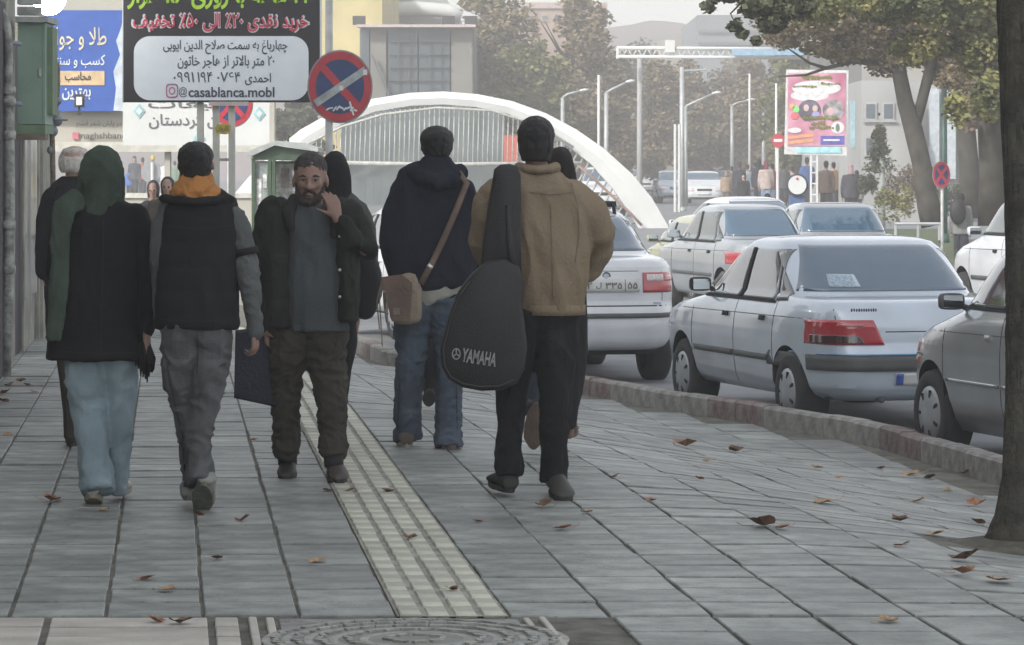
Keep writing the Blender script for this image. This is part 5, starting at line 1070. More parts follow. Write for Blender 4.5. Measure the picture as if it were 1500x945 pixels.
def body(fg, head, neck, sh, el, wr, hips, kn, an, voxel=.009, face='away', m=None, hands=None, ears=True, hd=0.0, extra=None, sr=None):
    """the continuous figure under the clothes; keys in photo scale, (x, y, depth)"""
    mb = MB(); k = fg.k; px = lambda r: r / k
    info = skull(fg, mb, *head, face=face, neck=neck, d=hd, ears=ears)
    cx = (sh[0][0] + sh[1][0]) / 2; hx = (hips[0][0] + hips[1][0]) / 2; sy = (sh[0][1] + sh[1][1]) / 2; hy = (hips[0][1] + hips[1][1]) / 2
    hwS = abs(sh[1][0] - sh[0][0]) / 2; hwH = max(abs(hips[1][0] - hips[0][0]) / 2 + px(.045), px(.10))
    fg.limb(mb, [(neck[0], neck[1], 0, px(.05), .05), (cx, sy - px(.02), 0, hwS * .72, .07), (cx, sy + px(.06), 0, hwS * .82, .085), (cx * .6 + hx * .4, sy * .6 + hy * .4, 0, hwS * .70, .08), (hx * .75 + cx * .25, hy * .8 + sy * .2, 0, hwH * .82, .075), (hx, hy, 0, hwH * .86, .078)])
    for i in (0, 1):
        if sh and el[i]:
            fg.limb(mb, [(sh[i][0], sh[i][1], sh[i][2], px(.040)), (el[i][0], el[i][1], el[i][2], px(.028)), (wr[i][0], wr[i][1], wr[i][2], px(.022))], ref=(.3, 1, .2) if abs(wr[i][2] - el[i][2]) < .1 else (0, .3, 1))
        if hands and hands[i]: hand(mb, fg.p(*wr[i]), **hands[i])
        fg.limb(mb, [(hips[i][0], hips[i][1], 0, px(.060)), (kn[i][0], kn[i][1], kn[i][2], px(.040)), ((kn[i][0] + an[i][0]) / 2, (kn[i][1] * .62 + an[i][1] * .38), (kn[i][2] + an[i][2]) / 2, px(.033)), (an[i][0], an[i][1], an[i][2], px(.027))])
    o = organic(mb, 'body', m or m_skin, fg.t, voxel, 3)
    return o, info
def hair_cap(fg, cx, top, bot, hw, m=m_hair, d=0.0, D=None, name='hair', nape=None, voxel=.008, jag=.006):
    k = fg.k; mb = MB(); c = fg.p(cx, (top + bot) / 2, d); W = hw * k; H = (bot - top) * k
    mb.ball(c + Vector((0, -.018, H * .10)), (W, W * 1.30, H * .42), 18, 12)
    mb.tube([c + Vector((0, -.018, H * .1)), c + Vector((0, -.030, -H * .22)), c + Vector((0, -.03, -H * .47))], [W * .98, W * .92, W * .74], [W * 1.24, W * 1.05, W * .74], n=18, round_ends=False)
    return organic(mb, name, m, fg.t, voxel, 3, fold=jag, fscale=22, fz=1)

def decal(fg, target, q, name, m, nu=6, nv=6, lift=.003, parent=None):
    """seam, pocket or hem laid on a garment: quad corners in photo scale, pressed onto the cloth"""
    off = wloc(target); top = []; bot = []; o0 = Vector((0, 0, CAMH)) - off
    for i in range(nv + 1):
        for j in range(nu + 1):
            u, v = j / nu, i / nv
            x = (q[0][0] * (1 - u) + q[1][0] * u) * (1 - v) + (q[3][0] * (1 - u) + q[2][0] * u) * v
            y = (q[0][1] * (1 - u) + q[1][1] * u) * (1 - v) + (q[3][1] * (1 - u) + q[2][1] * u) * v
            d = (fg.p(x, y) - Vector((0, 0, CAMH))).normalized(); ok, h, nn, _ = target.ray_cast(o0, d)
            if not ok: return None
            top.append(h + off + nn * lift); bot.append(h + off - nn * .004)
    N = len(top); fs = []
    for i in range(nv):
        for j in range(nu): k = i * (nu + 1) + j; fs.append((k, k + 1, k + nu + 2, k + nu + 1))
    rim = [j for j in range(nu + 1)] + [(i + 1) * (nu + 1) - 1 for i in range(1, nv + 1)] + [nv * (nu + 1) + j for j in range(nu - 1, -1, -1)] + [i * (nu + 1) for i in range(nv - 1, 0, -1)]
    for a, b in zip(rim, rim[1:] + rim[:1]): fs.append((a, b, b + N, a + N))
    mb = MB(); mb.add(top + bot, fs); return mb.build(name, m, target)
def seam(fg, target, pts, m, w=.9, lift=.002, name='seam'):
    for a, b in zip(pts, pts[1:]):
        d = Vector((b[0] - a[0], b[1] - a[1])).normalized(); n_ = Vector((-d.y, d.x)) * w
        decal(fg, target, [(a[0] - n_.x, a[1] - n_.y), (a[0] + n_.x, a[1] + n_.y), (b[0] + n_.x, b[1] + n_.y), (b[0] - n_.x, b[1] - n_.y)], name, m, 1, max(3, int(math.hypot(b[0] - a[0], b[1] - a[1]) / 5)), lift)
# ---- woman in green head scarf, left
A = Fig(15.7, 'person', 'woman in green headscarf, long black coat and wide pale blue jeans walking away', (150, 738))
body(A, (148, 228, 283, 22), (148, 296), ((112, 312, 0), (192, 312, 0)), ((88, 400, -.02), (222, 396, .0)), ((92, 470, .1), (216, 488, -.04)), ((132, 492), (172, 492)), ((134, 600, .02), (172, 600, .05)), ((140, 706, -.06), (167, 702, .18)),
     ears=False, voxel=.011, hands=(None, dict(d=(.05, 0, -1), n=(-1, .2, 0), thumb=(0, 1, 0), curl=.6)))
m_scarf = cloth('green_headscarf', (.048, .066, .052), var=.3)
mb = MB(); A.limb(mb, [(149, 241, -.002, 30, .09), (149, 247, -.005, 32.5, .10), (149, 256, -.01, 33.5, .105), (149, 274, -.015, 35, .105), (146, 292, -.01, 36, .10), (144, 304, 0, 46, .12)]); mb.ball(A.p(149, 246, 0), (31 * A.k, .105, 26 * A.k), 20, 14)
organic(mb, 'headscarf', m_scarf, A.t, .008, 3, fold=.009, fscale=12, fz=.7)
mb = MB(); A.limb(mb, [(118, 292, -.10, 18, .03), (100, 302, -.13, 18, .022), (94, 340, -.145, 15, .018), (93, 400, -.15, 15, .016), (90, 460, -.155, 13, .016), (85, 494, -.16, 12, .014)])
organic(mb, 'scarf_tail', m_scarf, A.t, .008, 2, fold=.008, fscale=14, fz=.3)
m_bcoat = cloth('black_wool_coat', (.012, .012, .013))
mb = MB(); A.limb(mb, [(148, 288, 0, 34, .06), (147, 300, 0, 58, .10), (145, 330, 0, 63, .13), (142, 400, 0, 66, .14), (141, 470, 0, 68, .15), (141, 515, 0, 73, .16), (141, 526, 0, 74, .165)], ends=False)
A.limb(mb, [(198, 312, 0, 17), (214, 355, 0, 18), (221, 400, 0, 17), (219, 450, -.02, 14), (217, 486, -.04, 11)], flat=1.1)
A.limb(mb, [(96, 312, 0, 15), (80, 360, .02, 14), (78, 400, .04, 13), (92, 440, .12, 11)])
ct = organic(mb, 'coat', m_bcoat, A.t, .011, 3, fold=.013, fscale=6, fz=.5)
m_seam = cloth('seam_dark_grey', (.022, .022, .024)); seam(A, ct, [(152, 320), (150, 420), (148, 515)], m_seam); seam(A, ct, [(84, 514), (140, 518), (205, 517)], m_seam)
m_jeanl = cloth('pale_blue_denim', (.22, .285, .32), var=.16, bscale=160)
mb = MB(); A.limb(mb, [(126, 505, 0, 30, .10), (125, 560, -.01, 30, .10), (132, 610, 0, 26, .09), (139, 660, -.03, 24, .085), (144, 700, -.06, 26, .09), (146, 718, -.08, 27, .10)], ends=False)
A.limb(mb, [(172, 505, 0, 28, .10), (174, 560, .04, 26, .10), (173, 620, .07, 22, .09), (168, 680, .13, 17, .08), (167, 724, .18, 15, .085)], ends=False)
organic(mb, 'jeans', m_jeanl, A.t, .010, 2, fold=.010, fscale=9, fz=1.0)
m_whs = mat('off_white_leather', (.42, .42, .35), .6, var=.2)
shoe(A, A.p(139, 741, -.10) + Vector((0, 0, .045)), A.p(134, 743, .13), m=m_whs, sole=mat('sole_beige', (.32, .29, .22), .8))
shoe(A, A.p(168, 731, .12), A.p(171, 729, .36) , m=m_whs, sole=MATS['sole_beige'])
mb = MB(); m_frg = cloth('black_fringe', (.013, .013, .012))
for j in range(22):
    x = 203 + j * 1.15 + R.uniform(-1, 1); l = 556 - abs(j - 12) * 1.5 + R.uniform(-8, 6); q = R.uniform(-.05, .04)
    mb.tube([A.p(208 + j * .45, 500, q * .4 - .04), A.p(x - 1, 525, q - .04), A.p(x + R.uniform(-3, 3), l, q - .04)], [.010, .010, .003], n=6)
fr = mb.build('fringed_bag', m_frg, None, smooth=True); tag(fr, 'black fringed bag hanging from the hand of the woman in the green headscarf', 'bag')

# ---- man in black padded vest with orange hood
B = Fig(15.5, 'person', 'man in black vest over grey sleeves with orange hood, walking away', (290, 742))
body(B, (287, 212, 272, 25), (287, 284), ((252, 308, 0), (334, 308, 0)), ((232, 400, .03), (366, 398, -.02)), ((228, 470, .12), (374, 484, -.02)), ((268, 480), (312, 480)), ((276, 610, .05), (297, 604, -.03)), ((280, 704, .15), (296, 698, -.12)),
     hands=(None, dict(d=(.02, .05, -1), n=(-1, .3, 0), thumb=(-.2, 1, 0), s=.95, curl=.75)), voxel=.009)
hair_cap(B, 287, 208, 262, 26.5)
m_or = cloth('orange_hood_fleece', (.42, .19, .06), var=.15)
mb = MB(); B.limb(mb, [(287, 270, -.01, 29, .095), (287, 280, -.02, 38, .11), (287, 288, -.01, 41, .10), (288, 294, 0, 36, .08)]); organic(mb, 'hood', m_or, B.t, .008, 3, fold=.012, fscale=13, fz=1.2)
m_vest = cloth('black_padded_vest', (.014, .014, .015), bump=.2)
mb = MB(); B.limb(mb, [(290, 284, 0, 34, .07), (293, 296, 0, 54, .10), (294, 320, 0, 58, .125), (292, 380, 0, 60, .135), (289, 440, 0, 62, .135), (289, 474, 0, 63, .135), (289, 482, 0, 60, .13)], ends=False)
vo = organic(mb, 'vest', m_vest, B.t, .010, 3, fold=.006, fscale=5, fz=.6)
for v in vo.data.vertices: v.co += v.normal * (.006 * abs(math.sin((v.co.z) * 2 * math.pi / .22)) ** .6 - .003)
seam(B, vo, [(240, 330), (292, 336), (344, 330)], m_seam, name='yoke_seam'); seam(B, vo, [(236, 468), (290, 471), (346, 468)], m_seam)
mb = MB(); B.limb(mb, [(240, 291, -.04, 6, .02), (262, 293, -.10, 7, .02), (287, 296, -.125, 8, .02), (315, 294, -.10, 7, .02), (338, 292, -.04, 6, .02)], ref=(0, 0, 1)); organic(mb, 'collar', m_vest, B.t, .009, 2, fold=.008, fscale=14)
m_gsl = cloth('grey_knit_sleeve', (.085, .090, .092), var=.2)
mb = MB(); B.limb(mb, [(338, 306, 0, 16), (348, 335, 0, 19), (357, 370, 0, 19), (365, 405, -.01, 17), (370, 445, -.01, 13.5), (375, 486, -.02, 12)])
organic(mb, 'sleeve', m_gsl, B.t, .008, 2, fold=.010, fscale=13, fz=1.2)
mb = MB(); B.limb(mb, [(246, 306, 0, 15), (236, 335, 0, 16), (231, 380, .02, 13), (232, 430, .06, 12), (232, 470, .12, 11)])
organic(mb, 'sleeve', m_gsl, B.t, .010, 2, fold=.008, fscale=13)
mb = MB(); B.limb(mb, [(357, 364, 0, 21), (359, 374, 0, 21)], ends=False); mb.build('armband', m_vest, B.t, smooth=True)
m_gj = cloth('grey_denim', (.085, .088, .092), var=.28, bscale=150)
mb = MB(); B.limb(mb, [(271, 470, 0, 36, .115), (266, 520, .01, 31, .11), (270, 565, .02, 30, .10), (278, 610, .05, 24, .09), (281, 650, .09, 22, .085), (283, 690, .13, 22, .09), (284, 710, .15, 22, .095)], ends=False)
B.limb(mb, [(308, 470, 0, 33, .115), (310, 520, -.02, 29, .11), (304, 565, -.03, 26, .10), (296, 610, -.04, 21, .09), (292, 650, -.08, 19, .08), (296, 690, -.12, 21, .09), (297, 704, -.14, 21, .09)], ends=False)
bj = organic(mb, 'jeans', m_gj, B.t, .009, 2, fold=.014, fscale=11, fz=1.3)
m_gjp = cloth('grey_denim_pocket', (.070, .073, .078)); m_gjs = cloth('grey_denim_seam', (.045, .047, .05))
for x in (266, 312): decal(B, bj, [(x - 11, 498), (x + 11, 498), (x + 10, 526), (x - 10, 526)], 'back_pocket', m_gjp)
seam(B, bj, [(289, 488), (290, 520), (289, 548)], m_gjs); seam(B, bj, [(244, 530), (256, 590), (268, 640), (270, 690)], m_gjs)
m_gsh = mat('worn_grey_canvas', (.20, .21, .19), .8, var=.25); m_gso = mat('sole_olive_grey', (.115, .12, .095), .85, var=.3, scale=20, bump=.6)
shoe(B, B.p(272, 736, .10), B.p(270, 727, .36), m=m_gsh, sole=m_gso, w=.044)
shoe(B, B.p(305, 706, -.22), B.p(296, 748, -.02), m=m_gsh, sole=m_gso, w=.052, h=.085, up=(.1, 1, .5))

# ---- bearded man walking towards us
C = Fig(17.0, 'person', 'bearded man in open dark olive jacket and grey shirt facing us, hand on his neck', (447, 700))
bo, inf = body(C, (455, 225, 304, 24.5), (457, 312), ((406, 312, 0), (508, 312, 0)), ((386, 395, .02), (536, 368, -.05)), ((392, 478, -.02), (497, 319, -.19)), ((426, 492), (474, 492)), ((418, 600, .05), (484, 600, -.05)), ((419, 678, .12), (490, 672, -.12)),
     face='cam', hd=-.02, voxel=.007, hands=(dict(d=(0, -.05, -1), n=(1, 0, 0), thumb=(0, -1, 0), curl=1.3), dict(d=(-.30, .02, 1), n=(-.35, .95, 0), thumb=(-1, -.2, .1), curl=.40, s=.98)))
q, W, D, H, M, f = inf
m_beard = mat('dark_beard', (.046, .036, .031), .85, var=.4, scale=70, bump=.8, bscale=250)
mb = MB(); mb.tube([q(-.80, .16, -.10), q(-.72, .42, -.42), q(-.48, .66, -.68), q(0, .80, -.86), q(.48, .66, -.68), q(.72, .42, -.42), q(.80, .16, -.10)], [W * .12, W * .20, W * .26, W * .30, W * .26, W * .20, W * .12], ref=(0, 0, 1), n=10, round_ends=True)
mb.tube([q(-.42, .80, -.58), q(-.26, .93, -.42), q(0, 1.0, -.40), q(.26, .93, -.42), q(.42, .80, -.58)], [W * .10, W * .11, W * .09, W * .11, W * .10], ref=(0, -1, 0), n=8, round_ends=True)
mb.tube([q(0, .86, -.70), q(0, .84, -.85)], W * .18, n=8, round_ends=True)
organic(mb, 'beard', m_beard, C.t, .006, 2, fold=.003, fscale=60, fz=1)
for s_ in (-1, 1):
    MB().ball(q(s_ * .37, .80, .02), (W * .15, W * .12, W * .10)).build('eye', m_white, C.t, smooth=True)
    MB().ball(q(s_ * .37, .895, .02), (W * .075, W * .05, W * .085)).build('iris', mat('dark_iris', (.015, .01, .008), .25), C.t, smooth=True)
    MB().tube([q(s_ * .16, .94, .13), q(s_ * .38, .97, .19), q(s_ * .62, .80, .13)], [W * .05, W * .07, W * .04], ref=(0, -1, 0), n=6, round_ends=True).build('eyebrow', m_beard, C.t, smooth=True)
    MB().tube([q(s_ * .20, .86, .06), q(s_ * .38, .94, .085), q(s_ * .55, .80, .04)], [W * .05, W * .06, W * .04], ref=(0, -1, 0), n=6, round_ends=True).build('eyelid', m_skin, C.t, smooth=True)
MB().tube([q(-.24, .93, -.555), q(0, .99, -.55), q(.24, .93, -.555)], [W * .03, W * .06, W * .03], ref=(0, -1, 0), n=6).build('mouth', mat('lip', (.14, .055, .05), .5), C.t, smooth=True)
mb = MB(); mb.ball(q(0, -.17, .44), (W * 1.01, D * .955, H * .315), 20, 12); mb.tube([q(0, -.55, .3), q(0, -.58, -.35)], [W * .99, W * .85], [D * .52, D * .45], n=16, round_ends=True)
organic(mb, 'hair', mat('short_dark_hair', (.040, .034, .033), .8, var=.4, scale=60, bump=.6, bscale=220), C.t, .006, 2, fold=.003, fscale=50, fz=1)
m_tee = cloth('slate_grey_shirt', (.062, .070, .074), var=.12)
mb = MB(); C.limb(mb, [(458, 300, -.02, 27, .085), (458, 310, -.02, 36, .10), (458, 335, -.02, 44, .12), (460, 400, -.02, 46, .13), (464, 450, -.02, 46, .135), (464, 484, -.02, 47, .135)], ends=False)
organic(mb, 'shirt', m_tee, C.t, .009, 2, fold=.011, fscale=9, fz=.6)
m_ol = cloth('dark_olive_jacket', (.019, .020, .017), var=.25)
mb = MB()
C.limb(mb, [(420, 296, .0, 14, .07), (408, 312, .01, 26, .115), (408, 350, .01, 27, .15), (409, 420, .01, 25, .155), (409, 478, .01, 24, .155)], ends=False)
C.limb(mb, [(492, 296, .0, 14, .07), (503, 312, .01, 22, .115), (507, 350, .01, 18, .15), (509, 420, .01, 17, .155), (508, 470, .01, 16, .155)], ends=False)
C.limb(mb, [(458, 296, .06, 40, .05), (458, 320, .09, 66, .07), (458, 400, .10, 64, .07), (458, 474, .10, 62, .07)], ends=False)
C.limb(mb, [(398, 306, 0, 20), (386, 345, .0, 18), (384, 395, .01, 17), (388, 440, 0, 15), (391, 476, -.02, 13)], flat=1.1)
C.limb(mb, [(510, 308, 0, 18), (527, 335, -.02, 19), (536, 366, -.05, 19), (518, 352, -.13, 17), (505, 326, -.18, 12)], ref=(.2, 1, 0), flat=1.1)
cj = organic(mb, 'jacket', m_ol, C.t, .009, 2, fold=.013, fscale=10, fz=.7)
m_olp = cloth('olive_pocket_flap', (.026, .028, .023)); decal(C, cj, [(398, 372), (424, 374), (424, 386), (398, 384)], 'pocket_flap', m_olp); decal(C, cj, [(396, 440), (424, 438), (424, 450), (396, 452)], 'pocket_flap', m_olp); seam(C, cj, [(427, 345), (428, 400), (429, 470)], m_olp, name='zip_edge'); seam(C, cj, [(392, 330), (400, 395)], m_olp)
for ps in ([(432, 290, -.06, 8, .03), (424, 310, -.12, 10, .022), (430, 335, -.15, 6, .016)], [(486, 290, -.06, 7, .03), (495, 315, -.12, 9, .022), (492, 345, -.15, 6, .016)]): mb = MB(); C.limb(mb, ps); organic(mb, 'lapel', m_ol, C.t, .008, 2, fold=.004, fscale=14)
for y in (345, 394, 433): MB().ball(C.p(500, y, -.168), .008).build('snap_button', mat('snap_metal', (.6, .6, .58), .3, metal=.9), C.t, smooth=True)
m_bt = cloth('brown_grey_trousers', (.042, .038, .032), var=.22)
mb = MB(); C.limb(mb, [(428, 480, 0, 39, .12), (422, 530, .0, 28, .11), (417, 580, .03, 23, .09), (418, 630, .08, 20, .085), (417, 655, .1, 21, .09), (418, 668, .12, 18, .08)], ends=False)
C.limb(mb, [(474, 480, 0, 38, .12), (478, 530, 0, 30, .11), (486, 580, -.03, 24, .09), (489, 630, -.08, 20, .085), (490, 650, -.1, 22, .09), (490, 668, -.12, 18, .08)], ends=False)
ctr = organic(mb, 'trousers', m_bt, C.t, .008, 2, fold=.013, fscale=12, fz=1.5)
m_bts = cloth('trouser_seam', (.028, .025, .021)); seam(C, ctr, [(450, 492), (449, 512)], m_bts); seam(C, ctr, [(406, 492), (412, 512)], m_bts); seam(C, ctr, [(494, 492), (490, 512)], m_bts)
m_bs = mat('dark_leather', (.022, .020, .019), .5, var=.3); m_so = mat('dark_sole', (.03, .028, .026), .8)
for ps in ([(418, 662, .12, 15), (419, 684, .12, 14)], [(490, 662, -.12, 15), (491, 680, -.12, 14)]): mb = MB(); C.limb(mb, ps, ends=False); mb.build('sock', mat('sock_black', (.015, .015, .015), .9), C.t, smooth=True)
shoe(C, C.p(420, 697, .20), C.p(419, 705, -.02), m=m_bs, sole=m_so, w=.047, h=.085)
shoe(C, C.p(486, 694, .0), C.p(503, 703, -.26), m=mat('brown_leather', (.045, .035, .030), .5, var=.3), sole=m_so, w=.05, h=.09)
bagv = [C.p(345, 484, .02), C.p(400, 478, .02), C.p(420, 500, .02), C.p(412, 598, .02), C.p(385, 592, .02), C.p(343, 583, .02)]
bg_ = MB(); rg = []
for d, e in ((-.05, .93), (-.03, 1.0), (.03, 1.0), (.05, .93)):
    c = sum(bagv, Vector()) / 6; rg.append([c + (v - c) * e + Vector((0, d, 0)) for v in bagv])
bg_.loft(rg); m_nb = mat('navy_bag_fabric', (.012, .014, .028), .75, var=.3, bump=.4)
bo = bg_.build('tote_bag', m_nb); tag(bo, 'dark navy shopping bag held low by the bearded man', 'bag')
bake(bo, [('SUBSURF', dict(levels=2, render_levels=2, subdivision_type='SIMPLE'))])
for x0, x1 in ((362, 386), (378, 398)): MB().tube([C.p(x0, 486, 0), C.p((x0 + x1) / 2, 470, -.02), C.p(x1 + 4, 484, 0)], .006, n=6).build('bag_handle', m_nb, bo, smooth=True)

# ---- person in black hood and grey-green coat behind him
Dd = Fig(20.0, 'person', 'person in black hood and grey green coat walking away behind the bearded man', (500, 632))
body(Dd, (490, 236, 284, 17), (490, 290), ((474, 306, 0), (526, 306, 0)), ((466, 370, 0), (541, 368, -.02)), ((468, 420, .05), (545, 412, .08)), ((490, 455), (515, 455)), ((494, 540, .02), (508, 530, .0)), ((490, 615, -.05), (492, 605, .2)), ears=False, voxel=.012)
mb = MB(); Dd.limb(mb, [(491, 241, 0, 20, .09), (492, 248, 0, 21, .10), (492, 262, 0, 22, .10), (494, 284, 0, 21, .09), (494, 296, 0, 26, .10)]); mb.ball(Dd.p(491, 245, 0), (20.5 * Dd.k, .10, 19 * Dd.k), 18, 12); organic(mb, 'hood', cloth('black_scarf', (.012, .012, .014)), Dd.t, .009, 3, fold=.007, fscale=12)
m_gg = cloth('grey_green_coat', (.058, .068, .058), var=.2)
mb = MB(); Dd.limb(mb, [(494, 288, 0, 20, .06), (499, 300, 0, 33, .10), (500, 330, 0, 34, .12), (499, 400, 0, 31, .12), (497, 470, 0, 29, .12)], ends=False)
Dd.limb(mb, [(526, 304, 0, 13), (536, 335, 0, 14), (542, 368, -.02, 12), (545, 395, .04, 10), (546, 412, .08, 8)])
Dd.limb(mb, [(474, 304, 0, 13), (468, 335, 0, 14), (466, 420, .04, 9)])
organic(mb, 'coat', m_gg, Dd.t, .010, 3, fold=.009, fscale=8)
mb = MB(); Dd.limb(mb, [(508, 455, 0, 17, .09), (512, 500, .0, 12, .08), (506, 540, .02, 9, .06), (498, 590, .1, 9, .06), (494, 612, .15, 8, .06)], ends=False); Dd.limb(mb, [(490, 455, 0, 16, .09), (492, 540, 0, 12, .08), (490, 620, -.05, 9, .06)], ends=False)
organic(mb, 'trousers', m_bcoat, Dd.t, .010, 2, fold=.006)
shoe(Dd, Dd.p(490, 633, -.1), Dd.p(488, 631, .13), m=m_bs, sole=m_so); shoe(Dd, Dd.p(494, 624, .12), Dd.p(495, 628, .34), m=m_bs, sole=m_so)
mb = MB(); Dd.limb(mb, [(520, 372, -.14, 4, .05), (538, 378, -.14, 18, .06), (542, 400, -.14, 20, .07), (541, 430, -.14, 20, .07), (536, 452, -.14, 17, .06)]); ob = organic(mb, 'shoulder_bag', cloth('black_bag', (.013, .013, .015), bump=.2, rough=.6), None, .01, 2, fold=.006)
tag(ob, 'black bag at the side of the person in the grey green coat', 'bag')
MB().tube([Dd.p(505, 300, -.15), Dd.p(520, 335, -.16), Dd.p(534, 378, -.15)], .012, .005, n=6).build('bag_strap', MATS['black_bag'], ob, smooth=True)

# ---- man in navy hoodie with shoulder bag
E_ = Fig(18.9, 'person', 'man in navy hoodie and blue jeans with a tan strap across his back', (625, 658))
body(E_, (640, 190, 240, 22), (640, 250), ((594, 280, 0), (680, 282, 0)), ((576, 350, .0), (694, 350, 0)), ((580, 400, .02), (690, 405, .1)), ((610, 440), (650, 440)), ((598, 545, .02), (654, 545, .02)), ((597, 636, .08), (656, 645, -.06)),
     hands=(dict(d=(.2, .1, -1), n=(1, 0, 0), thumb=(0, 1, 0), curl=.8), None), voxel=.010)
hair_cap(E_, 640, 185, 230, 25)
m_nv = cloth('navy_hoodie_fleece', (.013, .016, .026), var=.2)
mb = MB(); E_.limb(mb, [(640, 244, 0, 28, .07), (636, 258, 0, 54, .10), (633, 280, 0, 62, .13), (631, 330, 0, 66, .14), (633, 380, 0, 66, .14), (636, 412, 0, 62, .135), (637, 424, 0, 56, .125)], ends=False)
E_.limb(mb, [(594, 278, 0, 18), (578, 315, 0, 19), (573, 355, 0, 17), (577, 385, .01, 14), (580, 402, .02, 12)], flat=1.1); E_.limb(mb, [(682, 278, 0, 16), (694, 320, 0, 16), (694, 360, .03, 14), (688, 400, .1, 12)])
eh = organic(mb, 'hoodie', m_nv, E_.t, .010, 3, fold=.014, fscale=7, fz=.6)
m_nvs = cloth('navy_rib', (.019, .022, .034)); decal(E_, eh, [(600, 408), (668, 408), (668, 419), (600, 419)], 'waist_rib', m_nvs, 12, 3, .006); seam(E_, eh, [(600, 276), (596, 320), (600, 350)], m_nvs)
mb = MB(); E_.limb(mb, [(606, 252, -.06, 10, .05), (622, 262, -.12, 14, .05), (640, 268, -.145, 20, .05), (660, 262, -.12, 14, .05), (676, 252, -.06, 10, .05)], ref=(0, 0, 1)); E_.limb(mb, [(640, 240, -.05, 28, .06), (640, 262, -.07, 38, .08)])
organic(mb, 'hood', m_nv, E_.t, .009, 3, fold=.008, fscale=12)
mb = MB(); E_.limb(mb, [(638, 412, 0, 53, .125), (641, 436, 0, 46, .12), (643, 441, 0, 40, .11)], ends=False); organic(mb, 'undershirt', cloth('cream_undershirt', (.33, .33, .29), var=.1), E_.t, .010, 2, fold=.005)
m_bj = cloth('washed_blue_denim', (.065, .083, .110), var=.3, bscale=150, scale=4)
mb = MB(); E_.limb(mb, [(612, 436, 0, 34, .115), (604, 480, 0, 27, .11), (601, 540, .02, 22, .095), (597, 590, .05, 20, .09), (596, 625, .08, 20, .09), (597, 646, .09, 22, .10)], ends=False)
E_.limb(mb, [(648, 436, 0, 32, .115), (655, 480, .0, 23, .11), (658, 540, .01, 20, .095), (657, 590, -.02, 19, .09), (657, 630, -.05, 20, .09), (657, 654, -.07, 22, .10)], ends=False)
ej = organic(mb, 'jeans', m_bj, E_.t, .009, 2, fold=.013, fscale=11, fz=1.2)
m_bjp = cloth('blue_denim_pocket', (.05, .066, .095)); m_bjs = cloth('blue_denim_seam', (.032, .042, .062))
for x in (652,): decal(E_, ej, [(x - 10, 460), (x + 10, 460), (x + 9, 484), (x - 9, 484)], 'back_pocket', m_bjp)
seam(E_, ej, [(586, 560), (583, 630)], m_bjs); seam(E_, ej, [(668, 500), (668, 560), (670, 630)], m_bjs)
m_tn = mat('taupe_suede', (.085, .068, .055), .85); m_ls = mat('sole_light', (.30, .28, .25), .8)
shoe(E_, E_.p(596, 655, -.02), E_.p(588, 651, .24), m=m_tn, sole=m_ls, w=.05); shoe(E_, E_.p(658, 664, -.14), E_.p(662, 660, .12), m=m_tn, sole=m_ls, w=.05)
m_tan = mat('brown_leather_strap', (.115, .075, .055), .6, var=.25, bump=.3); m_can = mat('beige_canvas', (.20, .165, .125), .85, var=.25, bump=.3)
sb = thing('shoulder_bag', 'brown and beige flap bag hanging behind the man in the navy hoodie', 'bag', E_.p(592, 470, -.2))
mb = MB(); E_.limb(mb, [(590, 408, -.20, 22, .03), (596, 425, -.20, 24, .04), (596, 450, -.20, 24, .04), (596, 464, -.20, 23, .035)], ends=True); organic(mb, 'pouch', m_can, sb, .008, 2, fold=.006, fscale=14)
mb = MB(); mb.prism([E_.p(560, 404, -.244), E_.p(590, 400, -.248), E_.p(606, 412, -.248), E_.p(603, 466, -.248), E_.p(576, 468, -.244)], (0, .008, 0)); mb.build('flap', m_tan, sb)
mb = MB(); mb.prism([E_.p(578, 448, -.252), E_.p(588, 448, -.252), E_.p(588, 458, -.252), E_.p(578, 458, -.252)], (0, .004, 0)); mb.build('buckle_tab', m_can, sb)
MB().tube([E_.p(672, 252, -.11), E_.p(684, 268, -.148), E_.p(668, 310, -.166), E_.p(646, 360, -.172), E_.p(632, 388, -.18), E_.p(618, 414, -.21)], [.018] * 6, [.005] * 6, n=8).build('strap', m_tan, sb, smooth=True)
MB().tube([E_.p(628, 386, -.192), E_.p(634, 392, -.192)], .013, n=10).build('buckle', mat('snap_metal', (.6, .6, .58), .3, metal=.9), sb, smooth=True)
for x, y2 in ((556, 480), (560, 505), (566, 470)): MB().tube([E_.p(562, 405, -.2), E_.p(x - 2, 440, -.2), E_.p(x + 2, y2, -.2)], .004, n=5).build('lace', m_can, sb)

# ---- walker ahead of him, only a dark lifted leg shows
Hh = Fig(22.4, 'person', 'walker almost hidden ahead of the man in navy hoodie, dark trouser leg showing', (630, 594))
body(Hh, (634, 222, 262, 15), (634, 270), ((612, 285, 0), (656, 285, 0)), ((608, 340, 0), (660, 340, 0)), ((612, 390, 0), (656, 390, 0)), ((624, 420), (644, 420)), ((626, 500, 0), (636, 500, 0)), ((629, 575, .05), (640, 570, .1)), voxel=.014, ears=False)
mb = MB(); Hh.limb(mb, [(634, 275, 0, 24, .08), (634, 330, 0, 26, .11), (634, 435, 0, 26, .11)], ends=False); organic(mb, 'jacket', m_bcoat, Hh.t, .014, 2, fold=.006)
mb = MB(); Hh.limb(mb, [(622, 430, 0, 17, .1), (627, 520, 0, 14, .08), (630, 560, .04, 12, .07), (630, 578, .05, 9, .06)], ends=False); Hh.limb(mb, [(646, 430, 0, 16, .1), (648, 520, 0, 12, .08), (650, 580, .1, 9, .06)], ends=False)
organic(mb, 'trousers', m_bcoat, Hh.t, .010, 2, fold=.006)
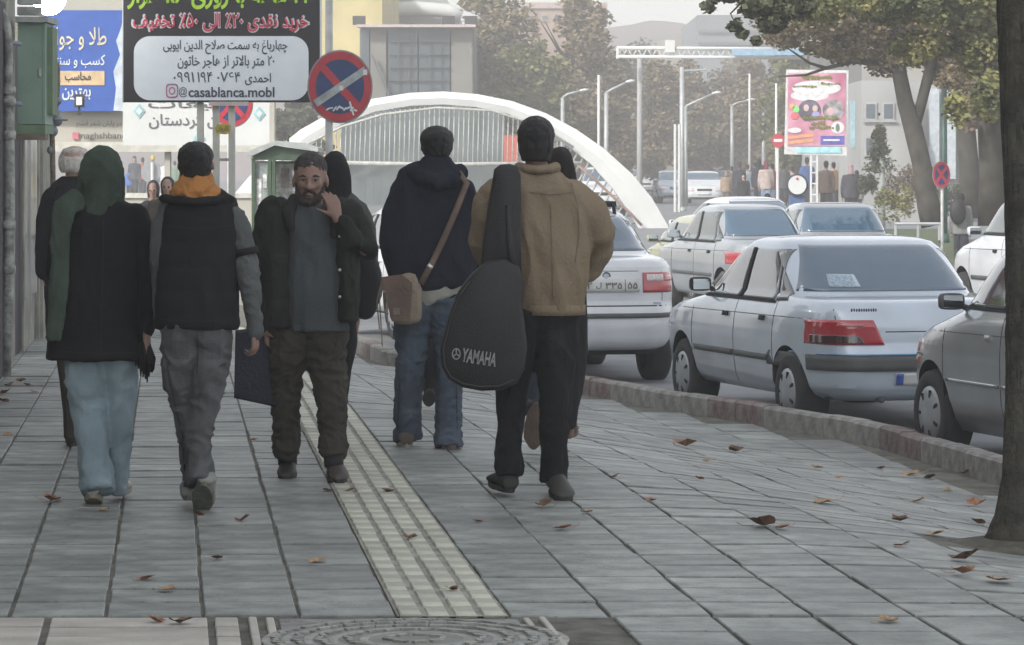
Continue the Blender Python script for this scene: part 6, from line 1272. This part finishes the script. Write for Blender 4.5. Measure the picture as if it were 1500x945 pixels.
shoe(Hh, Hh.p(630, 572, -.03), Hh.p(627, 596, .05), m=m_bs, sole=m_so, up=(0, 1, .3)); shoe(Hh, Hh.p(650, 592, .05), Hh.p(650, 592, .28), m=m_bs, sole=m_so)

# ---- man with guitar bag
Fm = Fig(16.1, 'person', 'man in tan jacket and black trousers walking away with an instrument on his back', (780, 725))
body(Fm, (785, 178, 236, 24), (786, 250), ((730, 278, 0), (835, 280, 0)), ((704, 360, .02), (886, 350, .10)), ((712, 330, .15), (862, 398, .20)), ((764, 465), (812, 465)), ((752, 590, .05), (812, 590, -.02)), ((748, 690, -.03), (811, 702, .02)),
     hands=(None, dict(d=(-.5, .6, -.4), n=(0, 0, -1), thumb=(-1, 0, 0), curl=.8)), voxel=.010)
hair_cap(Fm, 785, 171, 238, 27.5)
m_tj = mat('tan_suede_jacket', (.265, .212, .150), .95, var=.2, scale=6, bump=.35, bscale=70, spec=.15, col2=(.20, .155, .105))
mb = MB(); Fm.limb(mb, [(786, 246, 0, 30, .07), (784, 258, 0, 52, .10), (784, 280, 0, 72, .13), (788, 330, 0, 78, .15), (797, 380, 0, 72, .15), (803, 420, 0, 60, .145), (807, 450, 0, 50, .14), (808, 460, 0, 47, .135)], ends=False)
Fm.limb(mb, [(835, 278, 0, 24), (858, 308, .03, 27), (876, 340, .08, 28), (874, 366, .14, 24), (862, 396, .19, 17)], flat=1.1)
Fm.limb(mb, [(728, 284, 0, 26), (713, 320, 0, 25), (709, 355, .03, 22), (714, 376, .08, 17)], flat=1.1)
fj = organic(mb, 'jacket', m_tj, Fm.t, .009, 3, fold=.024, fscale=6.5, fz=.42)
m_tjs = mat('tan_seam', (.13, .10, .07), .95); seam(Fm, fj, [(836, 268), (846, 300), (848, 345), (842, 385)], m_tjs, name='armhole_seam'); seam(Fm, fj, [(776, 282), (806, 286), (838, 282)], m_tjs, name='yoke_seam'); seam(Fm, fj, [(806, 300), (808, 370), (810, 440)], m_tjs)
mb = MB(); Fm.limb(mb, [(760, 246, -.03, 8, .03), (772, 248, -.085, 9, .022), (786, 249, -.10, 11, .02), (802, 248, -.085, 9, .022), (814, 246, -.03, 8, .03)], ref=(0, 0, 1)); organic(mb, 'collar', m_tj, Fm.t, .008, 2, fold=.004)
mb = MB(); Fm.limb(mb, [(808, 446, 0, 50, .142), (808, 461, 0, 50, .142)], ends=False); mb.build('waistband', m_tj, Fm.t, smooth=True)
m_bp = cloth('black_trousers', (.012, .012, .013), var=.2)
mb = MB(); Fm.limb(mb, [(772, 452, 0, 40, .125), (756, 520, 0, 30, .11), (749, 570, .03, 23, .10), (747, 630, .02, 21, .09), (746, 680, -.03, 21, .09), (747, 696, -.04, 20, .09)], ends=False)
Fm.limb(mb, [(812, 452, 0, 40, .125), (813, 520, -.01, 32, .11), (813, 570, -.02, 26, .10), (812, 630, -.01, 22, .09), (811, 690, .02, 20, .09), (812, 706, .02, 20, .09)], ends=False)
ft = organic(mb, 'trousers', m_bp, Fm.t, .010, 2, fold=.013, fscale=9, fz=.8)
for x in (815,): decal(Fm, ft, [(x - 12, 484), (x + 12, 484), (x + 11, 512), (x - 11, 512)], 'back_pocket', cloth('black_pocket', (.020, .020, .022)))
seam(Fm, ft, [(832, 520), (826, 600), (822, 680)], cloth('seam_dark_grey', (.022, .022, .024)))
shoe(Fm, Fm.p(748, 720, -.08), Fm.p(722, 714, .16), m=mat('black_suede', (.02, .021, .018), .7), sole=m_so, w=.052, h=.095); shoe(Fm, Fm.p(812, 722, .02), Fm.p(828, 730, -.20) + Vector((0, .0, 0)), m=mat('black_suede2', (.03, .032, .026), .6), sole=m_so, w=.054, h=.09)
gb = thing('guitar_bag', 'black padded guitar bag with white lettering slung behind the man in tan', 'guitar bag', Fm.p(710, 567, -.26))
m_gb = mat('black_nylon', (.012, .012, .013), .62, var=.2, bump=.25, bscale=120)
def outline(pts, Z0, th, pin=.86):
    n_ = len(pts); cx_ = sum(p[0] for p in pts) / n_; cy_ = sum(p[1] for p in pts) / n_; rg = []
    for d, e in ((-th, pin), (-th * .8, .965), (-th * .35, 1.0), (th * .35, 1.0), (th * .8, .965), (th, pin)):
        r_ = []
        for j, (x, y) in enumerate(pts):
            a = Vector(pts[j - 1]); b = Vector(pts[(j + 1) % n_]); tt = (b - a).normalized(); nn_ = Vector((tt.y, -tt.x)); off = (1 - e) * 45
            c_ = Vector((cx_, cy_)) - Vector((x, y)); nn_ = nn_ if nn_.dot(c_) > 0 else -nn_
            r_.append(Fm.p(x + nn_.x * off, y + nn_.y * off, Z0 + d))
        rg.append(r_)
    return rg
big = [(688, 402), (672, 424), (661, 452), (653, 480), (646, 505), (648, 532), (658, 550), (678, 562), (705, 567), (735, 566), (757, 556), (768, 536), (772, 505), (768, 470), (764, 440), (768, 412), (760, 388), (740, 376), (712, 380)]
o = MB().loft(outline(big, -.255, .065)).build('padded_body', m_gb, gb, smooth=True)
neckp = [(722, 262), (724, 248), (733, 241), (747, 240), (758, 244), (763, 256), (763, 290), (762, 340), (764, 400), (730, 405), (704, 400), (708, 350), (715, 300)]
MB().loft(outline(neckp, -.225, .045)).build('padded_neck', m_gb, gb, smooth=True)
mb = MB(); mb.tube([Fm.p(x, y, -.325) for x, y in ((690, 408), (674, 430), (664, 455), (657, 482), (651, 506), (653, 530), (662, 546), (680, 556), (705, 560), (733, 559), (753, 550))], .004, n=5); mb.build('piping', mat('piping_black', (.02, .02, .021), .4), gb, smooth=True)
MB().tube([Fm.p(745, 300, -.272), Fm.p(747, 350, -.275), Fm.p(752, 395, -.3)], .016, .008, n=8).build('carry_strap', m_gb, gb, smooth=True)
m_lt = mat('faded_white_print', (.20, .205, .21), .7, var=.2, scale=40)
text('YAMAHA', Fm.p(703, 518, -.326), 50 * Fm.k, m_lt, gb, bold=.03, rtl=False, height=20 * Fm.k, tilt=rad(-9))
mb = MB(); c = Fm.p(670, 513, -.326)
for j in range(3):
    a = math.pi / 2 + j * 2 * math.pi / 3; mb.tube([c, c + Vector((math.cos(a) * .016, 0, math.sin(a) * .022))], .0035, n=5)
rg = [[c + Vector((math.cos(2 * math.pi * i / 20) * (.018 + u), v, math.sin(2 * math.pi * i / 20) * (.024 + u))) for u, v in ((-.003, -.001), (.003, -.001), (.003, .001), (-.003, .001))] for i in range(21)]
mb.loft(rg, cap=False).build('printed_emblem', m_lt, gb)

# ---- woman in dark scarf in front of him
Gw = Fig(18.6, 'person', 'woman in brown headscarf and long black coat, mostly hidden by the man in tan', (815, 650))
body(Gw, (820, 222, 266, 16), (818, 280), ((795, 296, 0), (845, 296, 0)), ((790, 370, 0), (850, 370, 0)), ((795, 430, .05), (846, 432, .05)), ((806, 465), (830, 465)), ((800, 560, .05), (834, 560, 0)), ((786, 590, -.12), (834, 638, .05)), voxel=.012, ears=False)
mb = MB(); Gw.limb(mb, [(820, 232, 0, 18, .09), (823, 252, 0, 20, .10), (824, 272, 0, 21, .09), (824, 288, 0, 26, .1)]); mb.ball(Gw.p(820, 235, 0), (18.5 * Gw.k, .10, 20 * Gw.k), 18, 12); organic(mb, 'headscarf', cloth('brown_black_scarf', (.022, .018, .018)), Gw.t, .009, 3, fold=.007)
mb = MB(); Gw.limb(mb, [(822, 282, 0, 22, .08), (822, 300, 0, 32, .11), (824, 400, 0, 33, .13), (828, 470, 0, 33, .14), (829, 530, 0, 31, .14), (831, 590, 0, 20, .12), (833, 628, .0, 11, .1)], ends=False); Gw.limb(mb, [(845, 296, 0, 12), (850, 370, 0, 11), (848, 430, .05, 9)])
organic(mb, 'coat', m_bcoat, Gw.t, .010, 3, fold=.010, fscale=7)
mb = MB(); Gw.limb(mb, [(806, 470, 0, 24, .1), (794, 540, .02, 20, .09), (786, 590, -.06, 15, .08), (783, 603, -.1, 14, .08)], ends=False); organic(mb, 'jeans', cloth('dark_denim', (.03, .038, .05)), Gw.t, .010, 2, fold=.008)
shoe(Gw, Gw.p(785, 590, -.16), Gw.p(781, 656, -.05), m=mat('brown_boot', (.09, .06, .045), .6), sole=mat('brown_sole', (.12, .085, .065), .8, var=.25, bump=.4), w=.056, h=.09, up=(.05, 1, .15))
shoe(Gw, Gw.p(836, 642, .05), Gw.p(838, 640, .28), m=MATS['brown_boot'], sole=MATS['brown_sole'])

# ---- white-haired man far left
Wm = Fig(19.0, 'person', 'white haired balding man in dark coat, half hidden behind the green headscarf', (112, 652))
body(Wm, (110, 214, 256, 20), (110, 264), ((80, 290, 0), (148, 290, 0)), ((66, 350, 0), (160, 350, 0)), ((64, 400, -.02), (160, 410, .05)), ((100, 440), (130, 440)), ((104, 545, 0), (130, 545, 0)), ((106, 640, 0), (134, 635, .1)), m=m_skinp,
     hands=(dict(d=(.25, .05, -1), n=(1, 0, 0), thumb=(0, 1, 0), curl=.8, s=.9), None), voxel=.010)
m_wh = mat('white_hair', (.50, .48, .45), .85, var=.15, scale=50, bump=.4, bscale=200)
mb = MB(); c = Wm.p(110, 236, 0); W_ = 21.5 * Wm.k
for a in range(0, 360, 20):
    x, y = math.cos(rad(a)), math.sin(rad(a)); mb.ball(c + Vector((x * W_ * .86, y * W_ * 1.0, -.004 - .012 * (y < 0))), (W_ * .30, W_ * .32, .052))
for a in range(0, 360, 30):
    x, y = math.cos(rad(a)), math.sin(rad(a)); mb.ball(c + Vector((x * W_ * .60, y * W_ * .74 - .01, .052)), (W_ * .30, W_ * .32, .022))
organic(mb, 'hair', m_wh, Wm.t, .008, 3, fold=.004, fscale=25)
m_dk = cloth('charcoal_overcoat', (.020, .021, .026))
mb = MB(); Wm.limb(mb, [(112, 258, 0, 22, .07), (112, 272, 0, 38, .10), (112, 292, 0, 48, .13), (112, 350, 0, 50, .14), (112, 430, 0, 48, .14), (114, 480, 0, 46, .14), (114, 500, 0, 45, .14)], ends=False)
Wm.limb(mb, [(78, 290, 0, 17), (69, 325, 0, 17), (66, 365, 0, 14), (64, 398, -.02, 11)]); Wm.limb(mb, [(148, 290, 0, 17), (158, 350, 0, 14), (160, 405, .05, 11)])
organic(mb, 'coat', m_dk, Wm.t, .010, 3, fold=.010, fscale=7)
mb = MB(); Wm.limb(mb, [(100, 490, 0, 22, .1), (104, 560, 0, 16, .09), (106, 642, 0, 13, .08)], ends=False); Wm.limb(mb, [(130, 490, 0, 22, .1), (132, 560, .04, 16, .09), (134, 640, .1, 13, .08)], ends=False); organic(mb, 'trousers', m_bt, Wm.t, .012, 2, fold=.008)
shoe(Wm, Wm.p(106, 653, -.05), Wm.p(104, 651, .2), m=m_bs, sole=m_so); shoe(Wm, Wm.p(134, 651, .05), Wm.p(136, 649, .3), m=m_bs, sole=m_so)

# ---- two people coming the other way between the couple
for (x, top, Z, hw, scarf, face_, coat_, lab) in ((245, 259, 33, 9.5, None, m_skinp, cloth('taupe_coat', (.11, .10, .08)), 'woman with dark hair and taupe scarf coming towards us between the couple'),
                                            (224, 264, 36, 8.5, None, m_skin, m_dk, 'figure in dark coat beside the woman in the taupe scarf')):
    S = Fig(Z, 'person', lab, (x, HOR + CAMH * F / Z)); k = S.k; u = .01 / k
    yb = HOR + CAMH * F / Z
    body(S, (x, top + 2, top + 29, hw - 1), (x, top + 33), ((x - 20, top + 42, 0), (x + 20, top + 42, 0)), ((x - 26, top + 72, 0), (x + 26, top + 72, 0)), ((x - 24, top + 100, 0), (x + 24, top + 100, 0)), ((x - 8, top + 112), (x + 8, top + 112)), ((x - 9, top + 165, 0), (x + 9, top + 165, 0)), ((x - 9, yb - 8, 0), (x + 9, yb - 8, 0)), face='cam', m=face_, voxel=.012, ears=False)
    mb = MB(); c = S.p(x, top + 12, .02); mb.ball(c + Vector((0, .02, 0)), (hw * k * 1.15, .09, 13 * k)); mb.tube([S.p(x, top + 10, .05), S.p(x, top + 26, .05)], [hw * k * 1.15, hw * k * 1.05], [.06, .06]); organic(mb, 'hair', m_hair, S.t, .012, 2)
    mb = MB(); S.limb(mb, [(x, top + 30, 0, 12, .08), (x, top + 38, 0, 22, .11), (x, top + 70, 0, 27, .13), (x, top + 140, 0, 27, .13)], ends=False); S.limb(mb, [(x - 20, top + 42, 0, 9), (x - 27, top + 72, 0, 8), (x - 24, top + 98, 0, 7)]); S.limb(mb, [(x + 20, top + 42, 0, 9), (x + 27, top + 72, 0, 8), (x + 24, top + 98, 0, 7)])
    organic(mb, 'coat', coat_, S.t, .015, 2, fold=.01)
    mb = MB(); S.limb(mb, [(x - 9, top + 130, 0, 12, .1), (x - 9, yb - 6, 0, 8, .08)], ends=False); S.limb(mb, [(x + 9, top + 130, 0, 12, .1), (x + 9, yb - 6, 0, 8, .08)], ends=False); organic(mb, 'trousers', m_bcoat, S.t, .015, 2)
    for s_ in (-9, 9): shoe(S, S.p(x + s_, yb, .05), S.p(x + s_, yb, -.2), m=m_bs, sole=m_so)
    for s_ in (-.36, .36): MB().ball(S.p(x + s_ * hw, top + 15, -.085), .010).build('eye', mat('dark_iris', (.015, .01, .008), .25), S.t)
# ================================================================ FAR PEOPLE
def small(label, x, ytop, Z, top_c, leg_c, hairc=None, face='away', h=None, bend=0, scarf=None, group='crowd beyond the parked cars', gz=None, bag=None):
    k = Z / F; g = (ZR(Z) if gz is None else gz); yb = HOR + (CAMH - g) / k; H = (yb - ytop) * k; t = thing('person', label, 'person', (P(x, yb, Z).x, Z, g), group); s_ = H / 1.7; c = Vector((t.location.x, Z, g)); rr = random.Random(int(x * 7 + ytop))
    def q(a, d, z): return c + Vector((a * .85, d, z)) * s_
    fy = -1 if face == 'cam' else 1; st = rr.uniform(.04, .16); vox = .022 * s_ if Z < 90 else .03 * s_
    mb = MB(); mb.ball(q(0, 0, 1.59), (.068 * s_, .088 * s_, .11 * s_), 12, 8); mb.tube([q(0, 0, 1.5), q(0, 0, 1.35)], .05 * s_, n=8); mb.ball(q(0, fy * .085, 1.57), .02 * s_)
    mb.tube([q(0, 0, 1.42), q(0, 0, 1.2), q(0, 0, .9)], [.13 * s_, .13 * s_, .12 * s_], [.09 * s_] * 3, n=10)
    arms = []
    for sg_ in (-1, 1):
        e = rr.uniform(-.1, .12); arms.append([q(sg_ * .19, 0, 1.38), q(sg_ * .25, e * .5, 1.1), q(sg_ * .23, e * fy + fy * .08, .86)]); mb.tube(arms[-1], [.04 * s_, .032 * s_, .028 * s_], n=8, round_ends=True); mb.ball(arms[-1][-1] - Vector((0, 0, .06 * s_)), (.025 * s_, .035 * s_, .06 * s_))
        mb.tube([q(sg_ * .08, 0, .9), q(sg_ * .09, sg_ * st * .5 * -1, .48), q(sg_ * .09, sg_ * st, .06)], [.075 * s_, .05 * s_, .035 * s_], n=8)
        mb.tube([q(sg_ * .09, sg_ * st - fy * .04, .035), q(sg_ * .09, sg_ * st + fy * .16, .03)], [.04 * s_, .035 * s_], [.035 * s_, .028 * s_], ref=(0, 0, 1), n=8, round_ends=True)
    organic(mb, 'body', m_skinp if rr.random() < .5 else m_skin, t, vox, 1)
    mb = MB(); mb.tube([q(0, 0, 1.46), q(0, 0, 1.40), q(0, 0, 1.15), q(0, 0, .82)], [.07 * s_, .19 * s_, .185 * s_, .19 * s_], [.07 * s_, .11 * s_, .13 * s_, .135 * s_], n=14, round_ends=False)
    for a in arms: mb.tube(a, [.065 * s_, .055 * s_, .042 * s_], n=8, round_ends=True)
    organic(mb, 'jacket', mat('jacket_%s' % '_'.join('%02d' % int(v * 99) for v in top_c), top_c, .9, var=.2), t, vox, 1, fold=.01 * s_)
    mb = MB()
    for sg_ in (-1, 1): mb.tube([q(sg_ * .08, 0, .88), q(sg_ * .095, sg_ * st * .5 * -1, .48), q(sg_ * .09, sg_ * st, .09)], [.10 * s_, .075 * s_, .06 * s_], n=8)
    organic(mb, 'trousers', mat('legs_%s' % '_'.join('%02d' % int(v * 99) for v in leg_c), leg_c, .9, var=.2), t, vox, 1)
    hc = hairc or (.012, .011, .011); mb = MB(); mb.ball(q(0, -fy * .015, 1.635), (.078 * s_, .10 * s_, .085 * s_), 12, 8); mb.tube([q(0, -fy * .05, 1.62), q(0, -fy * .05, 1.44 if scarf else 1.53)], [.072 * s_, .085 * s_ if scarf else .06 * s_], [.06 * s_, .07 * s_], n=10)
    organic(mb, 'headscarf' if scarf else 'hair', mat('hair_%s' % '_'.join('%02d' % int(v * 99) for v in hc), hc, .9, var=.2), t, vox, 1)
    return t
BK = (.015, .015, .018); JN = (.07, .10, .15); DK = (.02, .022, .03)
small('woman in black standing behind the couple, under the advertising frame', 197, 229, 150, (.05, .055, .075), BK, face='cam', group=None, gz=.0, scarf=True)
small('person in red jacket behind the couple, right of the woman in black', 209, 231, 155, (.38, .05, .06), DK, group=None, gz=0)
small('man in yellow cap in front of the grey sign back', 224, 228, 140, (.25, .27, .30), JN, hairc=(.55, .38, .03), group=None, gz=0)
small('person in white jacket right of the yellow cap', 243, 234, 150, (.55, .56, .55), BK, group=None, gz=0)
small('child in bright blue coat left of the woman in black', 190, 246, 150, (.03, .12, .42), BK, group=None, gz=0)
small('person in green and white top between the frame posts', 256, 236, 165, (.15, .25, .18), JN, group=None, gz=0)
small('dark coated person standing at the rear of the pale blue far car', 968, 250, 150, BK, BK, gz=0)
small('person in tan coat beside the oncoming white saloon', 1064, 250, 118, (.26, .19, .14), (.10, .08, .07), scarf=True, hairc=(.20, .15, .12))
small('tall man in dark jacket at the left of the far crowd', 1083, 238, 120, (.025, .03, .045), DK)
small('bearded person in black coat nearest us in the far crowd', 1089, 254, 100, (.014, .014, .016), BK, face='cam')
small('black haired person with back turned in the middle of the crowd', 1112, 233, 112, DK, BK, scarf=True)
small('person in grey jacket left of the woman with the maroon scarf', 1102, 246, 118, (.12, .15, .19), JN)
small('woman in pale jacket, maroon scarf and jeans in the far crowd', 1122, 236, 108, (.38, .31, .28), (.16, .22, .30), hairc=(.16, .03, .05), scarf=True)
small('man in maroon jacket just left of the no entry sign', 1131, 240, 116, (.16, .03, .05), JN)
small('child facing us whose head shows over the silver saloon roof', 1124, 284, 66, (.16, .16, .15), DK, face='cam')
small('person in blue coat below the poster board', 1182, 231, 112, (.04, .08, .20), DK)
small('tall person in brown coat right of the poster posts', 1210, 236, 95, (.07, .05, .04), BK)
small('person in mustard jacket behind the brown coat', 1221, 238, 105, (.20, .13, .06), DK)
small('woman in black and white scarf near the conifer', 1246, 241, 88, (.04, .04, .05), BK, scarf=True, hairc=(.30, .22, .22))
small('person carrying white papers behind the woman near the conifer', 1255, 250, 92, (.30, .30, .30), DK)
small('youth in grey jacket with backpack walking right beside the white hatchback', 1408, 284, 60, (.15, .155, .15), DK, gz=-.30, group=None)
more = [(1072, 244, 130, (.10, .09, .08), BK, 'person in grey brown coat at the left end of the far crowd'), (1095, 241, 126, (.30, .30, .31), JN, 'person in pale grey top just behind the tall man in dark jacket'), (1106, 238, 128, (.04, .04, .05), DK, 'short haired man in black behind the grey jacket'),
        (1117, 242, 124, (.09, .14, .22), BK, 'person in faded blue jacket behind the woman in maroon scarf'), (1148, 240, 118, (.06, .06, .065), DK, 'dark coated person just right of the no entry sign'), (1160, 244, 120, (.33, .30, .26), BK, 'person in beige coat behind the round white disc sign'),
        (1196, 240, 116, (.05, .06, .09), BK, 'dark coated person between the white posts of the poster board'), (1232, 244, 110, (.14, .05, .05), DK, 'person in brick red jacket between the brown coat and the conifer'), (1240, 238, 120, (.25, .26, .28), JN, 'person in light grey jacket left of the conifer'), (1262, 243, 104, (.05, .05, .06), BK, 'dark clad person touching the left side of the conifer')]
for (x, yt, Z_, c1, c2, lab) in more: small(lab, x, yt, Z_, c1, c2)
bp_ = thing('backpack', 'dark backpack on the youth in the grey jacket', 'backpack', P(1402, 320, 59.8)); mb = MB(); mb.ball(P(1403, 310, 59.83), (.15, .10, .24), 12, 8); organic(mb, 'backpack_body', MATS['black_nylon'], bp_, .02, 2)

# haze: even air round everything
hz = MB().bx((-330, -30, -2.2), (330, 545, 46)).build('haze', None); hm = bpy.data.materials.new('haze_air'); hm.use_nodes = True; ht = hm.node_tree; ht.nodes.remove(ht.nodes['Principled BSDF'])
pv = ht.nodes.new('ShaderNodeVolumePrincipled'); pv.inputs['Color'].default_value = (.97, .945, .92, 1); pv.inputs['Density'].default_value = .0034; pv.inputs['Anisotropy'].default_value = .2
ht.links.new(pv.outputs[0], ht.nodes['Material Output'].inputs['Volume']); hz.data.materials.append(hm); hz['kind'] = 'stuff'
